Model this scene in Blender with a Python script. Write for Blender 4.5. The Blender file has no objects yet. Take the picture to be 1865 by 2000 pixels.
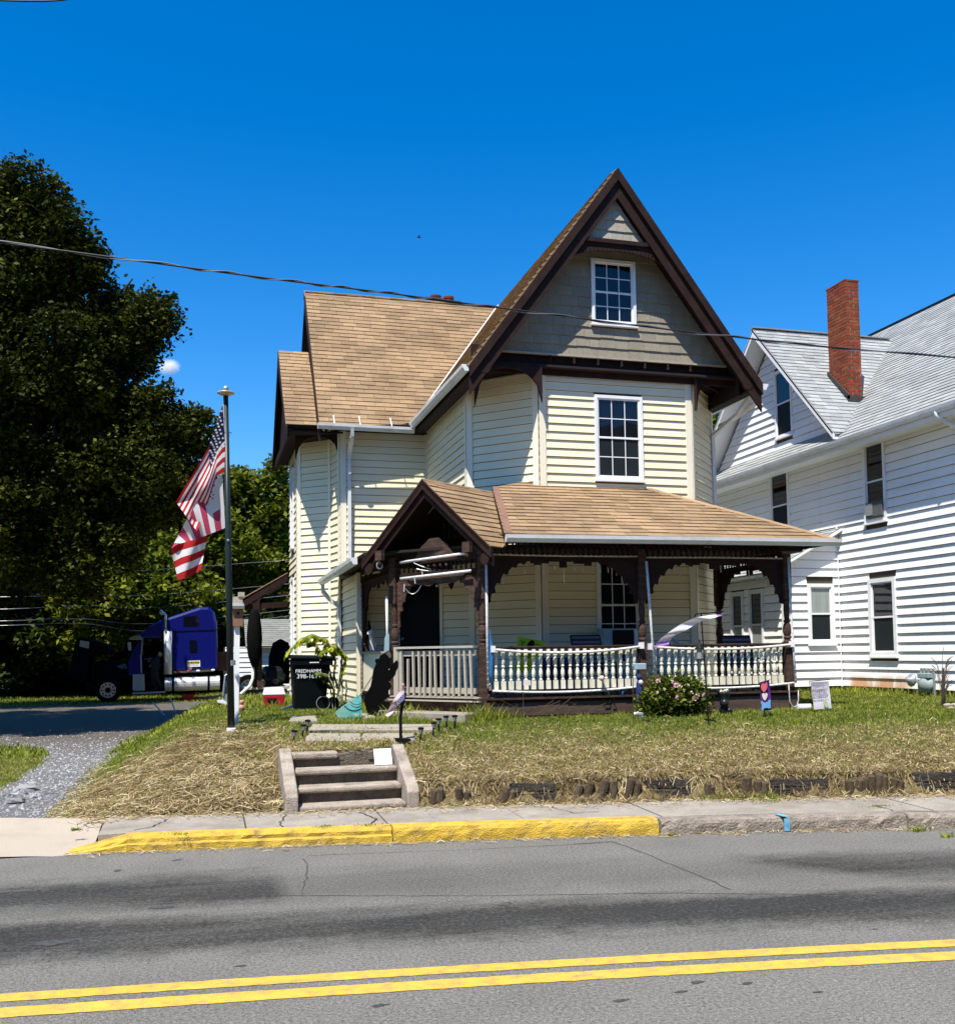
import bpy, math, random
import numpy as np
from mathutils import Vector, Matrix

random.seed(7)
rng = np.random.default_rng(11)
SC = bpy.context.scene
COL = SC.collection

# ---------------------------------------------------------------- camera
YAW, PITCH, ROLL = math.radians(15.464), math.radians(3.233), math.radians(-0.80)
EYE, FPX, CX, CY = Vector((0, 0, 1.95)), 1950.0, 932.5, 1164.9
_f0 = Vector((math.sin(YAW), math.cos(YAW), 0))
_r0 = Vector((math.cos(YAW), -math.sin(YAW), 0))
_u0 = Vector((0, 0, 1))
FW = math.cos(PITCH) * _f0 + math.sin(PITCH) * _u0
_u1 = -math.sin(PITCH) * _f0 + math.cos(PITCH) * _u0
RT = math.cos(ROLL) * _r0 + math.sin(ROLL) * _u1
UP = -math.sin(ROLL) * _r0 + math.cos(ROLL) * _u1
cam = bpy.data.objects.new('camera', bpy.data.cameras.new('camera'))
COL.objects.link(cam)
cam.matrix_world = Matrix(((RT.x, UP.x, -FW.x, EYE.x), (RT.y, UP.y, -FW.y, EYE.y), (RT.z, UP.z, -FW.z, EYE.z), (0, 0, 0, 1)))
cam.data.sensor_fit = 'HORIZONTAL'
cam.data.sensor_width = 36.0
cam.data.lens = 36.0 * FPX / 1865.0
cam.data.shift_y = (CY - 1000.0) / 1865.0
cam.data.clip_start, cam.data.clip_end = 0.1, 3000.0
SC.camera = cam

# ---------------------------------------------------------------- sky, sun, exposure
SUN = Vector((-0.62, -0.74, 1.88)).normalized()
world = bpy.data.worlds.new('World')
SC.world = world
world.use_nodes = True
wn, wl = world.node_tree.nodes, world.node_tree.links
wn.clear()
w_out, w_bg, w_sky = wn.new('ShaderNodeOutputWorld'), wn.new('ShaderNodeBackground'), wn.new('ShaderNodeTexSky')
w_sky.sky_type = 'NISHITA'
w_sky.sun_disc = False
w_sky.sun_elevation = math.asin(SUN.z)
w_sky.sun_rotation = math.atan2(SUN.x, SUN.y)
w_sky.altitude = 200
w_sky.air_density, w_sky.dust_density, w_sky.ozone_density = 1.0, 0.25, 4.0
w_hsv = wn.new('ShaderNodeHueSaturation')
w_hsv.inputs["Saturation"].default_value = 1.42
w_hsv.inputs['Hue'].default_value = 0.504
w_bg.inputs["Strength"].default_value = 0.128
wl.new(w_sky.outputs[0], w_hsv.inputs['Color'])
wl.new(w_hsv.outputs[0], w_bg.inputs['Color'])
wl.new(w_bg.outputs[0], w_out.inputs['Surface'])
sun = bpy.data.objects.new('sun', bpy.data.lights.new('sun', 'SUN'))
COL.objects.link(sun)
sun.data.energy = 5.0
sun.data.angle = math.radians(0.53)
sun.data.color = (1.0, 0.955, 0.88)
sun.rotation_euler = SUN.to_track_quat('Z', 'Y').to_euler()
sun.location = (0, 0, 30)
SC.view_settings.view_transform = 'Standard'
SC.view_settings.look = 'None'
SC.view_settings.exposure = 0.68
SC.view_settings.gamma = 1.0
SC.view_settings.use_curve_mapping = False
SC.render.engine = 'CYCLES'
SC.cycles.max_bounces = 6
SC.cycles.diffuse_bounces = 3
SC.cycles.transparent_max_bounces = 12
SC.cycles.volume_bounces = 8

# ---------------------------------------------------------------- picture point -> place at a known depth
def _ray(px, py):
    return RT * ((px - CX) / FPX) - UP * ((py - CY) / FPX) + FW
def at(px, py, Y):
    d = _ray(px, py)
    return EYE + d * (Y / d.y)
def atx(px, py, X):
    d = _ray(px, py)
    return EYE + d * (X / d.x)
def on(px, py, z):
    d = _ray(px, py)
    return EYE + d * ((z - EYE.z) / d.z)

# ---------------------------------------------------------------- mesh helpers
V = Vector
Z = Vector((0, 0, 1))
class MB:
    def __init__(s):
        s.v, s.f, s.m = [], [], []
    def add(s, vs, fs, mi=0):
        o = len(s.v)
        s.v.extend(tuple(p) for p in vs)
        for f in fs:
            s.f.append(tuple(i + o for i in f)); s.m.append(mi)
        return s
    def hexa(s, p, mi=0):      # 8 corners: bottom ring then top ring
        return s.add(p, [(3, 2, 1, 0), (4, 5, 6, 7), (0, 1, 5, 4), (1, 2, 6, 5), (2, 3, 7, 6), (3, 0, 4, 7)], mi)
    def bb(s, x0, x1, y0, y1, z0, z1, mi=0):
        return s.hexa([(x0, y0, z0), (x1, y0, z0), (x1, y1, z0), (x0, y1, z0), (x0, y0, z1), (x1, y0, z1), (x1, y1, z1), (x0, y1, z1)], mi)
    def obox(s, o, a, b, c, mi=0):     # corner + three edge vectors
        o, a, b, c = V(o), V(a), V(b), V(c)
        return s.hexa([o, o + a, o + a + b, o + b, o + c, o + a + c, o + a + b + c, o + b + c], mi)
    def beam(s, p, q, w, h, up=Z, mi=0):
        p, q = V(p), V(q)
        d = (q - p).normalized()
        a = d.cross(V(up))
        if a.length < 1e-4: a = d.cross(V((1, 0, 0)))
        a.normalize()
        b = a.cross(d).normalized()
        a, b = a * w / 2, b * h / 2
        return s.hexa([p - a - b, p + a - b, p + a + b, p - a + b, q - a - b, q + a - b, q + a + b, q - a + b], mi)
    def tube(s, pts, r, n=6, mi=0, cap=True):
        pts = [V(p) for p in pts]
        k = len(pts)
        rs = r if isinstance(r, (list, tuple)) else [r] * k
        o = len(s.v)
        ref = None
        for i, p in enumerate(pts):
            d = (pts[min(i + 1, k - 1)] - pts[max(i - 1, 0)])
            d = d.normalized() if d.length > 1e-9 else V((0, 0, 1))
            if ref is None:
                ref = d.cross(Z) if abs(d.z) < .95 else d.cross(V((1, 0, 0)))
            a = (ref - d * ref.dot(d)).normalized()
            ref = a
            b = d.cross(a)
            for j in range(n):
                t = 2 * math.pi * j / n
                s.v.append(tuple(p + (a * math.cos(t) + b * math.sin(t)) * rs[i]))
        for i in range(k - 1):
            for j in range(n):
                j2 = (j + 1) % n
                s.f.append((o + i * n + j, o + i * n + j2, o + (i + 1) * n + j2, o + (i + 1) * n + j)); s.m.append(mi)
        if cap:
            s.f.append(tuple(o + j for j in reversed(range(n)))); s.m.append(mi)
            s.f.append(tuple(o + (k - 1) * n + j for j in range(n))); s.m.append(mi)
        return s
    def lathe(s, prof, base, n=10, mi=0, axis=Z):
        base = V(base)
        ax = V(axis).normalized()
        return s.tube([base + ax * z for r, z in prof], [max(r, .0005) for r, z in prof], n, mi)
    def prism(s, poly, vec, mi=0):
        n = len(poly)
        vec = V(vec)
        vs = [V(p) for p in poly] + [V(p) + vec for p in poly]
        fs = [tuple(reversed(range(n))), tuple(range(n, 2 * n))]
        fs += [(i, (i + 1) % n, n + (i + 1) % n, n + i) for i in range(n)]
        return s.add(vs, fs, mi)
    def quad(s, a, b, c, d, mi=0):
        return s.add([a, b, c, d], [(0, 1, 2, 3)], mi)
    def ball(s, c, r, nu=8, nv=5, mi=0, sc=(1, 1, 1)):
        c = V(c); vs, fs = [], []
        for i in range(nv + 1):
            t = math.pi * i / nv
            for j in range(nu):
                p = 2 * math.pi * j / nu
                vs.append(c + V((math.sin(t) * math.cos(p) * sc[0], math.sin(t) * math.sin(p) * sc[1], math.cos(t) * sc[2])) * r)
        for i in range(nv):
            for j in range(nu):
                fs.append((i * nu + j, (i + 1) * nu + j, (i + 1) * nu + (j + 1) % nu, i * nu + (j + 1) % nu))
        return s.add(vs, fs, mi)

def org(o):
    return V(o['_o']) if o is not None and '_o' in o else V((0, 0, 0))
def link(ob, parent):
    COL.objects.link(ob)
    if parent is not None:
        ob.parent = parent
    return ob
def obj(name, mb, mats, parent=None, smooth=False, bevel=0.0, **props):
    me = bpy.data.meshes.new(name)
    o = org(parent)
    vs = mb.v if o.length == 0 else [(a - o.x, b - o.y, c - o.z) for a, b, c in mb.v]
    me.from_pydata(vs, [], mb.f)
    mats = mats if isinstance(mats, (list, tuple)) else [mats]
    for m in mats: me.materials.append(m)
    if len(mats) > 1: me.polygons.foreach_set('material_index', mb.m)
    if smooth: me.polygons.foreach_set('use_smooth', [True] * len(me.polygons))
    me.update()
    ob = bpy.data.objects.new(name, me)
    link(ob, parent)
    ob['_o'] = tuple(o)
    if bevel:
        b = ob.modifiers.new('bevel', 'BEVEL'); b.width = bevel; b.segments = 2; b.limit_method = 'ANGLE'; b.angle_limit = math.radians(40)
    for k, v in props.items(): ob[k] = v
    return ob
def thing(name, label, cat, loc=(0, 0, 0), group=None):
    o = bpy.data.objects.new(name, None)
    COL.objects.link(o)
    o.empty_display_size = .2
    o.location = loc
    o['_o'] = tuple(loc)
    o['label'], o['category'] = label, cat
    if group: o['group'] = group
    return o
def tag(o, label, cat, group=None):
    o['label'], o['category'] = label, cat
    if group: o['group'] = group
    return o
def struct(name, mb, mats, **k):
    return obj(name, mb, mats, None, kind='structure', **k)
def copy_tree(o, parent=None, delta=V((0, 0, 0))):
    c = o.copy(); COL.objects.link(c); c.parent = parent
    if parent is None: c.location = o.location + delta
    for ch in o.children: copy_tree(ch, c)
    return c
def fast_mesh(name, verts, nper, mats, parent=None, var=None, **props):
    """many equal polygons of nper corners: verts is (N, nper, 3)"""
    N = verts.shape[0]
    me = bpy.data.meshes.new(name)
    vv = verts.reshape(-1, 3) - np.array(org(parent))
    me.vertices.add(N * nper)
    me.vertices.foreach_set('co', vv.astype(np.float32).ravel())
    me.loops.add(N * nper)
    me.loops.foreach_set('vertex_index', np.arange(N * nper, dtype=np.int32))
    me.polygons.add(N)
    me.polygons.foreach_set('loop_start', np.arange(0, N * nper, nper, dtype=np.int32))
    me.update(calc_edges=True)
    mats = mats if isinstance(mats, (list, tuple)) else [mats]
    for m in mats: me.materials.append(m)
    if var is not None:
        a = me.attributes.new('var', 'FLOAT', 'FACE')
        a.data.foreach_set('value', np.asarray(var, dtype=np.float32))
    me.validate()
    ob = bpy.data.objects.new(name, me)
    link(ob, parent)
    ob['_o'] = tuple(org(parent))
    for k, v in props.items(): ob[k] = v
    return ob

# ---------------------------------------------------------------- materials
def lerp3(c, k): return tuple(max(0, min(1, x * k)) for x in c)
def mat(name, col, rough=.7, var=.12, scale=3.0, stretch=(1, 1, 1), bump=0.0, bscale=40.0, spec=.3, metal=0.0,
        obvar=0.0, dirt=None, dirt_amt=.35, dirt_scale=1.5, transl=0.0, hue=0.0, fine=0.0, fscale=120.0, coat=0.0):
    """Principled colour with two noises in world space, a per-piece shift (object random + face attribute) and optional dirt"""
    m = bpy.data.materials.new(name)
    m.use_nodes = True
    nt = m.node_tree; n, l = nt.nodes, nt.links
    b = n['Principled BSDF']
    geo = n.new('ShaderNodeNewGeometry')
    mp = n.new('ShaderNodeMapping'); mp.inputs['Scale'].default_value = stretch
    l.new(geo.outputs['Position'], mp.inputs['Vector'])
    nz = n.new('ShaderNodeTexNoise'); nz.inputs['Scale'].default_value = scale; nz.inputs['Detail'].default_value = 5
    nz.inputs['Roughness'].default_value = .62
    l.new(mp.outputs[0], nz.inputs['Vector'])
    val = n.new('ShaderNodeMapRange')
    val.inputs['From Min'].default_value, val.inputs['From Max'].default_value = .3, .7
    val.inputs['To Min'].default_value, val.inputs['To Max'].default_value = 1 - var, 1 + var
    l.new(nz.outputs['Fac'], val.inputs['Value'])
    cur = val.outputs[0]
    if fine:
        nf = n.new('ShaderNodeTexNoise'); nf.inputs['Scale'].default_value = fscale; nf.inputs['Detail'].default_value = 2
        l.new(mp.outputs[0], nf.inputs['Vector'])
        mf = n.new('ShaderNodeMapRange')
        mf.inputs['From Min'].default_value, mf.inputs['From Max'].default_value = .3, .7
        mf.inputs['To Min'].default_value, mf.inputs['To Max'].default_value = 1 - fine, 1 + fine
        l.new(nf.outputs['Fac'], mf.inputs['Value'])
        mu = n.new('ShaderNodeMath'); mu.operation = 'MULTIPLY'
        l.new(cur, mu.inputs[0]); l.new(mf.outputs[0], mu.inputs[1]); cur = mu.outputs[0]
    hs = n.new('ShaderNodeHueSaturation'); hs.inputs['Color'].default_value = (*col, 1)
    if obvar or hue:
        oi = n.new('ShaderNodeObjectInfo'); av = n.new('ShaderNodeAttribute'); av.attribute_name = 'var'
        sm = n.new('ShaderNodeMath'); sm.operation = 'ADD'
        l.new(oi.outputs['Random'], sm.inputs[0]); l.new(av.outputs['Fac'], sm.inputs[1])
        fr = n.new('ShaderNodeMath'); fr.operation = 'FRACT'; l.new(sm.outputs[0], fr.inputs[0])
        mr = n.new('ShaderNodeMapRange'); mr.inputs['To Min'].default_value, mr.inputs['To Max'].default_value = 1 - obvar, 1 + obvar
        l.new(fr.outputs[0], mr.inputs['Value'])
        mu = n.new('ShaderNodeMath'); mu.operation = 'MULTIPLY'
        l.new(cur, mu.inputs[0]); l.new(mr.outputs[0], mu.inputs[1]); cur = mu.outputs[0]
        if hue:
            f2 = n.new('ShaderNodeMath'); f2.operation = 'MULTIPLY'; f2.inputs[1].default_value = 7.31; l.new(fr.outputs[0], f2.inputs[0])
            f3 = n.new('ShaderNodeMath'); f3.operation = 'FRACT'; l.new(f2.outputs[0], f3.inputs[0])
            hr = n.new('ShaderNodeMapRange'); hr.inputs['To Min'].default_value, hr.inputs['To Max'].default_value = .5 - hue, .5 + hue
            l.new(f3.outputs[0], hr.inputs['Value']); l.new(hr.outputs[0], hs.inputs['Hue'])
    l.new(cur, hs.inputs['Value'])
    colo = hs.outputs[0]
    if dirt is not None:
        nd = n.new('ShaderNodeTexNoise'); nd.inputs['Scale'].default_value = dirt_scale; nd.inputs['Detail'].default_value = 6
        nd.inputs['Roughness'].default_value = .7
        l.new(mp.outputs[0], nd.inputs['Vector'])
        rd = n.new('ShaderNodeMapRange'); rd.inputs['From Min'].default_value, rd.inputs['From Max'].default_value = .48, .72
        rd.inputs['To Max'].default_value = dirt_amt
        l.new(nd.outputs['Fac'], rd.inputs['Value'])
        mx = n.new('ShaderNodeMix'); mx.data_type = 'RGBA'
        l.new(rd.outputs[0], mx.inputs['Factor']); l.new(colo, mx.inputs['A']); mx.inputs['B'].default_value = (*dirt, 1)
        colo = mx.outputs['Result']
    l.new(colo, b.inputs['Base Color'])
    b.inputs['Roughness'].default_value = rough
    b.inputs['Specular IOR Level'].default_value = spec
    b.inputs['Metallic'].default_value = metal
    if coat:
        b.inputs['Coat Weight'].default_value = coat; b.inputs['Coat Roughness'].default_value = .08
    if bump:
        nb = n.new('ShaderNodeTexNoise'); nb.inputs['Scale'].default_value = bscale; nb.inputs['Detail'].default_value = 4
        l.new(mp.outputs[0], nb.inputs['Vector'])
        bp = n.new('ShaderNodeBump'); bp.inputs['Strength'].default_value = bump; bp.inputs['Distance'].default_value = .02
        l.new(nb.outputs['Fac'], bp.inputs['Height']); l.new(bp.outputs[0], b.inputs['Normal'])
    if transl:
        out = n['Material Output']
        tr = n.new('ShaderNodeBsdfTranslucent'); l.new(colo, tr.inputs['Color'])
        ms = n.new('ShaderNodeMixShader'); ms.inputs[0].default_value = transl
        l.new(b.outputs[0], ms.inputs[1]); l.new(tr.outputs[0], ms.inputs[2]); l.new(ms.outputs[0], out.inputs['Surface'])
    return m

M = {}
M['cream'] = mat('cream_vinyl', (.82, .73, .50), .5, .05, .8, (1, 1, 3), obvar=.025, dirt=(.50, .44, .32), dirt_amt=.16, dirt_scale=.9, fine=.02)
M['cream_trim'] = mat('cream_trim', (.82, .75, .57), .5, .05, 1.5)
M['sheath'] = mat('wall_sheathing', (.07, .06, .045), .9, .1, spec=.05)  # dark colour carries the shade in the gaps between lap boards
M['brown'] = mat('dark_brown_paint', (.026, .0125, .0095), .65, .25, 6, spec=.12, bump=.15, bscale=30, dirt=(.055, .032, .025), dirt_amt=.35, dirt_scale=4)
M['brown_pale'] = mat('brown_weathered_wood', (.062, .036, .027), .8, spec=.1, var=.25, scale=5, stretch=(1, 1, 4), bump=.3, bscale=30, dirt=(.16, .115, .09), dirt_amt=.45, dirt_scale=5)  # paler brown wood for posts, rails and entry brackets
M['skirt'] = mat('brown_skirt_board', (.075, .048, .036), .7, .22, 3, (.5, 1, 6), bump=.2, bscale=25, dirt=(.14, .10, .075), dirt_amt=.5, dirt_scale=2)
M['deck'] = mat('deck_boards', (.09, .065, .05), .8, .2, 4)
M['shingle'] = mat('tan_asphalt_shingle', (.305, .205, .115), .95, .16, .9, obvar=.18, bump=.5, bscale=160, spec=.1, fine=.22, fscale=140, dirt=(.13, .09, .06), dirt_amt=.5, dirt_scale=.8)
M['underlay'] = mat('roof_deck', (.025, .017, .012), .95, .1, spec=.05)
M['copper'] = mat('brown_valley_metal', (.22, .12, .085), .5, .12, 4)
M['white'] = mat('white_trim', (.80, .80, .79), .45, .04, 3, dirt=(.55, .53, .48), dirt_amt=.2, dirt_scale=4)
M['gutter'] = mat('white_gutter', (.72, .73, .72), .35, .07, 3, (1, 1, 1), dirt=(.35, .33, .28), dirt_amt=.45, dirt_scale=2.5)
M['shake'] = mat('olive_shake', (.262, .228, .165), .75, .08, 3, (1, 1, .3), obvar=.09, bump=.35, bscale=60, fine=.1, fscale=60)
M['peak_shake'] = mat('beige_shake', (.36, .315, .24), .7, .08, 3, (1, 1, .3), obvar=.08, bump=.35, bscale=60, fine=.1, fscale=60)
M['black'] = mat('black', (.007, .007, .007), .6, .1, spec=.15)
M['rail'] = mat('grey_weathered_rail', (.42, .38, .30), .8, .15, 6, (1, 1, .5), bump=.3, bscale=40, dirt=(.18, .15, .11), dirt_amt=.5, dirt_scale=6)
M['baluster'] = mat('cream_baluster', (.76, .71, .55), .5, .06, 6, dirt=(.40, .34, .24), dirt_amt=.3, dirt_scale=9)
M['wsiding'] = mat('white_aluminium_siding', (.86, .855, .83), .42, .04, .7, (1, .6, 3), obvar=.02, dirt=(.52, .50, .46), dirt_amt=.28, dirt_scale=.8)
M['gshingle'] = mat('grey_asphalt_shingle', (.335, .345, .335), .95, .12, 1.0, obvar=.16, bump=.5, bscale=160, spec=.1, fine=.2, fscale=140, dirt=(.22, .23, .21), dirt_amt=.4, dirt_scale=1)
M['brick'] = mat('red_brick', (.215, .050, .019), .9, .2, 5, obvar=.28, hue=.012, bump=.4, bscale=60, fine=.15)
M['mortar'] = mat('mortar', (.50, .38, .28), .95, .15, 8, bump=.3)
M['found'] = mat('dark_foundation', (.045, .04, .036), .9, .3, 3, bump=.4)
M['metal'] = mat('galvanised', (.42, .44, .44), .4, .12, 10, metal=.6)

def glass(name, col, rough=.02, spec=.5):
    m = bpy.data.materials.new(name); m.use_nodes = True
    nt = m.node_tree; b = nt.nodes['Principled BSDF']
    nz = nt.nodes.new('ShaderNodeTexNoise'); nz.inputs['Scale'].default_value = 1.3
    cr = nt.nodes.new('ShaderNodeMix'); cr.data_type = 'RGBA'
    cr.inputs['A'].default_value = (*col, 1); cr.inputs['B'].default_value = (*lerp3(col, .4), 1)
    nt.links.new(nz.outputs['Fac'], cr.inputs['Factor'])
    nt.links.new(cr.outputs['Result'], b.inputs['Base Color'])
    bp = nt.nodes.new('ShaderNodeBump'); bp.inputs['Strength'].default_value = .03
    nt.links.new(nz.outputs['Fac'], bp.inputs['Height']); nt.links.new(bp.outputs[0], b.inputs['Normal'])
    b.inputs['Roughness'].default_value = rough
    b.inputs['Specular IOR Level'].default_value = spec
    return m
M['glass'] = glass('window_glass', (.006, .007, .014))
M['screen'] = mat('insect_screen', (.014, .019, .021), .6, .1, 2, spec=.12)
M['curtain'] = mat('curtained_glass', (.26, .29, .27), .25, .15, 3, (4, 4, .4), spec=.4)
# ================================================================ terrain
def sst(a, b, x):
    t = np.clip((x - a) / (b - a), 0, 1)
    return t * t * (3 - 2 * t)
def ykerb(X):
    X = np.asarray(X, float)
    Xc = np.clip(X, -6, 11)
    y = 10.60 - .150 * Xc - .0053 * Xc ** 2
    return y + (X - Xc) * (-.150 - .0106 * Xc)
XB_Y = np.array([11, 12.4, 17.2, 22.5, 26.5, 29.5, 34, 60])
XB_X = np.array([-1.62, -1.76, -1.80, -1.62, -.95, .1, 3.0, 12])
def xb(Y): return np.interp(Y, XB_Y, XB_X)      # right-hand edge of the gravel drive
def wob(X, Y, s=1.0):
    return (np.sin(X * 2.1 * s + 1.3 * np.sin(Y * 1.7 * s)) + np.sin(Y * 2.7 * s + 1.1 * np.sin(X * 1.3 * s + 2)) + .6 * np.sin(X * 5.3 * s + Y * 4.1 * s)) / 2.6
def zg(X, Y):
    X, Y = np.asarray(X, float), np.asarray(Y, float)
    v = Y - ykerb(X)
    base = .11 + .17 * sst(14, 40, Y) + .03 * np.clip(Y - 45, 0, 200)
    base = np.where(v < 3, base - .02 * (1 - sst(0, 3, v)), base)
    top_r = np.interp(v, [1.0, 1.22, 1.30, 2.0, 3.3, 4.9, 8], [.17, .20, .44, .585, .80, .925, .955])
    top_l = np.interp(v, [1.0, 1.15, 1.7, 2.6, 3.6, 5, 8], [.17, .22, .42, .66, .80, .88, .92])
    k = sst(1.3, 1.6, X)
    top = top_l * (1 - k) + top_r * k
    st_ = (X > .97) & (X < 2.40)
    top = np.where(st_, np.where(Y < 12.42, -.05, np.interp(v, [2.0, 3.3, 4.9, 8], [.765, .82, .925, .955])), top)
    top = top + .06 * sst(10.5, 13, X) * sst(3, 5, v)
    top = top * (1 - .65 * sst(26, 36, Y)) + base * .65 * sst(26, 36, Y)
    m = sst(.0, 1.95, X - xb(Y))
    z = base * (1 - m) + top * m
    return z + .012 * wob(X, Y) * sst(1.3, 2.2, v)
def g(x, y): return float(zg(x, y))
def gp(x, y, dz=0.0): return V((x, y, g(x, y) + dz))

def nonuni(a, b, fa, fb, d, grow=1.25):
    xs = list(np.arange(fa, fb + 1e-6, d)); s = d
    while xs[-1] < b: s *= grow; xs.append(xs[-1] + s)
    s = d
    while xs[0] > a: s *= grow; xs.insert(0, xs[0] - s)
    return np.array(xs)
def grid_obj(name, xs, ys, zf, m, **k):
    X, Y = np.meshgrid(xs, ys)
    Zz = zf(X, Y)
    vs = np.stack([X, Y, Zz], -1).reshape(-1, 3)
    nx, ny = len(xs), len(ys)
    mb = MB(); mb.v = [tuple(p) for p in vs.tolist()]
    mb.f = [(j * nx + i, j * nx + i + 1, (j + 1) * nx + i + 1, (j + 1) * nx + i) for j in range(ny - 1) for i in range(nx - 1)]
    mb.m = [0] * len(mb.f)
    return struct(name, mb, m, **k)

def nodes_of(m):
    nt = m.node_tree
    return nt.nodes, nt.links
def mk(n, t, **kw):
    x = n.new(t)
    for k, v in kw.items(): setattr(x, k, v)
    return x
def noise(n, l, src, scale, detail=4, rough=.6):
    x = n.new('ShaderNodeTexNoise'); x.inputs['Scale'].default_value = scale; x.inputs['Detail'].default_value = detail; x.inputs['Roughness'].default_value = rough
    if src is not None: l.new(src, x.inputs['Vector'])
    return x.outputs['Fac']
def mrange(n, l, src, a, b, c=0.0, d=1.0):
    x = n.new('ShaderNodeMapRange')
    for i, v in zip(('From Min', 'From Max', 'To Min', 'To Max'), (a, b, c, d)): x.inputs[i].default_value = v
    l.new(src, x.inputs['Value']); return x.outputs[0]
def mixc(n, l, fac, a, b):
    x = n.new('ShaderNodeMix'); x.data_type = 'RGBA'
    if isinstance(fac, (int, float)): x.inputs['Factor'].default_value = fac
    else: l.new(fac, x.inputs['Factor'])
    for s, c in (('A', a), ('B', b)):
        if isinstance(c, tuple): x.inputs[s].default_value = (*c, 1)
        else: l.new(c, x.inputs[s])
    return x.outputs['Result']
def math2(n, l, op, a, b):
    x = n.new('ShaderNodeMath'); x.operation = op
    for i, c in enumerate((a, b)):
        if isinstance(c, (int, float)): x.inputs[i].default_value = c
        else: l.new(c, x.inputs[i])
    return x.outputs[0]

# soil under the grass: dry thatch where the attribute 'dry' is high
def soil_mat():
    m = bpy.data.materials.new('turf_soil'); m.use_nodes = True
    n, l = nodes_of(m); b = n['Principled BSDF']
    geo = n.new('ShaderNodeNewGeometry'); P = geo.outputs['Position']
    a = n.new('ShaderNodeAttribute'); a.attribute_name = 'dry'
    f = mrange(n, l, noise(n, l, P, 30, 4), .3, .7)
    gr = mixc(n, l, f, (.035, .052, .008), (.085, .110, .020))
    dr = mixc(n, l, f, (.10, .072, .034), (.26, .195, .10))
    l.new(mixc(n, l, a.outputs['Fac'], gr, dr), b.inputs['Base Color'])
    b.inputs['Roughness'].default_value = .95; b.inputs['Specular IOR Level'].default_value = .1
    bp = n.new('ShaderNodeBump'); bp.inputs['Strength'].default_value = .8; bp.inputs['Distance'].default_value = .03
    l.new(noise(n, l, P, 60, 4), bp.inputs['Height']); l.new(bp.outputs[0], b.inputs['Normal'])
    return m
def dryness(X, Y):
    v = Y - ykerb(X)
    w = wob(X * 1.1 + 3, Y * 1.3) * .55 + wob(X * 2.7, Y * 2.9 + 1) * .35
    right = np.interp(v + w * 1.3, [1.0, 2.4, 3.4, 4.3], [.88, .74, .3, .04])
    left = np.interp(v + w * 1.2, [1.0, 3.6, 5.0, 6.2], [.95, .85, .3, .06])
    k = sst(.6, 1.6, X)
    d = left * (1 - k) + right * k
    d = np.where(X < xb(Y) + .3, np.maximum(.35, d * .6), d)
    d = np.where(Y > 20, .12 + .1 * w, d)
    return np.clip(d + .25 * w * (d > .1), 0, 1)
M['soil'] = soil_mat()
xs = nonuni(-140, 160, -7, 18, .16)
ysl = nonuni(5, 260, 10, 30, .14)
def ground_z(X, Y):
    v = Y - ykerb(X)
    return np.where(v < 1.02, -.12, zg(X, Y))
gro = grid_obj('ground', xs, ysl, ground_z, M['soil'])
Xg, Yg_ = np.meshgrid(xs, ysl)
att = gro.data.attributes.new('dry', 'FLOAT', 'POINT')
att.data.foreach_set('value', dryness(Xg, Yg_).astype(np.float32).ravel())

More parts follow.
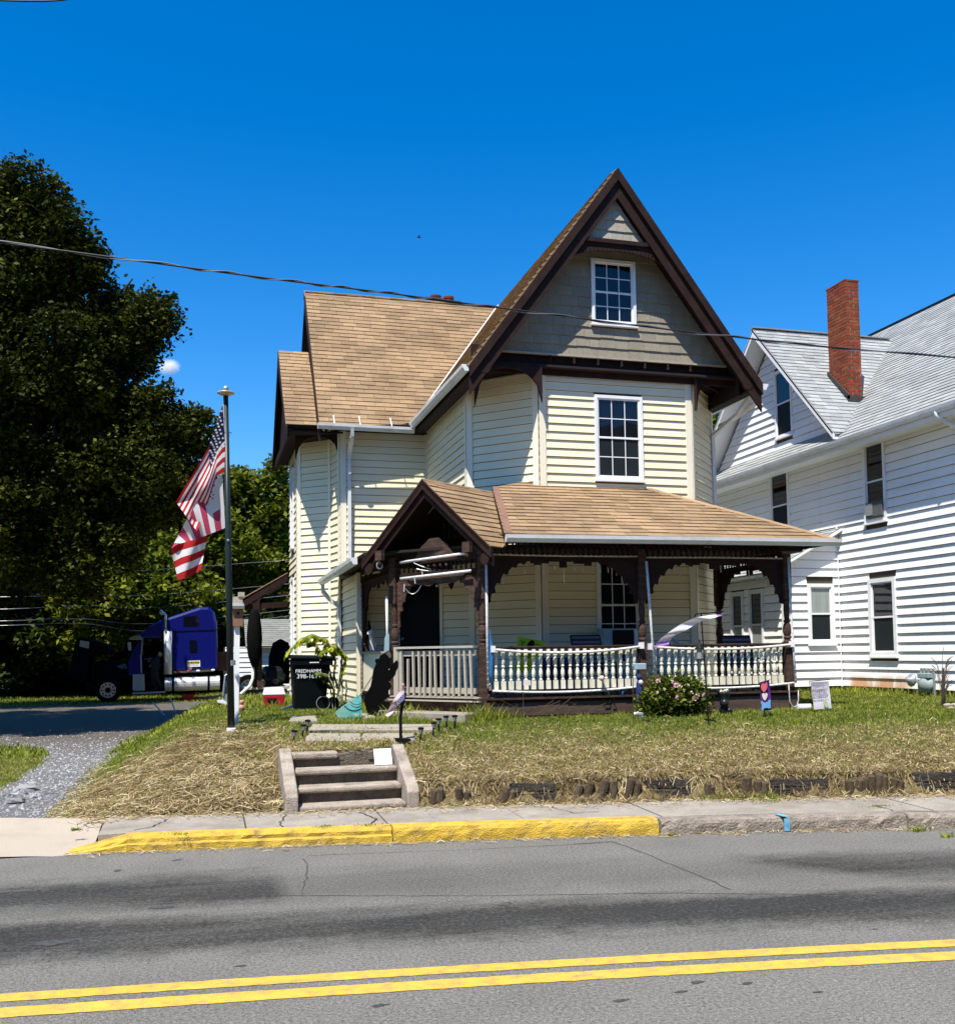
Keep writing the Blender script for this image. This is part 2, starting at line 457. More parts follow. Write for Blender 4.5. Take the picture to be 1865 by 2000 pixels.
# ---- road
def road_mat():
    m = bpy.data.materials.new('worn_asphalt'); m.use_nodes = True
    n, l = nodes_of(m); b = n['Principled BSDF']
    geo = n.new('ShaderNodeNewGeometry'); P = geo.outputs['Position']
    t = n.new('ShaderNodeAttribute'); t.attribute_name = 'across'
    mp = n.new('ShaderNodeMapping'); mp.inputs['Scale'].default_value = (.35, 2.2, 1); mp.inputs['Rotation'].default_value = (0, 0, .19)
    l.new(P, mp.inputs['Vector'])
    drift = math2(n, l, 'MULTIPLY', mrange(n, l, noise(n, l, mp.outputs[0], .8, 3), .3, .7, -1, 1), .14)
    tt = math2(n, l, 'ADD', t.outputs['Fac'], drift)
    tt = math2(n, l, 'ADD', tt, mrange(n, l, noise(n, l, P, 5, 4, .7), .3, .7, -.10, .10))
    tt = math2(n, l, 'ADD', tt, mrange(n, l, noise(n, l, P, 30, 3, .8), .3, .7, -.10, .10))
    def band(c, w):
        d = math2(n, l, 'ABSOLUTE', math2(n, l, 'SUBTRACT', tt, c), 0)
        return mrange(n, l, d, w * .45, w * 1.35, 1, 0)
    sx_ = n.new('ShaderNodeSeparateXYZ'); l.new(P, sx_.inputs[0])
    inp = math2(n, l, 'MULTIPLY', mrange(n, l, sx_.outputs['X'], .55, .75, 0, 1), mrange(n, l, math2(n, l, 'ADD', sx_.outputs['X'], math2(n, l, 'MULTIPLY', sx_.outputs['Y'], .75)), 10.9, 11.3, 1, 0))
    b1 = math2(n, l, 'MULTIPLY', band(1.78, .56), math2(n, l, 'SUBTRACT', .95, math2(n, l, 'MULTIPLY', inp, .62)))
    bands = math2(n, l, 'MAXIMUM', b1, band(3.13, .48))
    bands = math2(n, l, 'MAXIMUM', bands, math2(n, l, 'MULTIPLY', band(6.5, .5), .8))
    patch = mrange(n, l, noise(n, l, mp.outputs[0], .9, 3), .30, .55, .7, 1)
    bands = math2(n, l, 'MULTIPLY', bands, patch)
    bands = math2(n, l, 'MULTIPLY', bands, mrange(n, l, noise(n, l, P, 24, 4, .8), .35, .65, .70, 1.25))
    agg = noise(n, l, P, 42, 3, .85); agg2 = noise(n, l, P, 130, 2, .8)
    sp = mrange(n, l, math2(n, l, 'ADD', math2(n, l, 'MULTIPLY', agg, .5), math2(n, l, 'MULTIPLY', agg2, .5)), .38, .62, .28, 1.75)
    base = mixc(n, l, bands, (.262, .246, .208), (.050, .048, .042))
    big = mrange(n, l, noise(n, l, P, .9, 4), .3, .7, .88, 1.1)
    hs = n.new('ShaderNodeHueSaturation'); l.new(base, hs.inputs['Color']); l.new(math2(n, l, 'MULTIPLY', sp, big), hs.inputs['Value'])
    st = mrange(n, l, noise(n, l, P, 3.1, 2, .4), .73, .78)
    l.new(mixc(n, l, math2(n, l, 'MULTIPLY', st, .7), hs.outputs[0], (.03, .03, .03)), b.inputs['Base Color'])
    b.inputs['Roughness'].default_value = .92; b.inputs['Specular IOR Level'].default_value = .25
    bp = n.new('ShaderNodeBump'); bp.inputs['Strength'].default_value = .8; bp.inputs['Distance'].default_value = .012
    l.new(sp, bp.inputs['Height']); l.new(bp.outputs[0], b.inputs['Normal'])
    return m
M['road'] = road_mat()
ROAD_X = nonuni(-140, 160, -8, 16, .5)
def ribbon(name, ofs, z, m, x0=-140, x1=160, dx=.5, attr=False, jag=0.0, **k):
    """sheet following the kerb; ofs = list of functions giving the distance in front (-) of the kerb face"""
    X = ROAD_X[(ROAD_X >= x0) & (ROAD_X <= x1)] if dx == .5 else np.arange(x0, x1 + 1e-6, dx)
    mb = MB(); no = len(ofs); acr = []
    for x in X:
        for o in ofs:
            d = o(x) if callable(o) else o
            if jag: d += random.uniform(-jag, jag)
            mb.v.append((float(x), float(ykerb(x)) + d, z)); acr.append(-d)
    for i in range(len(X) - 1):
        for j in range(no - 1):
            a = i * no + j
            mb.f.append((a + no, a + no + 1, a + 1, a)); mb.m.append(0)
    ob = struct(name, mb, m, **k)
    if attr:
        at_ = ob.data.attributes.new('across', 'FLOAT', 'POINT'); at_.data.foreach_set('value', np.array(acr, np.float32))
    # faces must look up
    if ob.data.polygons[0].normal.z < 0: ob.data.flip_normals()
    return ob
ribbon('road', [.05, -.6, -1.2, -1.8, -2.4, -3.0, -3.6, -4.2, -5, -6, -7, -8.6, -12], 0.0, M['road'], attr=True)
M['ypaint'] = mat('yellow_road_paint', (.66, .40, .055), .7, .1, 4, bump=.5, bscale=120, fine=.12, fscale=130, dirt=(.21, .18, .12), dirt_amt=.8, dirt_scale=10)
e1 = lambda x: -(4.255 - .036 * x)
for nm, a, bb_ in (('center_line', 0.0, .145), ('center_line', .25, .165)):
    ribbon(nm, [(lambda x, a=a: e1(x) - a), (lambda x, a=a, b=bb_: e1(x) - a - b)], .004, M['ypaint'], -30, 40, dx=.07, jag=.005)
M['tar'] = mat('tar_seam', (.075, .074, .07), .9, .3, 9, fine=.3)
def seam(pts, w):
    mb = MB()
    P = [on(px, py, .0) for px, py in pts]
    Q = []
    for a, b in zip(P[:-1], P[1:]):
        k = max(2, int((b - a).length / .12))
        for i in range(k): Q.append(a.lerp(b, i / k) + V((random.uniform(-.012, .012), random.uniform(-.012, .012), 0)))
    Q.append(P[-1])
    for a, b in zip(Q[:-1], Q[1:]):
        d = (b - a).normalized(); nrm = V((-d.y, d.x, 0)) * w * random.uniform(.3, .7)
        mb.quad(a - nrm + Z * .003, b - nrm + Z * .003, b + nrm + Z * .003, a + nrm + Z * .003)
    struct('road_seam', mb, M['tar'])
seam([(-60, 1754), (300, 1750), (600, 1750), (930, 1751), (1300, 1745), (1600, 1748), (1900, 1752)], .012)
seam([(592, 1678), (600, 1690), (598, 1716), (590, 1750)], .014)
seam([(600, 1672), (930, 1660), (1200, 1646)], .008)
seam([(1120, 1649), (1195, 1645), (1240, 1660), (1300, 1685), (1365, 1710), (1425, 1738)], .022)
M['oil'] = mat('oil_stain', (.055, .055, .055), .9, .3, 20, fine=.3)
for (px, py, r) in ((318, 1773, .13), (105, 1842, .2), (470, 1887, .05), (175, 1957, .05), (742, 1964, .06), (1360, 1919, .06), (1330, 1937, .05), (1212, 1954, .06), (1460, 1921, .045), (1598, 1938, .04), (1708, 1815, .04), (340, 1727, .06)):
    mb = MB(); c = on(px, py, .0035)
    pts = [c + V((math.cos(t) * r * random.uniform(.4, 1.2) * .9, math.sin(t) * r * random.uniform(.35, .9) * .5, 0)) for t in np.linspace(0, 6.28, 18)[:-1]]
    mb.add(pts, [tuple(range(len(pts)))])
    struct('road_stain', mb, M['oil'])

# ---- kerb, sidewalk, apron
M['ykerb'] = mat('yellow_kerb_paint', (.58, .375, .045), .75, .12, 5, bump=.8, bscale=70, fine=.14, dirt=(.15, .115, .07), dirt_amt=.9, dirt_scale=6)
M['conc'] = mat('old_concrete', (.30, .262, .212), .9, .16, 2.5, bump=.5, bscale=90, fine=.2, fscale=80, dirt=(.15, .125, .09), dirt_amt=.65, dirt_scale=2.2)
M['conc_dirty'] = mat('dirty_concrete', (.27, .225, .18), .95, .3, 6, bump=1.0, bscale=45, fine=.22, fscale=70, dirt=(.10, .08, .055), dirt_amt=.75, dirt_scale=9)
kerb = struct('kerb', MB().bb(-1.5, -1.4, 10.95, 11.0, -.1, -.05), M['conc'])
def kerb_stone(x0, x1, m, h0=.155, h1=.155, w=.19, wear=.008, step=.09, name='kerb_stone', lip=False):
    mb = MB(); n = max(2, int((x1 - x0) / step)); prof = None
    for i in range(n + 1):
        x = x0 + (x1 - x0) * i / n; y = float(ykerb(x)); h = h0 + (h1 - h0) * i / n
        r = lambda s=wear: random.uniform(-s, s)
        if lip: ring = [(x, y + .01 + r(), -.03), (x, y + .01 + r(), h * .42 + r()), (x, y + .035 + r(), h * .55), (x, y + .035 + r(), h * .8), (x, y + .06, h + r(.003)), (x, y + w, h + .01), (x, y + w, -.03)]
        else: ring = [(x, y + r(), -.03), (x, y + r(), h * .4 + r()), (x, y + .005 + r(), h * .72), (x, y + .02 + r(), h * .93 + r(.004)), (x, y + .055, h + r(.004)), (x, y + w, h + .006), (x, y + w, -.03)]
        mb.v.extend(ring)
    k = 7
    for i in range(n):
        for j in range(k):
            a, b2 = i * k + j, i * k + (j + 1) % k
            mb.f.append((a, a + k, b2 + k, b2)); mb.m.append(0)
    mb.f.append(tuple(range(k))); mb.m.append(0)
    mb.f.append(tuple(reversed(range(n * k, n * k + k)))); mb.m.append(0)
    ob = obj(name, mb, m, kerb, smooth=False)
    return ob
kerb_stone(-1.28, -.72, M['ykerb'], .012, .15, lip=True)
kerb_stone(-.718, 1.90, M['ykerb'], lip=True)
kerb_stone(1.915, 4.66, M['ykerb'], .165, .165)
for a, b in ((4.69, 7.3), (7.32, 9.9), (9.92, 12.5), (12.52, 20)):
    kerb_stone(a, b, M['conc_dirty'], .15, .15, wear=.009, step=.06, w=.2)
mb = MB()
xa = atx(1575, 1640, 6.3).x
pb = on(1575, 1606, .16)
xk = pb.x
for i in range(6):
    for j in range(2):
        y = float(ykerb(xk))
mb.obox((xk - .035, float(ykerb(xk)) - .024, .01), (.06, -.009, 0), (0, .01, 0), (0, 0, .13))
mb.obox((xk - .05, float(ykerb(xk)) - .02, .163), (.06, -.009, 0), (0, .16, 0), (0, 0, .006))
M['bluepaint'] = mat('blue_survey_paint', (.15, .36, .52), .8, .3, 20)
obj('survey_mark', mb, M['bluepaint'], kerb)
walk = struct('sidewalk', MB().bb(-1.0, 20, 13, 13.02, -.2, -.19), M['conc'])
def slab(x0, x1, m, z=.158, d0=.195, d1=1.12, parent=None):
    mb = MB(); n = max(1, int((x1 - x0) / .2)); k = 5
    dz = random.uniform(-.004, .004); pl = parent or walk
    for i in range(n + 1):
        x = x0 + (x1 - x0) * i / n
        for j in range(k):
            d = d0 + (d1 - d0) * j / (k - 1)
            mb.v.append((x, float(ykerb(x)) + d, z + dz + .03 * j / (k - 1) - (.008 if i in (0, n) else 0)))
    for i in range(n):
        for j in range(k - 1):
            a = i * k + j
            mb.f.append((a, a + k, a + k + 1, a + 1)); mb.m.append(0)
    nb = len(mb.v)
    mb2 = MB(); mb2.v = mb.v + [(x, y, -.1) for x, y, z in mb.v]; mb2.f = mb.f[:]; mb2.m = mb.m[:]
    for i in range(n):
        for a, b2 in ((i * k, (i + 1) * k), ((i + 1) * k + k - 1, i * k + k - 1)):
            mb2.f.append((b2, a, a + nb, b2 + nb)); mb2.m.append(0)
    for j in range(k - 1):
        mb2.f.append((j + 1, j, j + nb, j + 1 + nb)[::-1]); mb2.m.append(0)
        a = n * k + j
        mb2.f.append((a, a + 1, a + 1 + nb, a + nb)[::-1]); mb2.m.append(0)
    return obj('slab', mb2, m, pl)
sx = [-1.02, .45, 1.9, 3.35, 4.8, 6.3, 7.75, 9.2, 10.7, 12.2, 13.7, 16, 19]
for a, b in zip(sx[:-1], sx[1:]): slab(a + .008, b - .008, M['conc'])
def crack(pts, w):
    mb = MB(); Q = []
    P = [on(px, py, .17) for px, py in pts]
    for a, b in zip(P[:-1], P[1:]):
        for i in range(6): Q.append(a.lerp(b, i / 6) + V((random.uniform(-.015, .015), random.uniform(-.01, .01), 0)))
    for q in Q: q.z = .164 + .03 * (q.y - float(ykerb(q.x)) - .195) / .925
    for a, b in zip(Q[:-1], Q[1:]):
        d = (b - a).normalized(); nr = V((-d.y, d.x, 0)) * w * random.uniform(.3, .7)
        mb.quad(a - nr, b - nr, b + nr, a + nr)
    struct('sidewalk_crack', mb, M['found'])
for pts in ([(560, 1594), (548, 1606), (552, 1618)], [(700, 1588), (735, 1600), (720, 1612)], [(1075, 1579), (1120, 1588), (1180, 1586)], [(1700, 1572), (1745, 1582), (1850, 1584)], [(330, 1602), (300, 1615), (255, 1622)]): crack(pts, .014)
M['conc_tan'] = mat('tan_concrete_apron', (.40, .335, .255), .9, .1, 2, bump=.3, bscale=90, fine=.08, dirt=(.25, .22, .18), dirt_amt=.4, dirt_scale=2)
mb = MB()
xs_ = np.linspace(-8, -1.06, 24)
for i, x in enumerate(xs_):
    for j, d in enumerate((-.10, .30, .8, 1.3)):
        mb.v.append((float(x), float(ykerb(x)) + d + .05 * math.sin(x * 3 + j), .006 + .04 * j + (.05 if j == 3 else 0) + .02 * math.sin(x * 2)))
for i in range(len(xs_) - 1):
    for j in range(3):
        a = i * 4 + j; mb.f.append((a, a + 4, a + 5, a + 1)); mb.m.append(0)
struct('driveway_apron', mb, M['conc_tan'])

# ---- gravel drive
def gravel_mat():
    m = bpy.data.materials.new('grey_gravel'); m.use_nodes = True
    n, l = nodes_of(m); b = n['Principled BSDF']
    geo = n.new('ShaderNodeNewGeometry'); P = geo.outputs['Position']
    f = mrange(n, l, noise(n, l, P, 38, 5, .8), .34, .66)
    c = mixc(n, l, f, (.11, .11, .115), (.40, .395, .385))
    c = mixc(n, l, mrange(n, l, noise(n, l, P, 1.3, 4), .45, .65, 0, .55), c, (.33, .29, .22))
    sx_ = n.new('ShaderNodeSeparateXYZ'); l.new(P, sx_.inputs[0])
    c = mixc(n, l, mrange(n, l, sx_.outputs['Y'], 19, 24, 0, .8), c, mixc(n, l, f, (.085, .062, .038), (.21, .165, .11)))  # browner, darker gravel colour offsets the blue of the tree shade
    l.new(c, b.inputs['Base Color']); b.inputs['Roughness'].default_value = .95
    bp = n.new('ShaderNodeBump'); bp.inputs['Strength'].default_value = .9; bp.inputs['Distance'].default_value = .04
    l.new(f, bp.inputs['Height']); l.new(bp.outputs[0], b.inputs['Normal'])
    return m
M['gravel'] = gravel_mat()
mb = MB()
GY = np.arange(11.55, 39, .3)
def xl_drive(Y):                     # left edge: grass island between 14 and 24 m
    return np.interp(Y, [11, 13.5, 15, 17.5, 19.5, 22, 26, 31, 40], [-6, -3.4, -2.75, -2.7, -2.7, -3.2, -7.5, -11, -13])
NXD = 14
for Y in GY:
    a, b = float(xl_drive(Y)), float(min(xb(Y), 1.5)) + .12
    for i in range(NXD):
        x = a + (b - a) * i / (NXD - 1)
        if i in (0, NXD - 1): x += .10 * math.sin(Y * 3.1) + random.uniform(-.06, .06)
        yy = max(float(Y), float(ykerb(x)) + 1.16)
        mb.v.append((x, yy, g(x, yy) + .016 - (.02 if i in (0, NXD - 1) else 0)))
for j in range(len(GY) - 1):
    for i in range(NXD - 1):
        a = j * NXD + i; mb.f.append((a, a + 1, a + NXD + 1, a + NXD)); mb.m.append(0)
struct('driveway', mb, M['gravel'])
# second gravel track at the far left, beyond the grass island
mb = MB()
for Y in np.arange(12.4, 24.2, .3):
    for i, x in enumerate(np.linspace(-9, -4.4 + .8 * math.sin(Y * .5), 8)):
        mb.v.append((float(x), float(Y), g(x, Y) + .014))
n_ = len(mb.v) // 8
for j in range(n_ - 1):
    for i in range(7):
        a = j * 8 + i; mb.f.append((a, a + 1, a + 9, a + 8)); mb.m.append(0)
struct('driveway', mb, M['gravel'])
def in_drive(X, Y): return (X > xl_drive(Y) + .1) & (X < np.minimum(xb(Y), 1.5) + .02) & (Y > 11.6) & (Y < 38)
# loose stones
N = 5200
Yst = 11.6 + 15 * rng.random(N) ** 1.7
Xst = xl_drive(Yst) + (np.minimum(xb(Yst), 1.5) + .25 - xl_drive(Yst)) * rng.random(N)
kk = Yst > ykerb(Xst) + 1.2
Xst, Yst = Xst[kk], Yst[kk]; N = len(Xst)
Zst = zg(Xst, Yst) + .016
oct_v = np.array([(1, 0, 0), (0, 1, 0), (-1, 0, 0), (0, -1, 0), (0, 0, .8), (0, 0, -.8)], float)
oct_f = np.array([(0, 1, 4), (1, 2, 4), (2, 3, 4), (3, 0, 4), (1, 0, 5), (2, 1, 5), (3, 2, 5), (0, 3, 5)])
siz = (.008 + .02 * rng.random(N) ** 3)[:, None, None]
ov = oct_v[None] * siz * (0.6 + .8 * rng.random((N, 6, 1)))
ang = rng.random(N) * 6.28; ca, sa = np.cos(ang), np.sin(ang)
ox = ov[..., 0] * ca[:, None] - ov[..., 1] * sa[:, None]; oy = ov[..., 0] * sa[:, None] + ov[..., 1] * ca[:, None]
ov = np.stack([ox + Xst[:, None], oy + Yst[:, None], ov[..., 2] + Zst[:, None]], -1)
tri = ov[:, oct_f, :].reshape(-1, 3, 3)
M['stone'] = mat('gravel_stone', (.30, .29, .28), .9, .1, 3, obvar=.45)
fast_mesh('gravel', tri, 3, M['stone'], var=np.repeat(rng.random(N), 8), kind='stuff', label='loose grey gravel scattered over the driveway')
# ================================================================ building helpers
def setvar(ob, vals):
    a = ob.data.attributes.new('var', 'FLOAT', 'FACE'); a.data.foreach_set('value', np.asarray(vals, np.float32))
def span(poly, w):
    xs = []
    n = len(poly)
    for i in range(n):
        (u0, w0), (u1, w1) = poly[i], poly[(i + 1) % n]
        if (w0 - w) * (w1 - w) < 0 or (w0 == w) != (w1 == w):
            if w1 != w0: xs.append(u0 + (u1 - u0) * (w - w0) / (w1 - w0))
    return (min(xs), max(xs)) if len(xs) >= 2 else None
class Plane:
    """flat face with origin O, horizontal direction u, rising direction w, outward normal n"""
    def __init__(s, O, u, w):
        s.O, s.u, s.w = V(O), V(u).normalized(), V(w).normalized()
        s.n = s.u.cross(s.w).normalized()
    def p(s, a, b, c=0.0): return s.O + s.u * a + s.w * b + s.n * c
    def uw(s, P): d = V(P) - s.O; return d.dot(s.u), d.dot(s.w)
def tabs(pl, poly, exp, tw, parent, m, name='shingle', stuff=False, thick=.013, jit=.012, miss=0.0, gap=.006, lift=.010, vary=.25, ragged=.008):
    """overlapping courses of single tabs clipped to a polygon given in (u, w)"""
    w0 = min(p[1] for p in poly); w1 = max(p[1] for p in poly)
    mb = MB(); var = []; out = []; row = 0
    w = w0
    while w < w1 - .02:
        a, b2 = w + 1e-4, min(w + exp * 1.12, w1 - 1e-4)
        sa, sb = span(poly, a), span(poly, b2)
        if sa is None: w += exp; row += 1; continue
        if sb is None: sb = sa
        lo, hi = min(sa[0], sb[0]), max(sa[1], sb[1])
        u = lo - (row % 2) * tw * .5 - random.uniform(0, tw * .2)
        while u < hi:
            t = tw * random.uniform(1 - vary, 1 + vary)
            c = lambda q, sp: max(sp[0], min(sp[1], q))
            p0, p1, q0, q1 = c(u + gap / 2, sa), c(u + t - gap / 2, sa), c(u + gap / 2, sb), c(u + t - gap / 2, sb)
            if (p1 - p0) + (q1 - q0) > .02 and random.random() >= miss:
                dn = random.uniform(0, ragged); h = lift + thick + random.uniform(-.003, .004)
                tri = [pl.p(p0, a - dn, lift * .4), pl.p(p1, a - dn, lift * .4), pl.p(q1, b2, .001), pl.p(q0, b2, .001),
                       pl.p(p0, a - dn, h), pl.p(p1, a - dn, h), pl.p(q1, b2, thick * .5), pl.p(q0, b2, thick * .5)]
                if stuff:
                    mb.hexa(tri); var.extend([random.random()] * 6)
                else:
                    out.append(obj(name, MB().hexa(tri), m, parent))
            u += t
        w += exp; row += 1
    if stuff:
        ob = obj(name, mb, m, parent, kind='stuff'); setvar(ob, var); return ob
    return out
def laps(pl, poly, exp, parent, m, holes=(), name='siding_board', stuff=False, out=.028, start=None, maxlen=99, tilt=.004, reveal=.009):
    """horizontal lap boards on a wall, split round holes (u0,u1,w0,w1)"""
    w0 = min(p[1] for p in poly) if start is None else start
    w1 = max(p[1] for p in poly)
    mb = MB(); var = []; w = w0
    while w < w1 - .015:
        a, b2 = w + 1e-4, min(w + exp, w1) - reveal
        sa, sb = span(poly, a), span(poly, b2)
        if sa is None: w += exp; continue
        if sb is None: sb = sa
        segs = [(sa[0], sa[1], sb[0], sb[1])]
        for (h0, h1, k0, k1) in holes:
            if k1 <= a + .01 or k0 >= b2 - .01: continue
            ns = []
            for (p0, p1, q0, q1) in segs:
                if h1 <= min(p0, q0) or h0 >= max(p1, q1): ns.append((p0, p1, q0, q1)); continue
                if h0 - min(p0, q0) > .02: ns.append((p0, h0, q0, h0))
                if max(p1, q1) - h1 > .02: ns.append((h1, p1, h1, q1))
            segs = ns
        sp2 = []
        for (p0, p1, q0, q1) in segs:
            if p1 - p0 > maxlen:
                k = p0 + maxlen * random.uniform(.35, .95)
                sp2 += [(p0, k, q0, k), (k, p1, k, q1)]
            else: sp2.append((p0, p1, q0, q1))
        for (p0, p1, q0, q1) in sp2:
            o = out + random.uniform(-.0015, .0015)
            c = [pl.p(p0, a, 0), pl.p(p1, a, 0), pl.p(q1, b2, 0), pl.p(q0, b2, 0), pl.p(p0, a, o), pl.p(p1, a, o), pl.p(q1, b2, tilt), pl.p(q0, b2, tilt)]
            if stuff: mb.hexa(c); var.extend([random.random()] * 6)
            else: obj(name, MB().hexa(c), m, parent)
        w += exp
    if stuff and mb.v:
        ob = obj(name, mb, m, parent, kind='stuff'); setvar(ob, var)
def wallplane(A, B, z0):
    """A -> B is left to right seen from outside"""
    A, B = V((A[0], A[1], z0)), V((B[0], B[1], z0))
    return Plane(A, B - A, Z), (B - A).length
def window(parent, pl, u0, u1, w0, w1, frame, grid=(3, 2), fw=.055, out=.035, screen=True, split=.5, lower=None, casing=0.0, glass_m=None, sill=True, name='window', recess=None, muntin=.016):
    """double-hung window: frame > sash, muntin, pane, sill"""
    mb = MB()
    def bar(m_, a, b, c, d, o0, o1): m_.hexa([pl.p(a, c, o0), pl.p(b, c, o0), pl.p(b, d, o0), pl.p(a, d, o0), pl.p(a, c, o1), pl.p(b, c, o1), pl.p(b, d, o1), pl.p(a, d, o1)])
    bar(mb, u0, u0 + fw, w0, w1, 0, out); bar(mb, u1 - fw, u1, w0, w1, 0, out)
    bar(mb, u0 + fw, u1 - fw, w1 - fw, w1, 0, out - .002); bar(mb, u0 + fw, u1 - fw, w0, w0 + fw, 0, out - .002)
    f = obj(name, mb, frame, parent)
    if sill:
        mb = MB(); bar(mb, u0 - .02, u1 + .02, w0 - .035, w0 - .001, 0, out + .03); obj('sill', mb, frame, f)
    a0, a1, b0, b1 = u0 + fw, u1 - fw, w0 + fw, w1 - fw
    mid = b0 + (b1 - b0) * split
    for (s0, s1, o) in ((mid - .018, b1, .016), (b0, mid + .018, .010)):
        mb = MB(); r = .028
        bar(mb, a0, a0 + r, s0, s1, .002, o + .012); bar(mb, a1 - r, a1, s0, s1, .002, o + .012)
        bar(mb, a0 + r, a1 - r, s1 - r, s1, .002, o + .011); bar(mb, a0 + r, a1 - r, s0, s0 + r, .002, o + .011)
        obj('sash', mb, frame, f)
        nx, ny = grid
        gx = [a0 + r + (a1 - a0 - 2 * r) * i / nx for i in range(nx + 1)]
        gy = [s0 + r + (s1 - s0 - 2 * r) * i / ny for i in range(ny + 1)]
        lowr = s0 < mid - .1
        for i in range(nx):
            for j in range(ny):
                k = random.uniform(-.0012, .0012)
                mb = MB(); bar(mb, gx[i], gx[i + 1], gy[j], gy[j + 1], .001, .006)
                mb2 = MB(); mb2.hexa([pl.p(gx[i], gy[j], .001), pl.p(gx[i + 1], gy[j], .001), pl.p(gx[i + 1], gy[j + 1], .001), pl.p(gx[i], gy[j + 1], .001),
                                      pl.p(gx[i], gy[j], .006 + k), pl.p(gx[i + 1], gy[j], .006 - k), pl.p(gx[i + 1], gy[j + 1], .006 - k), pl.p(gx[i], gy[j + 1], .006 + k)])
                obj('pane', mb2, (lower if (lowr and lower) else (glass_m or M['glass'])), f)
        if grid != (1, 1):
            for i in range(1, nx):
                mb = MB(); bar(mb, gx[i] - muntin / 2, gx[i] + muntin / 2, gy[0], gy[-1], .007, .012); obj('muntin', mb, frame, f)
            for j in range(1, ny):
                mb = MB(); bar(mb, gx[0], gx[-1], gy[j] - muntin / 2, gy[j] + muntin / 2, .0072, .0115); obj('muntin', mb, frame, f)
        if lowr and screen:
            pass
    return f
# ================================================================ the cream house with the dark brown porch
HZ = .92
H = thing('victorian_house', 'cream sided two-storey house with steep brown front gable and dark brown wraparound porch', 'house', (6.5, 18, HZ))
FP = [(2.06, 24.4), (2.06, 22.3), (2.73, 21.72), (2.84, 21.1), (4.75, 21.1), (4.75, 17.72), (5.80, 16.7), (8.80, 16.7), (9.85, 17.85), (9.85, 27.5), (2.84, 27.5), (2.84, 25.0)]
ZT = 6.72
ZS = 7.0
mb = MB()
n_ = len(FP)
mb.add([(x, y, .6) for x, y in FP] + [(x, y, ZT if x < 4 else 6.99) for x, y in FP], [(i, (i + 1) % n_, n_ + (i + 1) % n_, n_ + i) for i in range(n_)])
core = obj('wall', mb, M['sheath'], H)
EXP = .151
WIN_A = [(.75, 1.5, 3.0, 4.6), (.75, 1.5, .75, 2.4)]
def side(i, z0, z1, holes=(), stuff=False, poly=None, maxlen=99):
    pl, L = wallplane(FP[i], FP[i + 1], z0)
    laps(pl, poly or [(0, 0), (L, 0), (L, z1 - z0), (0, z1 - z0)], EXP, core, M['cream'], holes, stuff=stuff, maxlen=maxlen)
    return pl, L
Z0 = .98
plA, LA = side(0, Z0, ZT, [(.6, 1.3, 3.45, 5.3), (.6, 1.3, .9, 2.75)], stuff=True)
plB, LB = side(1, Z0, ZT)
side(2, Z0, ZT, stuff=True)
plD, LD = side(3, 3.55, ZT, maxlen=1.5)
plE, LE = side(4, 3.6, 6.98)
plF, LF = side(5, 1.22, 7.0)
g2 = [at(1159, 771, 16.7), at(1256, 940, 16.7)]
g1 = [at(1163, 1092, 16.7), at(1251, 1262, 16.7)]
def rel(pl, a, b): u0, w1 = pl.uw(a); u1, w0 = pl.uw(b); return (u0, u1, w0, w1)
plG, LG = wallplane(FP[6], FP[7], 1.22)
w2, w1_ = rel(plG, *g2), rel(plG, *g1)
side(6, 1.22, 6.97, [w2, w1_])
plH, LH = side(7, 1.22, 7.0)
side(8, 1.0, ZT, stuff=True)
window(core, plG, *w2, M['white'], lower=M['screen'], out=.045)
window(core, plG, *w1_, M['white'], out=.045, split=.47)
window(core, plA, .6, 1.3, 3.45, 5.3, M['white'], out=.05)
window(core, plA, .6, 1.3, .9, 2.75, M['white'], out=.05)
# corner trim
def corner(x, y, z0, z1, r=.075, m=None):
    mb = MB(); mb.bb(x - r, x + r, y - r, y + r, z0, z1)
    return obj('corner_trim', mb, m or M['cream_trim'], H)
def trim45(i, u, z0, z1, w=.09, o=.034):
    pl, L = wallplane(FP[i], FP[i + 1], z0)
    u = u if u >= 0 else L + u
    mb = MB(); mb.obox(pl.p(u - w / 2, 0, .001), pl.u * w, Z * (z1 - z0), pl.n * o)
    return obj('corner_trim', mb, M['cream_trim'], H)
trim45(0, -.045, Z0, ZT); trim45(1, .05, Z0, ZT); trim45(1, -.04, Z0, ZT, .06)
trim45(2, -.05, Z0, ZT); trim45(3, .06, 3.55, ZT, .12); trim45(3, -.03, 3.6, ZT, .06); trim45(4, -.06, 3.6, 6.98, .12); trim45(5, .06, 1.22, 6.9, .12)
trim45(5, -.055, 1.22, 6.9, .11); trim45(6, .06, 1.22, 6.97, .12, .036); trim45(6, -.06, 1.22, 6.97, .12, .036); trim45(7, .055, 1.22, 6.9, .11); trim45(7, -.05, 1.22, 6.9, .1)

# ---- roofs
def roof_slab(name, pts, thick=.10, m=None):
    pts = [V(p) for p in pts]
    n = (pts[1] - pts[0]).cross(pts[2] - pts[0]).normalized()
    if n.z < 0: n = -n
    mb = MB(); mb.prism([p - n * thick for p in pts], n * (thick - .012))
    return obj(name, mb, m or M['underlay'], H)
SL = 1.343
RX, RZ, EL, ER = 7.17, 10.57, 4.38, 9.96
zL = lambda X: RZ - SL * abs(RX - X)
YG = 16.10
def plane_from(O, u, w): return Plane(O, u, w)
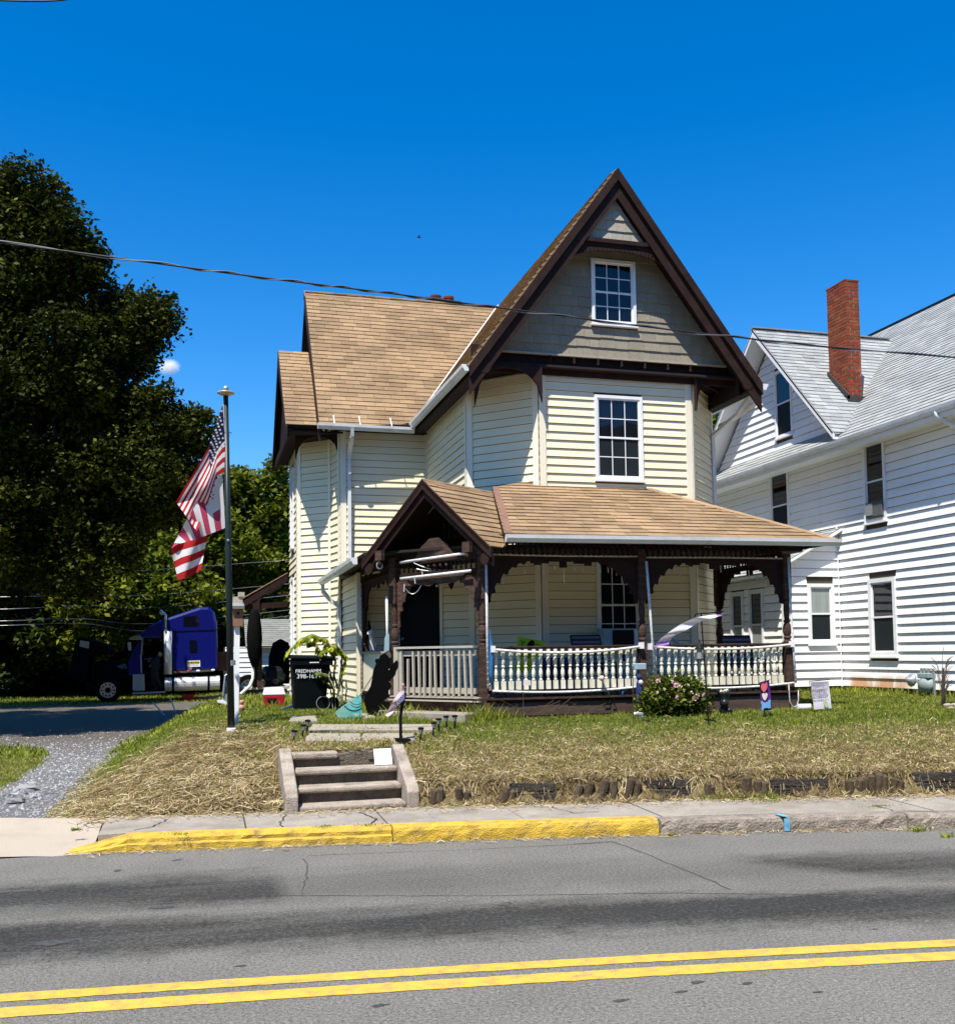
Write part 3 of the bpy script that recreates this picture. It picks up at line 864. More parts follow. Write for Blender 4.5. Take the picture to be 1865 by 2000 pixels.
# left wing, front slope
zW = lambda Y: 6.70 + SL * (Y - 20.6)
ptsW = [(2.35, 20.6, zW(20.6)), (4.38, 20.7, zW(20.7)), (7.17, 23.48, zW(23.48)), (2.35, 23.5, zW(23.5))]
rW = roof_slab('roof', ptsW)
plW = Plane(ptsW[0], (1, 0, 0), (0, 1, SL))
big = tabs(plW, [plW.uw(p) for p in ptsW], .142, .365, rW, M['shingle'], vary=.12)
# keep the 300 largest as pieces, join the rest
if len(big) > 290:
    ext = sorted(big, key=lambda o: max(o.dimensions))[:len(big) - 290]
    mbj = MB(); varj = []
    for o in ext:
        off = org(rW)
        mbj.add([V(v.co) + off for v in o.data.vertices], [tuple(p.vertices) for p in o.data.polygons]); varj += [random.random()] * 6
        bpy.data.objects.remove(o, do_unlink=True)
    setvar(obj('shingle', mbj, M['shingle'], rW, kind='stuff'), varj)
ptsWb = [(2.35, 23.5, zW(23.5)), (9.0, 23.5, zW(23.5)), (9.0, 27.9, zW(23.5) - SL * 4.4), (2.35, 27.9, zW(23.5) - SL * 4.4)]
roof_slab('roof', ptsWb)
# small gable over the side bay
SR, SY = 8.96, 23.0
ptsS = [(1.69, 21.0, 6.79), (2.37, 21.0, 6.79), (2.37, SY, SR), (1.69, SY, SR)]
rS = roof_slab('roof', ptsS)
plS = Plane(ptsS[0], (1, 0, 0), (0, SY - 21.0, SR - 6.79))
tabs(plS, [plS.uw(p) for p in ptsS], .142, .36, rS, M['shingle'], stuff=True)
roof_slab('roof', [(1.69, SY, SR), (2.9, SY, SR), (2.9, 25.0, 6.75), (1.69, 25.0, 6.75)])
# front gable
ptsL = [(EL, YG, zL(EL)), (RX, YG, RZ), (RX, 23.5, RZ), (EL, 20.7, zL(EL))]
rL = roof_slab('roof', ptsL)
plL = Plane((EL, 20.7, zL(EL)), (0, -1, 0), (1, 0, SL))
tabs(plL, [plL.uw(p) for p in ptsL], .142, .365, rL, M['shingle'], stuff=True, thick=.03, lift=.03, ragged=.03)
ptsR = [(ER, YG, zL(ER)), (RX, YG, RZ), (RX, 27.9, RZ), (ER, 27.9, zL(ER))]
rR = roof_slab('roof', ptsR)
plR = Plane((ER, YG, zL(ER)), (0, 1, 0), (-1, 0, SL))
tabs(plR, [plR.uw(p) for p in ptsR], .142, .365, rR, M['shingle'], stuff=True)
mb = MB()
for k in range(22):
    y = YG + k * .34
    if y > 23.3: break
    for sgn in (-1, 1):
        mb.obox((RX, y, RZ + .012), (sgn * .13, 0, -.13 * SL), (0, .36, .0), (0, 0, .014 + .004 * (k % 2)))
obj('ridge_cap', mb, M['shingle'], H, kind='stuff')
mb = MB()
for k in range(14):
    x = 2.33 + k * .34
    for sgn in (-1, 1): mb.obox((x, 23.49, zW(23.49) + .01), (.36, 0, 0), (0, sgn * .13, -.13 * SL), (0, 0, .014 + .004 * (k % 2)))
obj('ridge_cap', mb, M['shingle'], H, kind='stuff')
# valley flashing
M['flash'] = mat('pale_flashing', (.62, .58, .52), .5, .15, 6)
va, vb = V((4.36, 20.62, 6.83)), V((7.12, 23.42, 10.55))
d = (vb - va).normalized()
mb = MB(); mb.quad(va + V((-.02, -.14, .03)), vb + V((-.02, -.14, .03)), vb + V((-.035, -.03, .05)), va + V((-.035, -.03, .05)))
obj('valley_flashing', mb, M['flash'], H)

# ---- front gable woodwork
def rake(mb, y0, y1, drop0, drop1, ext=0.0, mi=0):
    """board under both rakes, between two depths below the roof line"""
    for sgn, ex in ((-1, EL), (1, ER)):
        a0, a1 = V((RX, y0, RZ - drop0 / math.cos(math.atan(SL)))), V((RX, y0, RZ - drop1 / math.cos(math.atan(SL))))
        e = ex
        b0, b1 = V((e, y0, zL(e) - drop0 / math.cos(math.atan(SL)) + ext)), V((e, y0, zL(e) - drop1 / math.cos(math.atan(SL)) + ext))
        mb.prism([a0, b0, b1, a1], (0, y1 - y0, 0), mi)
mb = MB(); rake(mb, YG - .02, YG + .035, -.015, .115); obj('bargeboard', mb, M['brown'], H)
mb = MB(); rake(mb, YG + .036, YG + .075, .10, .30); obj('bargeboard', mb, M['brown_pale'] if 0 else M['brown'], H)
for sgn, ex in ((-1, EL), (1, ER)):       # rounded foot of the barge boards
    mb = MB(); c = V((ex - sgn * .27, YG + .03, zL(ex - sgn * .27) - .36))
    pts = [c + V((math.cos(t) * .11, 0, math.sin(t) * .11)) for t in np.linspace(0, 6.28, 13)[:-1]]
    mb.prism(pts, (0, .06, 0)); obj('barge_foot', mb, M['brown'], H)
YW = 16.57
gz0 = at(1206, 700, YW).z
plGa = Plane((EL, YW, 0), (1, 0, 0), Z)
hw = lambda z, drop=.34: (RZ - drop / math.cos(math.atan(SL)) - z) / SL
mb = MB(); zt = RZ - .2
mb.prism([(RX - hw(gz0, .1), YW, gz0), (RX + hw(gz0, .1), YW, gz0), (RX, YW, RZ - .15)], (0, .08, 0))
gwall = obj('gable_wall', mb, M['sheath'], H)
wg = rel(plGa, at(1152, 505, YW), at(1241, 639, YW))
polyg = [(RX - EL - hw(gz0, .12), gz0 - .0), (RX - EL + hw(gz0, .12), gz0), (RX - EL + .01, RZ - .25), (RX - EL - .01, RZ - .25)]
def shakes(pl, poly, exp, parent, m, hole=None, wmin=.12, wmax=.24):
    w = min(p[1] for p in poly); w1 = max(p[1] for p in poly)
    while w < w1 - .03:
        a, b2 = w + 1e-4, min(w + exp, w1) - 1e-4
        sa, sb = span(poly, a), span(poly, b2) or span(poly, a)
        u = sa[0] - random.uniform(0, .1)
        segs = []
        while u < sa[1]:
            t = random.uniform(wmin, wmax); segs.append((u, u + t)); u += t
        for (x0, x1) in segs:
            c = lambda q, sp: max(sp[0], min(sp[1], q))
            for (k0, k1) in ([(x0, x1)] if not hole or b2 < hole[2] + .01 or a > hole[3] - .01 else [(x0, min(x1, hole[0])), (max(x0, hole[1]), x1)]):
                if k1 - k0 < .015: continue
                p0, p1, q0, q1 = c(k0 + .002, sa), c(k1 - .002, sa), c(k0 + .002, sb), c(k1 - .002, sb)
                if (p1 - p0) + (q1 - q0) < .02: continue
                dn = random.uniform(0, .012); o = .026 + random.uniform(-.003, .004)
                obj('shake', MB().hexa([pl.p(p0, a - dn, 0), pl.p(p1, a - dn, 0), pl.p(q1, b2, 0), pl.p(q0, b2, 0), pl.p(p0, a - dn, o), pl.p(p1, a - dn, o), pl.p(q1, b2, .005), pl.p(q0, b2, .005)]), m, parent)
        w += exp
shakes(plGa, polyg, .182, gwall, M['shake'], wg, .17, .34)
window(gwall, plGa, *wg, M['white'], lower=M['glass'], out=.055)
mb = MB(); mb.bb(RX - hw(gz0, .12), RX + hw(gz0, .12), YW - .05, YW, gz0 - .035, gz0 - .002); obj('drip_board', mb, M['peak_shake'], H)
# apex panel in front of the arch
zc = at(1200, 469, YG + .1).z
zc2 = zc - .13
plP = Plane((RX, YG + .16, 0), (1, 0, 0), Z)
hb = hw(zc, .30)
mb = MB(); mb.prism([(RX - hb, YG + .161, zc), (RX + hb, YG + .161, zc), (RX, YG + .161, RZ - .48)], (0, .03, 0)); ap = obj('apex_panel', mb, M['peak_shake'], H)
shakes(plP, [(-hb, zc), (hb, zc), (.005, RZ - .50), (-.005, RZ - .50)], .20, ap, M['peak_shake'], None, .17, .3)
mb = MB(); mb.bb(RX - hw(zc, .28), RX + hw(zc, .28), YG + .05, YG + .2, zc - .075, zc - .002); mb.bb(RX - hw(zc2, .28), RX + hw(zc2, .28), YG + .09, YG + .18, zc2, zc - .077); obj('collar_beam', mb, M['brown'], H)
# arch with scalloped edge
def arch_pts(rx, rz, z_c, k=40):
    return [(RX + rx * math.cos(t), z_c + rz * math.sin(t)) for t in np.linspace(math.radians(158), math.radians(22), k)]
ax_l, ax_r = at(1108, 509, YG + .15), at(1312, 525, YG + .15)
A_rx = (ax_r.x - ax_l.x) / 2 * 1.07
zc_a = min(ax_l.z, ax_r.z) - .10
top_z = at(1205, 489, YG + .15).z
A_rz = top_z - zc_a
pts = arch_pts(A_rx, A_rz, zc_a)
mb = MB()
for (x0, z0), (x1, z1) in zip(pts[:-1], pts[1:]):
    up = lambda x: min(zc - .04, RZ - .27 / math.cos(math.atan(SL)) - SL * abs(RX - x))
    if up(x0) > z0 and up(x1) > z1:
        mb.prism([(x0, YG + .10, z0), (x1, YG + .10, z1), (x1, YG + .10, up(x1)), (x0, YG + .10, up(x0))], (0, .06, 0))
obj('arch_board', mb, M['brown'], H)
mb = MB()
for (x0, z0) in arch_pts(A_rx, A_rz, zc_a, 31):
    p = [(x0 + .046 * math.cos(t), YG + .085, z0 + .046 * math.sin(t)) for t in np.linspace(0, 6.28, 11)[:-1]]
    mb.prism(p, (0, .03, 0))
obj('scallop_trim', mb, M['brown'], H)
# frieze under the gable with pegs, soffits, spandrels
M['soffit'] = mat('dark_soffit', (.020, .013, .012), .8, .2)
mb = MB(); mb.bb(4.55, 9.8, 16.63, 16.66, 6.9, gz0 + .1); obj('frieze', mb, M['brown'], H)
mb = MB(); mb.bb(4.65, 9.69, 16.5, 20.8, ZS + .01, ZS + .05); mb.bb(4.42, 4.6, 16.16, 20.8, 6.70, 6.74); mb.bb(9.74, 9.92, 16.16, 20.8, 6.70, 6.74); mb.bb(4.602, 4.64, 16.5, 20.8, 6.70, 7.02); mb.bb(9.7, 9.738, 16.5, 20.8, 6.70, 7.02); obj('soffit', mb, M['soffit'], H)
for k in range(7):
    x = 5.98 + k * .46
    mb = MB(); mb.tube([(x, YW - .03, gz0 - .03), (x, YW - .03, gz0 - .13)], .022, 6); mb.ball((x, YW - .03, gz0 - .15), .03, 6, 4); obj('peg', mb, M['brown'], H)
def spandrel(a, b, ztop, legA, legB, th=.05, k=14, rise=.10):
    """board with an arched lower edge between a and b (xy), legs reaching legA / legB below ztop"""
    a, b = V((a[0], a[1], ztop)), V((b[0], b[1], ztop)); d = b - a
    low = []
    for i in range(k + 1):
        t = i / k
        leg = legA if t < .5 else legB
        s_ = abs(2 * t - 1)
        low.append(a + d * t - Z * (rise + (leg - rise) * (1 - math.sqrt(max(0, 1 - s_ ** 2.2)))))
    n = V((d.y, -d.x, 0)).normalized() * th
    mb = MB()
    for p, q, t in zip(low[:-1], low[1:], range(k)):
        mb.prism([p, q, a + d * ((t + 1) / k), a + d * (t / k)], n)
    return obj('spandrel', mb, M['brown'], H)
spandrel((4.56, 16.52), (5.80, 16.52), ZS, ZS - at(930, 796, 16.52).z, ZS - at(1046, 786, 16.52).z, rise=.06)
spandrel((8.82, 16.58), (9.75, 17.3), ZS, .62, .10, rise=.05)
spandrel((1.95, 21.55), (2.82, 21.2), 6.66, .50, .42, rise=.03)
# side bay soffit and rakes
mb = MB(); mb.bb(1.74, 2.9, 21.06, 24.95, 6.66, 6.70); obj('soffit', mb, M['soffit'], H)
mb = MB()
for (ya, za, yb_, zb) in ((20.97, 6.73, SY, SR - .03), (25.0, 6.73, SY, SR - .03)):
    mb.prism([(1.68, ya, za + .03), (1.68, yb_, zb + .03), (1.68, yb_, zb - .34), (1.68, ya, za - .16)], (.05, 0, 0))
mb.bb(1.735, 1.775, 21.05, 24.95, 6.55, 6.74)
obj('bargeboard', mb, M['brown'], H)
mb = MB(); mb.prism([(1.82, 21.1, 6.7), (1.82, SY, SR - .12), (1.82, 24.9, 6.7)], (.05, 0, 0)); obj('gable_wall', mb, M['brown'], H)
mb = MB()
for (ya, yb_) in ((20.58, 23.5),):
    mb.prism([(2.33, ya, zW(ya) - .02), (2.33, yb_, zW(yb_) + .0), (2.33, yb_, zW(yb_) - .36), (2.33, ya, zW(ya) - .3)], (.045, 0, 0))
obj('bargeboard', mb, M['brown'], H)
plGl = Plane((2.62, 26.4, 0), (0, -1, 0), Z)
mb = MB(); mb.prism([(2.64, 20.9, 6.7), (2.64, 23.5, 10.35), (2.64, 26.1, 6.7)], (.05, 0, 0)); gl = obj('gable_wall', mb, M['sheath'], H)
laps(plGl, [(.3, 6.7), (5.5, 6.7), (2.92, 10.35), (2.88, 10.35)], EXP, gl, M['cream'], stuff=True)

# ---- gutters and downspouts
def gutter(p, q, name='gutter', w=.12, h=.11, ends=True):
    p, q = V(p), V(q); d = (q - p).normalized(); s = V((d.y, -d.x, 0))
    sec = [(0, 0), (0, -h), (w * .55, -h), (w * .8, -h * .55), (w * .95, -h * .5), (w, 0), (w - .012, 0), (w * .75, -h * .4), (.012, -h * .45), (.012, 0)]
    mb = MB(); k = len(sec)
    for e in (p, q): mb.v.extend([tuple(e + s * a + Z * b) for a, b in sec])
    for i in range(k): mb.f.append((i, (i + 1) % k, k + (i + 1) % k, k + i)); mb.m.append(0)
    mb.f += [tuple(reversed(range(k))), tuple(range(k, 2 * k))]; mb.m += [0, 0]
    if ends:
        for e, sg in ((p, -1), (q, 1)):
            mb.prism([e + Z * .002, e - Z * h, e - Z * h + s * w * .6, e + s * w + Z * .002], d * .006 * sg)
    return obj(name, mb, M['gutter'], H)
gutter((2.31, 20.58, 6.74), (4.34, 20.62, 6.74))
gutter((4.36, 20.6, 6.86), (4.36, 16.12, 6.84))
gutter((9.98, 16.12, 6.84), (9.98, 24, 6.84))
gutter((4.44, 14.42, 3.73), (10.26, 14.42, 3.755))
gutter((2.46, 21.0, 3.52), (2.50, 16.52, 3.56))
for x in (2.66, 3.2, 3.87):
    mb = MB(); mb.beam((x, 20.55, 6.73), (x, 20.78, 6.98), .02, .01); obj('gutter_strap', mb, M['gutter'], H)
def downspout(pts, r=.042):
    mb = MB()
    for a, b in zip(pts[:-1], pts[1:]):
        mb.beam(a, b, r * 2, r * 1.6, up=(1, 0, .01) if abs((V(b) - V(a)).normalized().z) > .9 else Z)
    return obj('downspout', mb, M['gutter'], H)
downspout([(3.02, 20.52, 6.66), (3.02, 20.56, 6.5), (3.02, 21.0, 6.2), (3.02, 21.03, 3.95), (3.0, 20.9, 3.82), (2.62, 20.7, 3.62)])
downspout([(2.44, 20.95, 3.44), (2.44, 20.95, 3.28), (2.6, 21.02, 3.1), (2.80, 21.05, 2.95), (2.80, 21.05, 1.1)])
downspout([(9.95, 16.4, 6.75), (9.9, 16.9, 6.45), (9.82, 17.75, 6.2), (9.86, 17.8, 4.4)])
mb = MB(); mb.tube([(10.02, 16.35, 6.72), (10.02, 16.5, 6.55), (9.95, 17.0, 6.42), (9.9, 17.6, 6.38)], .04, 8); obj('downspout', mb, M['gutter'], H)
# chimney behind the ridge with two clay pots
cA, cB = at(842, 579, 25.3), at(884, 577, 25.3)
mb = MB(); mb.bb(cA.x - .05, cB.x + .05, 25.0, 25.6, 9, cA.z - .16); ch = obj('chimney', mb, M['brick'], H)
for x in (cA.x + .12, cB.x - .12):
    mb = MB(); mb.lathe([(.15, cA.z - .16), (.13, cA.z - .05), (.15, cA.z - .04), (.15, cA.z + .02), (.1, cA.z + .03)], (x, 25.3, 0), 10); obj('chimney_pot', mb, M['brick'], ch)
# ---------------------------------------------------------------- porch
YP = 14.80
DK = 1.215
# deck and ceiling
deckp = [(4.15, YP + .03), (9.68, YP + .03), (9.68, 18.4), (2.95, 18.9), (2.95, 16.45)]
mb = MB(); mb.prism([(x, y, DK - .05) for x, y in deckp], (0, 0, .05)); obj('deck', mb, M['deck'], H)
mb = MB(); mb.prism([(x, y, 3.60) for x, y in [(4.2, YP + .1), (9.9, YP + .1), (9.9, 18.4), (4.7, 18.9), (2.6, 21.0), (2.6, 16.5)]], (0, 0, .04)); obj('ceiling', mb, M['soffit'], H)
# roof faces
zf = lambda Y: 3.74 + .504 * (Y - 14.40)
ptsP = [(4.42, 14.40, zf(14.4)), (10.22, 14.40, zf(14.4)), (7.93, 16.70, zf(16.7)), (5.6, 16.92, zf(16.92)), (4.86, 16.5, zf(16.5))]
rP = roof_slab('roof', ptsP[:4] + ptsP[4:], .07)
plP2 = Plane(ptsP[0], (1, 0, 0), (0, 1, .504))
tabs(plP2, [plP2.uw(p) for p in ptsP], .168, .34, rP, M['shingle'], stuff=True, vary=.12, thick=.012)
zr = lambda X: zf(14.4) + .512 * (10.22 - X)
ptsPR = [(10.22, 14.40, zr(10.22)), (10.22, 18.6, zr(10.22)), (8.6, 18.6, zr(8.6)), (7.93, 16.70, zr(7.93))]
rPR = roof_slab('roof', ptsPR, .07)
plPR = Plane(ptsPR[0], (0, 1, 0), (-1, 0, .512))
tabs(plPR, [plPR.uw(p) for p in ptsPR], .168, .34, rPR, M['shingle'], stuff=True)
h0, h1 = V((10.22, 14.38, zf(14.4) + .02)), V((7.93, 16.70, zf(16.7) + .02))
mb = MB(); k = 16
for i in range(k):
    a, b = h0.lerp(h1, i / k), h0.lerp(h1, (i + 1.15) / k)
    for off in (V((-.12, 0, -.012)), V((0, .12, -.012))):
        mb.prism([a, b, b + off, a + off], (0, 0, .014 + .004 * (i % 2)))
obj('hip_cap', mb, M['shingle'], H, kind='stuff')
# entry gable, turned to the left
ED, EN = V((-.588, .809, 0)), V((-.809, -.588, 0))
ER_ = V((.809, .588, 0))
EM = V((3.64, 15.585, 0))
def E(w, z, o=0.0): return EM + ED * w + EN * o + Z * z
R0 = V((3.36, 15.35, at(825, 937, 15.35).z)); ES = .875
def EPt(t, w, dz=0.0): return R0 + ER_ * t - ED * w - Z * (ES * abs(w)) + Z * dz
vt = 1.80
ptsE = [EPt(0, 1.34), EPt(.30, 1.34), EPt(.75, 1.12), EPt(2.3, 0), EPt(0, 0)]
rE = roof_slab('roof', ptsE, .06)
plEr = Plane(EPt(0, 1.34), ER_, (EPt(0, 0) - EPt(0, 1.34)))
tabs(plEr, [plEr.uw(p) for p in ptsE], .145, .36, rE, M['shingle'], stuff=True, thick=.014)
roof_slab('roof', [EPt(0, -1.38), EPt(2.2, -1.38), EPt(2.2, 0), EPt(0, 0)], .06)
mb = MB()
for i in range(8):
    a, b = EPt(i * .23, 0, .01), EPt(i * .23 + .27, 0, .01)
    for sg in (1, -1):
        off = -ED * sg * .11 - Z * ES * .11
        mb.prism([a, b, b + off, a + off], (0, 0, .016 + .004 * (i % 2)))
obj('ridge_cap', mb, M['shingle'], H, kind='stuff')
roof_slab('roof', [(2.50, 16.5, 3.58), (2.5, 21.1, 3.54), (4.7, 21.1, 4.4), (4.7, 16.9, 4.4)], .05)
va, vb = V((4.44, 14.41, zf(14.41) + .02)), V((4.87, 16.5, zf(16.5) + .02))
mb = MB(); mb.prism([va, va + V((.11, 0, 0)), vb + V((.10, 0, 0)), vb], (0, 0, .014)); mb.prism([va - V((.005, 0, .22)), va - V((.005, 0, 0)), vb - V((.005, 0, 0)), vb - V((.005, 0, .10))], (.004, 0, 0))
obj('valley_flashing', mb, M['copper'], H)
# entry barge boards
def ebarge(o0, o1, d0, d1, nm, m, ext=0.03):
    for sg in (-1, 1):
        W = 1.36
        p = [R0 + EN * o0 - ED * 0 - Z * (d0 + .0), R0 + EN * o0 - Z * d1]
        e = lambda d: R0 + EN * o0 + ED * sg * W - Z * (ES * W + d)
        mb = MB(); mb.prism([p[0], e(d0), e(d1), p[1]], -EN * (o1)); obj(nm, mb, m, H)
ebarge(.0, .05, -.01, .15, 'bargeboard', M['brown'])
ebarge(-.05, .04, .13, .27, 'bargeboard', M['brown'])
for sg in (-1, 1):
    mb = MB(); c = R0 + ED * sg * .92 - Z * (ES * .92 + .33) - EN * .02
    mb.obox(c - ED * .07 - Z * .09, ED * .14, EN * .08, Z * .16); mb.ball(c - Z * .13 + EN * .04, .045, 8, 5)
    obj('bracket_block', mb, M['brown_pale'], H)
    mb = MB(); c = R0 + ED * sg * 1.22 - Z * (ES * 1.22 + .27) - EN * .07
    mb.prism([c + ED * math.cos(t) * .09 + Z * math.sin(t) * .09 for t in np.linspace(0, 6.28, 13)[:-1]], EN * .05); obj('barge_foot', mb, M['brown'], H)

# posts
TURN = [(.066, 0), (.066, .02), (.05, .035), (.05, .05), (.066, .065), (.066, .085), (.048, .10), (.06, .13), (.072, .18), (.07, .24), (.055, .30), (.042, .325), (.055, .34), (.055, .365), (.040, .38), (.048, .45), (.052, .55), (.046, .66), (.055, .68), (.055, .72)]
def post(x, y, top=3.55, rot=0.0, z0=DK, sq=2.06):
    r = .068; mb = MB(); ca, sa = math.cos(rot) * r, math.sin(rot) * r
    def box(za, zb):
        q = [(x - ca + sa, y - sa - ca), (x + ca + sa, y + sa - ca), (x + ca - sa, y + sa + ca), (x - ca - sa, y - sa + ca)]
        mb.hexa([(a, b, za) for a, b in q] + [(a, b, zb) for a, b in q])
    box(z0 - .1, sq); p = obj('porch_post', mb, M['brown_pale'], H)
    mb = MB(); box(sq + .72, top); obj('upper_block', mb, M['brown_pale'], p)
    mb = MB(); mb.lathe([(a, sq + b) for a, b in TURN], (x, y, 0), 12); obj('turning', mb, M['brown_pale'], p, smooth=False)
    return p
PX_ = [(4.19, YP + .07), (6.87, YP + .07), (9.53, YP + .07)]
for x, y in PX_: post(x, y)
eL = E(.93, 0); post(eL.x, eL.y, rot=.63)
post(2.97, 18.80); post(9.53, 17.15)
# frieze with spindles and lower rail
def frieze(a, b, z0=3.44, z1=3.70, pitch=.097, drop=True):
    a, b = V(a), V(b); d = (b - a); L = d.length; d.normalize(); n = V((d.y, -d.x, 0))
    mb = MB(); mb.beam(a + Z * z0, b + Z * z0, .075, .06); mb.beam(a + Z * z1, b + Z * z1, .09, .07); obj('frieze_rail', mb, M['brown'], H)
    k = int(L / pitch)
    for i in range(k):
        p = a + d * (L * (i + .5) / k)
        mb = MB(); mb.lathe([(.012, z0 + .03), (.02, z0 + .06), (.012, z0 + .09), (.034, z0 + .13), (.012, z0 + .17), (.02, z0 + .2), (.012, z1 - .03)], p, 6); obj('spindle', mb, M['brown'], H)
    # running trim under the rail, with scalloped drops
    mb = MB()
    for i in range(int(L / .06)):
        t = (i + .5) / int(L / .06); x = abs(2 * t - 1)
        h = .035 + .03 * (math.sin(t * L * 9) > .3)
        if abs(t - .5) < .035: h = .13
        elif abs(abs(t - .5) - .17) < .016: h = .09
        p = a + d * (L * t)
        mb.obox(p - d * .031 + n * -.015 + Z * (z0 - .03 - h), d * .062, n * .03, Z * h)
    obj('frieze_trim', mb, M['brown'], H)
def bracket(p, d, z=3.42, w=.66, h=.72, m=None):
    """fretwork bracket at a post: p post face, d direction away from it"""
    p, d = V(p), V(d).normalized(); n = V((d.y, -d.x, 0))
    prof = [(0, 0), (w, 0), (w, -.06), (w * .93, -.10), (w * .86, -.07), (w * .78, -.09), (w * .74, -.15), (w * .64, -.135), (w * .56, -.19), (w * .52, -.26), (w * .42, -.245), (w * .36, -.32), (w * .34, -.40), (w * .25, -.39), (w * .20, -.46), (w * .22, -.54), (w * .12, -.56), (w * .09, -.64), (w * .10, -h * .95), (0, -h)]
    mb = MB(); mb.prism([p + d * a + Z * (z + b) - n * .014 for a, b in prof], n * .028)
    return obj('bracket', mb, m or M['brown'], H)
X = V((1, 0, 0)); Yv = V((0, 1, 0))
frieze((4.26, YP + .07, 0), (6.80, YP + .07, 0)); frieze((6.94, YP + .07, 0), (9.46, YP + .07, 0))
for i, (x, y) in enumerate(PX_):
    if i < 2: bracket((x + .07, y, 0), X)
    if i > 0: bracket((x - .07, y, 0), -X)
bracket((9.53, YP + .14, 0), Yv); bracket((9.53, 17.08, 0), -Yv)
frieze((9.53, YP + .14, 0), (9.53, 17.08, 0))
a, b = E(.86, 0), E(-.86, 0)
frieze(a, b, 3.24, 3.44)
bracket(E(.86, 0, .0), -ED, 3.20, .5, .85, M['brown_pale']); bracket(E(-.86, 0), ED, 3.20, .5, .85, M['brown_pale'])
q = V((2.98, 18.74, 0)); r_ = V((eL.x, eL.y, 0)); dd = (q - r_).normalized()
frieze(r_ + dd * .07, q, 3.28, 3.46); bracket(r_ + dd * .07, dd, 3.24, .5, .7); bracket(q, -dd, 3.24, .5, .7)
# beams that carry the roof
mb = MB(); mb.bb(4.1, 9.62, YP + .02, YP + .12, 3.735, 3.79); mb.bb(9.48, 9.58, YP + .14, 18, 3.735, 3.79); obj('beam', mb, M['brown'], H)
# fan panel and knobs in the entry gable
mb = MB(); mb.prism([E(.42, 3.50, .03), E(-.42, 3.50, .03), E(-.30, 3.66, .03), E(-.10, 3.80, .03), E(.10, 3.80, .03), E(.30, 3.66, .03)], EN * .03); obj('fan_panel', mb, M['brown_pale'], H)
mb = MB(); mb.prism([E(.62, 3.19, .02), E(-.62, 3.19, .02), E(-.42, 3.07, .02), E(-.12, 3.03, .02), E(.0, 3.08, .02), E(.12, 3.03, .02), E(.42, 3.07, .02)], EN * .03); obj('fan_panel', mb, M['brown_pale'], H)
for k in range(5):
    mb = MB(); mb.ball(E(.25 - k * .125, 3.36, .05), .03, 7, 5); obj('knob', mb, M['brown_pale'], H)
mb = MB()
for k in range(6):
    for j in range(3): mb.beam(E(.3 - k * .11, 3.85 + j * .1, -.55), E(.3 - k * .11, 3.93 + j * .1, -.55), .045, .03)
obj('lattice', mb, M['brown_pale'], H)
# white rope-light tubes fixed along posts and beams
M['tube'] = mat('white_light_tube', (.74, .74, .72), .5, .12, 14, dirt=(.28, .27, .25), dirt_amt=.7, dirt_scale=26)
M['tube_dull'] = mat('weathered_light_tube', (.52, .49, .42), .6, .2, 14, dirt=(.14, .13, .11), dirt_amt=.8, dirt_scale=30)
def ltube(pts, r=.017, studs=True, m=None, n=None):
    mb = MB(); pts = [V(p) for p in pts]; mb.tube(pts, r, 7)
    t = obj('light_tube', mb, m or M['tube'], H, smooth=True)
    if studs:
        mb = MB()
        for a, b in zip(pts[:-1], pts[1:]):
            k = max(1, int((b - a).length / .085))
            for i in range(k): mb.ball(a.lerp(b, (i + .5) / k) + V((-.003, -.012, .008)), .012, 5, 3)
        obj('bulb', mb, M['tube'], t, kind='stuff')
    return t
ltube([E(.70, 3.45, .10), E(0, 3.475, .10), E(-.72, 3.50, .10)], .024); ltube([E(.70, 3.18, .10), E(0, 3.20, .10), E(-.78, 3.22, .10)], .024)
def wp(px, py, o=.1):          # a point on the entry face, o in front of it
    d_ = _ray(px, py); P0 = EM + EN * o
    return EYE + d_ * ((P0 - EYE).dot(EN) / d_.dot(EN))
ltube([wp(775, 1074, -.25), wp(847, 989, -.25)], .016, m=M['tube_dull']); ltube([wp(876, 1007, -.02), wp(908, 1040, -.02)], .014, m=M['tube_dull'])
ltube([at(949, 1083, YP), at(951, 1200, YP), at(953, 1345, YP - .02)], .021)
ltube([at(1262, 1096, YP - .03), at(1270, 1200, YP - .05), at(1280, 1330, YP - .06)], .022)
ltube([at(1539, 1088, YP), at(1545, 1200, YP - .02), at(1549, 1262, YP - .02), at(1554, 1334, YP - .02)], .02, m=M['tube'])
ltube([at(755, 1165, 16.3), at(757, 1275, 16.25)], .022); ltube([V((2.9, 18.72, 3.3)), V((2.9, 18.72, 1.15))], .02, m=M['tube_dull'])
ltube([at(960, 1083, YP + .03), at(1100, 1086, YP + .03), at(1246, 1087, YP + .03)], .014, m=M['tube_dull'])
ltube([at(1254, 1089, YP + .03), at(1400, 1089, YP + .03), at(1538, 1091, YP + .03)], .014, m=M['tube_dull'])
ltube([at(708, 1124, 18.6), at(725, 1119, 17.9), at(742, 1117, 17.4)], .018, m=M['tube_dull'])
def sag(p, q, s, k=12): return [V(p).lerp(V(q), i / k) - Z * (s * 4 * (i / k) * (1 - i / k)) for i in range(k + 1)]
ltube(sag(at(964, 1269, YP - .04), at(1251, 1263, YP - .04), .07), .021); ltube(sag(at(962, 1350, YP - .04), at(1254, 1341, YP - .04), .05), .019)
ltube(sag(at(1268, 1263, YP - .04), at(1546, 1259, YP - .04), .06), .021); ltube(sag(at(1330, 1344, YP - .04), at(1551, 1334, YP - .04), .035), .019)
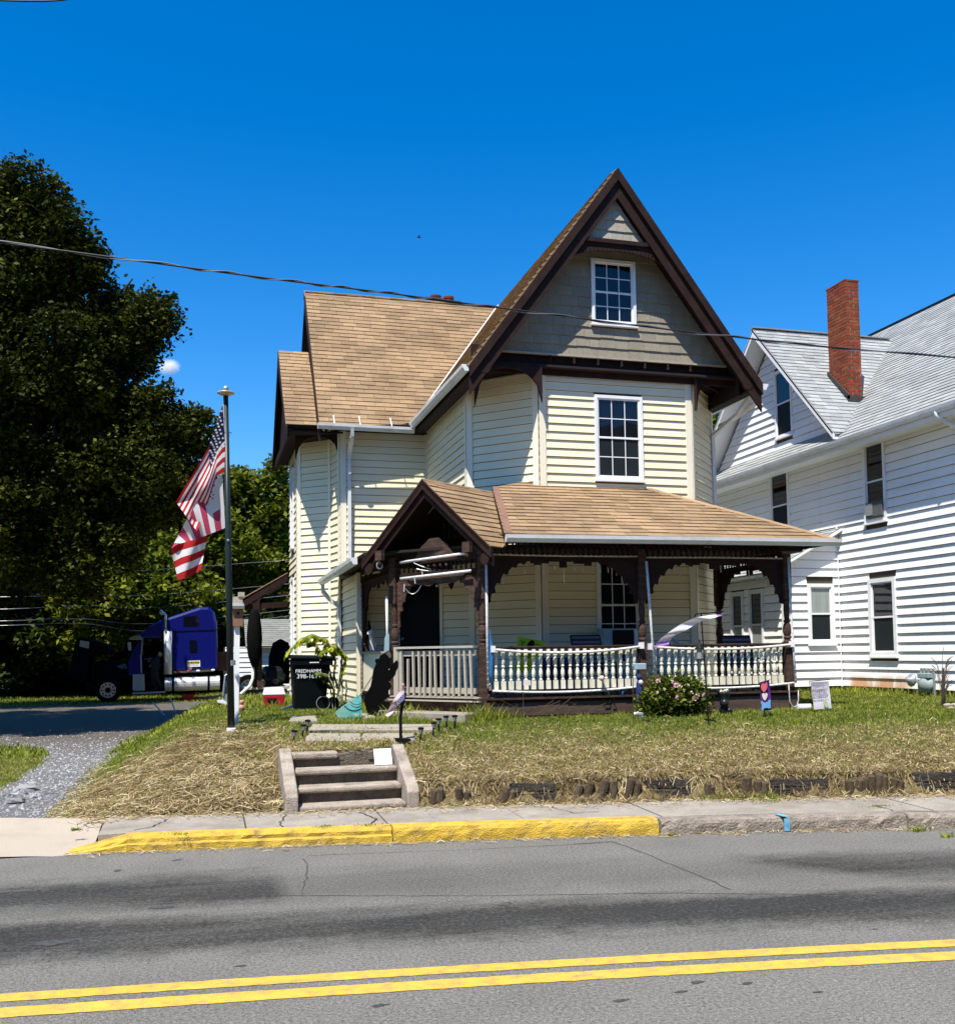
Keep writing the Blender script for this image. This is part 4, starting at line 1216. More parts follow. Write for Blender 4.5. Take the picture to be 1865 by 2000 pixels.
for (px, py) in ((1252, 1261), (1270, 1263), (1546, 1258), (962, 1268)):
    c = at(px, py, YP - .03); mb = MB(); mb.bb(c.x - .035, c.x + .035, c.y - .04, c.y + .03, c.z - .05, c.z + .05); obj('tube_connector', mb, M['white'], H)

# front railings with turned balusters
BP = [(.018, 0), (.018, .005), (.026, .02), (.015, .045), (.022, .07), (.030, .12), (.029, .17), (.018, .235), (.016, .255), (.028, .27), (.028, .285), (.017, .30), (.026, .34), (.030, .39), (.020, .46), (.016, .48)]
def baluster_mesh():
    mb = MB(); mb.bb(-.034, .034, -.030, .030, 0, .135); mb.lathe([(a * 1.05, .135 + b * .81) for a, b in BP[1:]], (0, 0, 0), 8); mb.bb(-.026, .026, -.026, .026, .525, .625)
    me = bpy.data.meshes.new('baluster'); me.from_pydata(mb.v, [], mb.f); me.materials.append(M['baluster']); return me
BME = baluster_mesh()
def rail(mb, a, b, w, h): mb.beam(a, b, w, h)
for x0, x1, k, lab in ((4.27, 6.79, 20, 0), (6.95, 9.45, 20, 1)):
    mb = MB(); rail(mb, (x0, YP + .07, 2.00), (x1, YP + .07, 2.00), .09, .05); mb.beam((x0, YP + .07, 2.035), (x1, YP + .07, 2.035), .12, .018); obj('handrail', mb, M['brown_pale'], H)
    mb = MB(); rail(mb, (x0, YP + .07, 1.335), (x1, YP + .07, 1.335), .085, .06); obj('bottom_rail', mb, M['brown'], H)
    for i in range(k):
        o = bpy.data.objects.new('baluster', BME); link(o, H)
        x = x0 + .11 + (x1 - x0 - .2) * i / (k - 1)
        o.location = V((x, YP + .03, 1.368)) - org(H); o.rotation_euler = (random.uniform(-.012, .012), random.uniform(-.018, .018), random.uniform(-.15, .15)); o['_o'] = org(H)
mb = MB(); mb.beam((9.53, YP + .14, 2.0), (9.53, 17.08, 2.0), .09, .05); mb.beam((9.53, YP + .14, 1.335), (9.53, 17.08, 1.335), .085, .06); obj('handrail', mb, M['brown_pale'], H)
for i in range(14):
    o = bpy.data.objects.new('baluster', BME); link(o, H); o.location = V((9.5, 15.1 + i * .138, 1.368)) - org(H); o['_o'] = org(H)
# plain grey railing across the old entry
for z, w, h, nm in ((2.045, .14, .035, 'handrail'), (1.95, .04, .085, 'handrail'), (1.36, .04, .09, 'bottom_rail')):
    mb = MB(); mb.beam(E(.78, z, .08), E(-.84, z, .08), w, h); obj(nm, mb, M['rail'], H)
for i in range(13):
    w = .66 - i * .121 + random.uniform(-.012, .012)
    mb = MB(); mb.beam(E(w, 1.28, .12), E(w + random.uniform(-.02, .02), 1.985 - (.12 if i == 1 else 0), .125), .036, .036, up=EN); obj('slat', mb, M['rail'], H)
mb = MB(); mb.beam(E(.80, 1.2, .11), E(.80, 2.06, .11), .10, .04, up=EN); obj('newel', mb, M['rail'], H)
mb = MB(); mb.beam(E(.70, 1.3, .10), E(.70, 2.0, .10), .07, .05, up=EN); obj('newel', mb, M['rail'], H)
# half wall at the left end and enclosed corner
a, b = V((2.93, 18.74, 0)), V((eL.x - .02, eL.y + .1, 0))
dd = (b - a).normalized(); nn = V((dd.y, -dd.x, 0))
mb = MB(); mb.obox(a + Z * 1.26, dd * (b - a).length, -nn * .06, Z * .70); obj('half_wall', mb, M['cream_trim'], H)
mb = MB(); mb.obox(a + Z * 1.962 + nn * .05, dd * (b - a).length, -nn * .16, Z * .035); obj('sill', mb, M['rail'], H)
mb = MB(); mb.obox(a + Z * 1.22 + nn * .04, dd * (b - a).length, -nn * .1, Z * .05); mb.obox(a + Z * .90 + nn * .02, dd * (b - a).length, -nn * .05, Z * .31); obj('skirt_board', mb, M['brown'], H)
def infill(A, B, z0, z1, holes=()):
    pl, L = wallplane(A, B, z0)
    mb = MB(); mb.obox(pl.p(0, 0, -.06), pl.u * L, pl.n * .058, Z * (z1 - z0)); w_ = obj('wall', mb, M['sheath'], H)
    laps(pl, [(0, 0), (L, 0), (L, z1 - z0), (0, z1 - z0)], EXP, w_, M['cream'], holes)
    return pl, L, w_
infill((2.88, 21.1), (2.88, 18.88), .98, 3.52)
mb = MB(); mb.bb(2.83, 2.92, 18.82, 18.92, .98, 3.5); obj('corner_trim', mb, M['cream_trim'], H)
infill((2.95, 18.92), (3.62, 18.92), DK, 3.6)
plV, LV, wV = infill((3.60, 18.90), (4.82, 17.70), DK, 3.6, [(.10, 1.0, 0, 2.15)])
mb = MB()
for (u0, u1, z0, z1) in ((.04, .10, 0, 2.2), (1.0, 1.06, 0, 2.2), (.10, 1.0, 2.15, 2.2)): mb.obox(plV.p(u0, z0, 0), plV.u * (u1 - u0), Z * (z1 - z0), plV.n * .035)
dr = obj('door', mb, M['cream_trim'], H)
M['door'] = mat('black_screen_door', (.005, .005, .006), .5, .2, 4, spec=.06)
mb = MB(); mb.obox(plV.p(.10, 0, .002), plV.u * .9, Z * 2.15, plV.n * .012); obj('door_leaf', mb, M['door'], dr)
mb = MB(); mb.beam(plV.p(.14, .95, .022), plV.p(.96, .95, .022), .05, .018, up=plV.n); obj('door_rail', mb, M['black'], dr)
mb = MB(); mb.ball(plV.p(.18, 1.02, .04), .03, 6, 4); obj('handle', mb, M['metal'], dr)
# skirts
for x0, x1 in ((4.0, 6.82), (6.85, 9.69)):
    mb = MB(); mb.bb(x0, x1, YP - .005, YP + .03, .965 if x0 < 5 else .945, 1.165); obj('skirt_board', mb, M['skirt'], H)
for i in range(23):
    x = 4.02 + i * .247
    mb = MB(); mb.bb(x + .004, x + .243, YP - .05 + random.uniform(-.006, .006), YP + .2, DK + .001, DK + .026); obj('deck_board', mb, M['brown_pale'], H)
mb = MB(); mb.bb(4.0, 9.69, YP + .0, YP + .03, 1.17, DK - .002); obj('rim_joist', mb, M['brown'], H)
mb = MB(); mb.bb(9.66, 9.70, YP + .04, 18.4, .93, DK - .005); obj('skirt_board', mb, M['skirt'], H)
mb = MB(); mb.bb(4.0, 9.64, YP + .3, YP + .34, .5, 1.15); obj('foundation', mb, M['found'], H)
# entry base: brick strip and concrete step
mb = MB(); mb.obox(E(.95, 1.19, .16), -ED * 1.9, -EN * .3, Z * .022); mb.obox(E(.93, 1.245, .14), -ED * 1.86, -EN * .3, Z * .018); obj('deck_edge', mb, M['rail'], H)
mb = MB(); mb.obox(E(.93, .85, .04), -ED * 1.86, -EN * .2, Z * .34); fe = obj('foundation', mb, M['found'], H)
M['brick_dark'] = mat('dark_foundation_brick', (.085, .035, .026), .9, .2, 5, obvar=.3, bump=.4)
for j in range(2):
    for i in range(8):
        w = .9 - i * .235 - (j % 2) * .11
        mb = MB(); mb.obox(E(w, 1.045 + j * .073, .042), -ED * .222, EN * .014, Z * .064); obj('brick', mb, M['brick_dark'], fe)
mb = MB(); mb.obox(E(.98, .80, .50), -ED * 1.93, -EN * .46, Z * .235); obj('step', mb, M['conc'], H, bevel=.015)
# air conditioner in the window
mb = MB(); a, b = at(1176, 1228, 16.4), at(1247, 1264, 16.4)
mb.bb(a.x, b.x, 16.32, 16.66, b.z, a.z); M['acblue'] = mat('pale_blue_plastic', (.30, .42, .46), .5, .06); ac = tag(obj('air_conditioner', mb, M['acblue'], None, bevel=.01), 'pale blue window air conditioner under the raised sash behind the porch railing', 'air conditioner')
mb = MB(); mb.bb(a.x + .16, b.x - .13, 16.308, 16.319, b.z + .03, a.z - .03); obj('grille', mb, M['black'], ac)
mb = MB(); mb.bb(b.x - .11, b.x - .05, 16.312, 16.319, b.z + .02, a.z - .02); obj('panel', mb, M['white'], ac)
# ================================================================ white neighbour on the right
W = thing('neighbour_house', 'white sided two-storey house with grey shingle roof and tall brick chimney at right', 'house', (16, 19, 1.0))
XW = 13.40
WZ = 1.13
WE = 6.25       # eave height
YA, YB = 12.0, 27.0
wc = MB(); wc.bb(XW, 22.5, YA, YB, 1.0, WE); wcore = obj('wall', wc, M['sheath'], W)
mb = MB(); mb.bb(XW + .04, 22.4, YA + .05, YB - .05, .5, WZ + .0); obj('foundation', mb, M['found'], W)
def wsiding_mat():
    m = M['wsiding']; n, l = nodes_of(m); b = n['Principled BSDF']
    src = b.inputs['Base Color'].links[0].from_socket
    geo = n.new('ShaderNodeNewGeometry'); sp = n.new('ShaderNodeSeparateXYZ'); l.new(geo.outputs['Position'], sp.inputs[0])
    zf_ = mrange(n, l, sp.outputs['Z'], 1.28, 1.40, 1, 0)
    y0 = mrange(n, l, sp.outputs['Y'], 16.55, 16.9, 0, 1); y1 = mrange(n, l, sp.outputs['Y'], 18.4, 18.75, 1, 0)
    x0 = mrange(n, l, sp.outputs['X'], 13.2, 13.3, 0, 1)
    mp = n.new('ShaderNodeMapping'); mp.inputs['Scale'].default_value = (1, 3, .8); l.new(geo.outputs['Position'], mp.inputs['Vector'])
    nz = mrange(n, l, noise(n, l, mp.outputs[0], 1.1, 5, .65), .30, .50, 0, 1)
    f = math2(n, l, 'MULTIPLY', math2(n, l, 'MULTIPLY', zf_, y0), math2(n, l, 'MULTIPLY', math2(n, l, 'MULTIPLY', y1, x0), nz))
    c = mixc(n, l, math2(n, l, 'MULTIPLY', f, .85), src, (.48, .20, .045))
    # faint runs of grime below the windows
    mp2 = n.new('ShaderNodeMapping'); mp2.inputs['Scale'].default_value = (2, 5, .35); l.new(geo.outputs['Position'], mp2.inputs['Vector'])
    g2_ = mrange(n, l, noise(n, l, mp2.outputs[0], 1.6, 5, .7), .55, .75, 0, .30)
    c = mixc(n, l, g2_, c, (.55, .50, .43))
    l.new(c, b.inputs['Base Color'])
wsiding_mat()
WX = .182
pw = Plane((XW, YB, WZ), (0, -1, 0), Z)
def wr(a, b):
    A, B = atx(a[0], a[1], XW), atx(b[0], b[1], XW)
    return (YB - A.y, YB - B.y, B.z - WZ, A.z - WZ)
h2a, h2b, h1a = wr((1504, 931), (1545, 1040)), wr((1686, 866), (1735, 1015)), wr((1698, 1132), (1757, 1282))
h2a = (h2a[0], h2a[1], h2b[2], h2b[3])
laps(pw, [(0, 0), (YB - YA, 0), (YB - YA, WE - WZ), (0, WE - WZ)], WX, wcore, M['wsiding'], [h2a, h2b, h1a], out=.036, maxlen=9)
window(wcore, pw, *h2a, M['white'], grid=(1, 1), lower=M['screen'], out=.05, sill=False, fw=.06)
f2 = window(wcore, pw, *h2b, M['white'], grid=(1, 1), glass_m=M['glass'], lower=M['glass'], out=.05, fw=.07)
window(wcore, pw, *h1a, M['white'], grid=(1, 1), glass_m=M['glass'], lower=M['screen'], out=.06, fw=.085)
# small air conditioner in the upper window
a, b = atx(1693, 984, XW - .05), atx(1726, 1006, XW - .05)
mb = MB(); mb.bb(XW - .10, XW - .02, b.y, a.y, b.z, a.z); M['acgrey'] = mat('grey_case', (.10, .10, .10), .6, .1); ac2 = tag(obj('air_conditioner', mb, M['acgrey'], None, bevel=.01), 'small grey air conditioner in the upstairs window of the white house', 'air conditioner')
mb = MB(); mb.bb(XW - .11, XW - .101, b.y + (a.y - b.y) * .55, a.y - .02, b.z + .04, a.z - .03); obj('panel', mb, M['metal'], ac2)
# one storey bump-out towards the cream house
XB_, YF, YBk = 12.02, 18.84, 25.0
zb0, zbt = WZ, 4.55
bmp = MB(); bmp.prism([(XB_, YF, 1.0), (XW - .01, YF, 1.0), (XW - .01, YF, 4.5), (XB_, YF, 3.72)], (0, YBk - YF, 0)); bcore = obj('wall', bmp, M['sheath'], W)
mb = MB(); mb.bb(XB_ + .03, XW, YF + .03, YBk - .05, .5, 1.11); obj('foundation', mb, M['found'], W)
pf = Plane((XB_, YF, WZ), (1, 0, 0), Z)
A, B = at(1574, 1140, YF), at(1630, 1258, YF)
hb = (A.x - XB_, B.x - XB_, B.z - WZ, A.z - WZ)
laps(pf, [(0, 0), (XW - XB_ - .03, 0), (XW - XB_ - .03, 4.5 - WZ), (0, 3.72 - WZ)], WX, bcore, M['wsiding'], [hb], out=.036)
window(bcore, pf, *hb, M['white'], grid=(1, 1), glass_m=M['curtain'], lower=M['screen'], out=.05, fw=.075)
pl2 = Plane((XB_, YBk, WZ), (0, -1, 0), Z)
def br(a, b):
    A, B = atx(a[0], a[1], XB_), atx(b[0], b[1], XB_)
    return (YBk - A.y, YBk - B.y, B.z - WZ, A.z - WZ)
k1, k2 = br((1428, 1158), (1457, 1290)), br((1463, 1153), (1496, 1290))
laps(pl2, [(0, 0), (YBk - YF, 0), (YBk - YF, 3.7 - WZ), (0, 3.7 - WZ)], WX, bcore, M['wsiding'], [k1, k2], out=.036)
window(bcore, pl2, *k1, M['white'], grid=(1, 1), lower=M['curtain'], out=.05, fw=.07); window(bcore, pl2, *k2, M['white'], grid=(1, 1), lower=M['curtain'], out=.05, fw=.07)
mb = MB(); mb.bb(XB_ - .035, XB_ + .05, YF - .036, YF + .05, 1.1, 3.72); obj('corner_trim', mb, M['white'], W)
mb = MB(); mb.bb(XW - .05, XW - .028, YF - .05, YF - .0, 1.1, 4.6); obj('corner_trim', mb, M['white'], W)
def wroof(pts, name='roof', th=.08):
    pts = [V(p) for p in pts]; n = (pts[1] - pts[0]).cross(pts[2] - pts[0]).normalized()
    if n.z < 0: n = -n
    mb = MB(); mb.prism([p - n * th for p in pts], n * (th - .012)); return obj(name, mb, M['white'], W)
def shing(poly3, O, u, w, parent, exp=.15, tw=.33):
    pl = Plane(O, u, w); tabs(pl, [pl.uw(p) for p in poly3], exp, tw, parent, M['gshingle'], stuff=True, thick=.012)
pb_ = [(XB_ - .42, YF - .15, 3.56), (XB_ - .42, YBk, 3.56), (XW, YBk, 4.56), (XW, YF - .15, 4.56)]
rb = wroof(pb_); shing([pb_[1], pb_[0], pb_[3], pb_[2]], pb_[1], (0, -1, 0), (XW - XB_ + .42, 0, 1.0), rb)
mb = MB(); mb.beam((XB_ - .42, YF - .16, 3.53), (XW, YF - .16, 4.52), .03, .12, up=(0, -1, .0)); obj('fascia', mb, M['white'], W)
# main roof: ridge along the street-to-back axis, gable dormer wall facing left
XE = 12.94
MS = .86
zm = lambda X: WE + .07 + MS * (X - XE)
XR = 17.9
gY, gz = 21.22, 9.72        # apex of the side gable
gl_, gr_ = 24.15, 18.22     # feet of its rakes
pm = [(XE, 27.5, zm(XE)), (XE, 11.5, zm(XE)), (XR, 11.5, zm(XR)), (XR, 27.5, zm(XR))]
rm = wroof(pm, th=.12)
plm = Plane(pm[0], (0, -1, 0), (1, 0, MS))
# where the side gable's slope meets the main slope
gs = (gz - 6.66) / (gY - gr_)
XJ = XE + (gz - zm(XE)) / MS
# shingles of the part in front of the valley
foot = V((XE + .38, gr_, zm(XE + .38)))
va = plm.uw((XE, gr_ + .05, zm(XE))); vj = plm.uw((XJ, gY, zm(XJ))); top = plm.uw((XR, gY, zm(XR)))
vf = plm.uw((XE, 11.5, zm(XE))); vt_ = plm.uw((XR, 11.5, zm(XR)))
vb1 = plm.uw((XR, 27.5, zm(XR))); vb2 = plm.uw((XJ, 27.5, zm(XJ)))
tabs(plm, [va, vf, vt_, vb1, vb2, vj], .15, .33, rm, M['gshingle'], stuff=True)
mb = MB(); mb.bb(XE - .02, XE + .10, 11.5, 27.5, zm(XE) - .22, zm(XE) - .135); obj('soffit', mb, M['white'], W)
mb = MB(); mb.bb(XE + .02, XW, 11.5, 27.5, zm(XE) - .20, zm(XE) - .16); obj('soffit', mb, M['wsiding'], W)
# pent roof strip under the gable, gable wall, rakes
ps = [(XE, 24.6, zm(XE)), (XE, gr_ - .1, zm(XE)), (XW + .0, gr_ - .1, zm(XE) + .42), (XW, 24.6, zm(XE) + .42)]
rp = wroof(ps, th=.06); shing(ps, ps[0], (0, -1, 0), (XW - XE, 0, .42), rp, .14)
XGW = XW - .02
mb = MB(); mb.prism([(XGW, gl_ - .3, WE + .2), (XGW, gY, gz - .35), (XGW, gr_ + .35, WE + .2)], (.1, 0, 0)); gw = obj('gable_wall', mb, M['sheath'], W)
pg = Plane((XGW, gl_, 0), (0, -1, 0), Z)
A, B = atx(1513, 728, XGW), atx(1550, 846, XGW)
hg = (gl_ - A.y, gl_ - B.y, B.z, A.z)
laps(pg, [(.3, WE + .45), (gl_ - gr_ - .3, WE + .45), (gl_ - gY + .01, gz - .4), (gl_ - gY - .01, gz - .4)], WX, gw, M['wsiding'], [hg], out=.036)
window(gw, pg, *hg, M['white'], grid=(1, 1), lower=M['screen'], out=.045, fw=.045)
XO = XW - .50              # overhang of the side gable
for sg, yf in ((1, gl_ + .22), (-1, gr_ - .05)):
    zf0 = 6.52
    mb = MB(); mb.prism([(XO, gY, gz), (XO, yf, zf0), (XO, yf, zf0 - .15), (XO, gY, gz - .19)], (.035, 0, 0)); obj('bargeboard', mb, M['white'], W)
    mb = MB(); mb.prism([(XO + .036, gY, gz - .16), (XO + .036, yf, zf0 - .12), (XO + .036, yf, zf0 - .14), (XO + .036, gY, gz - .18)], (XW - XO - .02, 0, 0)); obj('soffit', mb, M['wsiding'], W)
    for i in range(9):      # soffit boards between barge and wall
        t0, t1 = i / 9 + .004, (i + 1) / 9 - .004
pr = [(XO, gr_ - .05, 6.52), (XO, gY, gz), (XJ, gY, gz), (XE + .25, gr_ - .05, 6.52)]
rg = wroof(pr, th=.05)
plg = Plane((XO, gr_ - .05, 6.52), (1, 0, 0), (0, gY - gr_ + .05, gz - 6.52))
tabs(plg, [plg.uw(p) for p in pr], .15, .33, rg, M['gshingle'], stuff=True)
pr2 = [(XO, gl_ + .22, 6.52), (XO, gY, gz), (XJ, gY, gz), (XE + .2, gl_ + .22, 6.52)]
wroof(pr2, th=.05)
mb = MB(); mb.beam((XO - .01, gY, gz + .03), (XJ - .1, gY, gz + .03), .16, .03); obj('ridge_cap', mb, M['gshingle'], W)
mb = MB(); mb.beam((XO + .05, gY + .08, gz - .02), (XJ - .4, gY + .08, gz - .0), .06, .05); obj('ridge_vent', mb, M['black'], W)
mb = MB(); mb.beam((XR, 11.5, zm(XR) + .01), (XR, 27.5, zm(XR) + .01), .14, .05); obj('ridge_cap', mb, M['black'], W)
# gutter along the eave, downspout at the right
def wgutter(p, q):
    p, q = V(p), V(q); sec = [(0, 0), (0, -.12), (-.07, -.12), (-.10, -.06), (-.115, 0), (-.10, 0), (-.085, -.05), (-.012, -.06), (-.012, 0)]
    mb = MB(); k = len(sec)
    for e in (p, q): mb.v.extend([(e.x + a, e.y, e.z + b) for a, b in sec])
    for i in range(k): mb.f.append((i, (i + 1) % k, k + (i + 1) % k, k + i)); mb.m.append(0)
    mb.f += [tuple(reversed(range(k))), tuple(range(k, 2 * k))]; mb.m += [0, 0]
    return obj('gutter', mb, M['gutter'], W)
wgutter((XE, 11.5, zm(XE) - .01), (XE, 24.7, zm(XE) - .01))
c0 = atx(1830, 812, XE - .04)
mb = MB(); mb.tube([(XE - .05, c0.y, WE + .0), (XE - .05, c0.y, WE - .10), (XE + .1, c0.y - .1, WE - .25), (XW - .12, c0.y - .2, WE - .36), (XW - .07, c0.y - .23, WE - .5)], .045, 8); obj('downspout', mb, M['gutter'], W, smooth=True)
mb = MB(); mb.bb(XW - .11, XW - .035, c0.y - .28, c0.y - .18, 1.2, WE - .48); obj('downspout', mb, M['gutter'], W)
# chimney, laid brick by brick
cb, cr = at(1650, 786, 18.7), at(1684, 786, 18.7)
CXa, CYa = 13.72, 18.75
P1 = atx(1658, 780, 13.98)
cw, cd = .36, .70
yq = P1.y
chx0, chy0 = 13.98, yq
# front-left vertical edge seen at x = 1652: put the corner there
chz0, chz1 = 6.9, atx(1650, 545, chx0).z
mb = MB(); mb.bb(chx0 + .012, chx0 + cw - .012, chy0 + .012, chy0 + cd - .012, chz0, chz1 - .02); chim = obj('chimney', mb, M['mortar'], W)
bh, bl, jt = .075, .215, .015
k = 0; zq = chz0 + .2
while zq < chz1 - bh:
    for (ax, L, base, nrm) in ((0, cw, V((chx0, chy0, 0)), -1), (1, cd, V((chx0, chy0, 0)), -1), (1, cd, V((chx0 + cw - .1, chy0, 0)), 1)):
        if nrm == 1 and zq < 8.6: continue
        s0 = 0 if (k + ax) % 2 == 0 else -.11
        x = s0
        while x < L - .01:
            a_, b_ = max(0, x), min(L, x + bl)
            if b_ - a_ > .03:
                mb = MB(); pr_ = random.uniform(-.004, .004)
                if ax == 0: mb.bb(chx0 + a_ + jt / 2, chx0 + b_ - jt / 2, chy0 - pr_, chy0 + .1, zq, zq + bh - jt)
                elif nrm == -1: mb.bb(chx0 - pr_, chx0 + .1, chy0 + a_ + jt / 2, chy0 + b_ - jt / 2, zq, zq + bh - jt)
                else: mb.bb(chx0 + cw - .1, chx0 + cw - pr_, chy0 + a_ + jt / 2, chy0 + b_ - jt / 2, zq, zq + bh - jt)
                obj('brick', mb, M['brick'], chim)
            x += bl
    zq += bh; k += 1
mb = MB(); mb.bb(chx0 - .006, chx0 + cw + .006, chy0 - .006, chy0 + cd + .006, chz1 - .03, chz1 + .01); obj('cap_course', mb, M['brick'], chim)
mb = MB(); zz = lambda y: gz - gs * (gY - y)
mb.prism([(chx0 - .05, chy0 - .05, zz(chy0) - .02), (chx0 - .05, chy0 + cd, zz(chy0 + cd) - .02), (chx0 - .05, chy0 + cd, zz(chy0 + cd) + .09), (chx0 - .05, chy0 - .05, zz(chy0) + .09)], (.04, 0, 0)); mb.bb(chx0 - .05, chx0 + cw + .05, chy0 - .05, chy0 - .01, zz(chy0) - .1, zz(chy0) + .06); obj('flashing', mb, M['found'], chim)
# gas meter against the wall
G0 = V((12.95, 16.0, 0)); G0.y = (on(1810, 1364, 1.0)).y
gx, gy = 13.05, atx(1810, 1340, 13.05).y
gm = thing('gas_meter', 'grey gas meter with regulator and pipes against the white house wall', 'gas meter', (gx, gy, 1.0))
M['gmeter'] = mat('grey_green_enamel', (.25, .32, .32), .5, .12, 8, dirt=(.30, .20, .08), dirt_amt=.4, dirt_scale=9)
zm_ = lambda py: atx(1810, py, gx).z
mb = MB(); mb.bb(gx - .09, gx + .09, gy - .15, gy + .15, zm_(1325), zm_(1315)); obj('index_box', mb, M['gmeter'], gm, bevel=.015)
mb = MB(); mb.ball((gx, gy, zm_(1338)), .19, 12, 8, sc=(.7, 1, .85)); obj('body', mb, M['gmeter'], gm, smooth=True)
mb = MB(); mb.lathe([(.03, 0), (.12, .01), (.13, .03), (.12, .06), (.06, .08), (.05, .14)], (gx - .02, gy + .34, zm_(1330)), 12, axis=(-.8, .1, .1)); obj('regulator', mb, M['metal'], gm, smooth=True)
zt_ = zm_(1307)
for pts in ([(gx, gy + .14, zm_(1316)), (gx, gy + .14, zt_), (gx, gy - .2, zt_), (gx, gy - .2, .95)], [(gx, gy + .05, zm_(1316)), (gx, gy + .05, zt_ - .01)], [(gx, gy - .07, zm_(1316)), (gx, gy - .07, zt_ - .01)], [(gx, gy + .34, zm_(1330)), (gx, gy + .22, zm_(1332)), (gx, gy + .2, .95)], [(gx, gy - .2, zm_(1330)), (XW, gy - .2, zm_(1330))]):
    mb = MB(); mb.tube(pts, .022, 7); obj('pipe', mb, M['metal'], gm)
# ================================================================ turf
def blade_mat(name, stops, transl=.25):
    """colour comes from the per-blade attribute through a ramp"""
    m = bpy.data.materials.new(name); m.use_nodes = True
    n, l = nodes_of(m); b = n['Principled BSDF']
    a = n.new('ShaderNodeAttribute'); a.attribute_name = 'var'
    r = n.new('ShaderNodeValToRGB'); l.new(a.outputs['Fac'], r.inputs[0])
    while len(r.color_ramp.elements) < len(stops): r.color_ramp.elements.new(.5)
    for e, (p, c) in zip(r.color_ramp.elements, stops): e.position = p; e.color = (*c, 1)
    l.new(r.outputs[0], b.inputs['Base Color']); b.inputs['Roughness'].default_value = .6; b.inputs['Specular IOR Level'].default_value = .25
    t = n.new('ShaderNodeBsdfTranslucent'); l.new(r.outputs[0], t.inputs['Color'])
    x = n.new('ShaderNodeMixShader'); x.inputs[0].default_value = transl
    l.new(b.outputs[0], x.inputs[1]); l.new(t.outputs[0], x.inputs[2]); l.new(x.outputs[0], n['Material Output'].inputs['Surface'])
    return m
M['blade'] = blade_mat('grass_blade', [(0, (.045, .072, .005)), (.35, (.15, .195, .012)), (.7, (.29, .31, .035)), (1, (.44, .40, .10))])
M['straw'] = blade_mat('dry_straw', [(0, (.10, .062, .022)), (.35, (.29, .205, .09)), (.7, (.52, .41, .215)), (1, (.70, .59, .37))])
HOUSE_BOX = [(4.0, 9.72, 14.78, 28), (2.05, 4.1, 18.6, 28), (9.5, 10.0, 17.5, 28), (11.95, 25, 18.8, 28), (13.35, 25, 11, 28)]
def free(X, Y):
    ok = np.ones(len(X), bool)
    for a, b, c, d in HOUSE_BOX: ok &= ~((X > a) & (X < b) & (Y > c) & (Y < d))
    ok &= ~((X > .88) & (X < 2.44) & (Y < 12.42) & (Y > 10.4))       # the steps
    return ok & ~in_drive(X, Y)
def seen(X, Y, pad=60):
    d = np.stack([X, Y, zg(X, Y)], -1) - np.array(EYE)
    zc_ = d @ np.array(FW); px = CX + FPX * (d @ np.array(RT)) / zc_
    return (px > -pad) & (px < 1865 + pad)
def scatter(N, x0, x1, y0, y1, power=1.0):
    X = x0 + (x1 - x0) * rng.random(N); Y = y0 + (y1 - y0) * rng.random(N) ** power
    v = Y - ykerb(X)
    k = (v > 1.12) & free(X, Y) & seen(X, Y)
    return X[k], Y[k]
def blades(X, Y, h, w, lean, col, name, m, label, flat=False, z0=None):
    n = len(X); Zb = zg(X, Y) - .004 if z0 is None else z0
    a = rng.random(n) * 6.283; b = rng.random(n) * 6.283
    wx, wy = np.cos(a) * w / 2, np.sin(a) * w / 2
    lx, ly = np.cos(b) * lean, np.sin(b) * lean
    if not flat:
        base = np.stack([X, Y, Zb], -1)
        mid = base + np.stack([lx * .35, ly * .35, h * .6], -1)
        tip = base + np.stack([lx, ly, h], -1)
        s = np.stack([wx, wy, np.zeros(n)], -1)
        q1 = np.stack([base - s, base + s, mid + s * .75], 1); q2 = np.stack([base - s, mid + s * .75, mid - s * .75], 1); q3 = np.stack([mid - s * .75, mid + s * .75, tip], 1)
        tri = np.stack([q1, q2, q3], 1).reshape(-1, 3, 3); rep = 3
    else:                       # straw lying about: two bent strips
        dx, dy = np.cos(a), np.sin(a); L = lean
        p0 = np.stack([X - dx * L / 2, Y - dy * L / 2, Zb + .006 + h * rng.random(n)], -1)
        p2 = np.stack([X + dx * L / 2, Y + dy * L / 2, Zb + .006 + h * rng.random(n)], -1)
        for p in ((p0, p2) if z0 is None else ()): p[:, 2] = np.maximum(p[:, 2], zg(p[:, 0], p[:, 1]) + .006)
        p1 = (p0 + p2) / 2 + np.stack([-dy * L * .15 * rng.normal(size=n), dx * L * .15 * rng.normal(size=n), h * rng.random(n) * 1.3], -1)
        s = np.stack([-dy * w / 2, dx * w / 2, w * .3 * rng.normal(size=n)], -1)
        q = [np.stack([p0 - s, p0 + s, p1 + s], 1), np.stack([p0 - s, p1 + s, p1 - s], 1), np.stack([p1 - s, p1 + s, p2 + s], 1), np.stack([p1 - s, p2 + s, p2 - s], 1)]
        tri = np.stack(q, 1).reshape(-1, 3, 3); rep = 4
    return fast_mesh(name, tri, 3, m, var=np.repeat(col, rep), kind='stuff', label=label)
# green lawn
Xa, Ya = scatter(330000, -5.5, 17.5, 10.2, 21, 1.15)
dr_ = dryness(Xa, Ya); keep = rng.random(len(Xa)) > dr_ * .72
Xa, Ya, dr_ = Xa[keep], Ya[keep], dr_[keep]
n_ = len(Xa); pat = wob(Xa * 1.7, Ya * 2.3) * .16 + wob(Xa * 4.1 + 2, Ya * 5.0) * .10
blades(Xa, Ya, .022 + .035 * rng.random(n_) * (1 + .5 * pat) , .006 + .005 * rng.random(n_), .012 + .035 * rng.random(n_), np.clip(.38 + pat + .22 * rng.normal(size=n_) + dr_ * .5, 0, 1), 'grass', M['blade'], 'short green lawn grass round the porch')
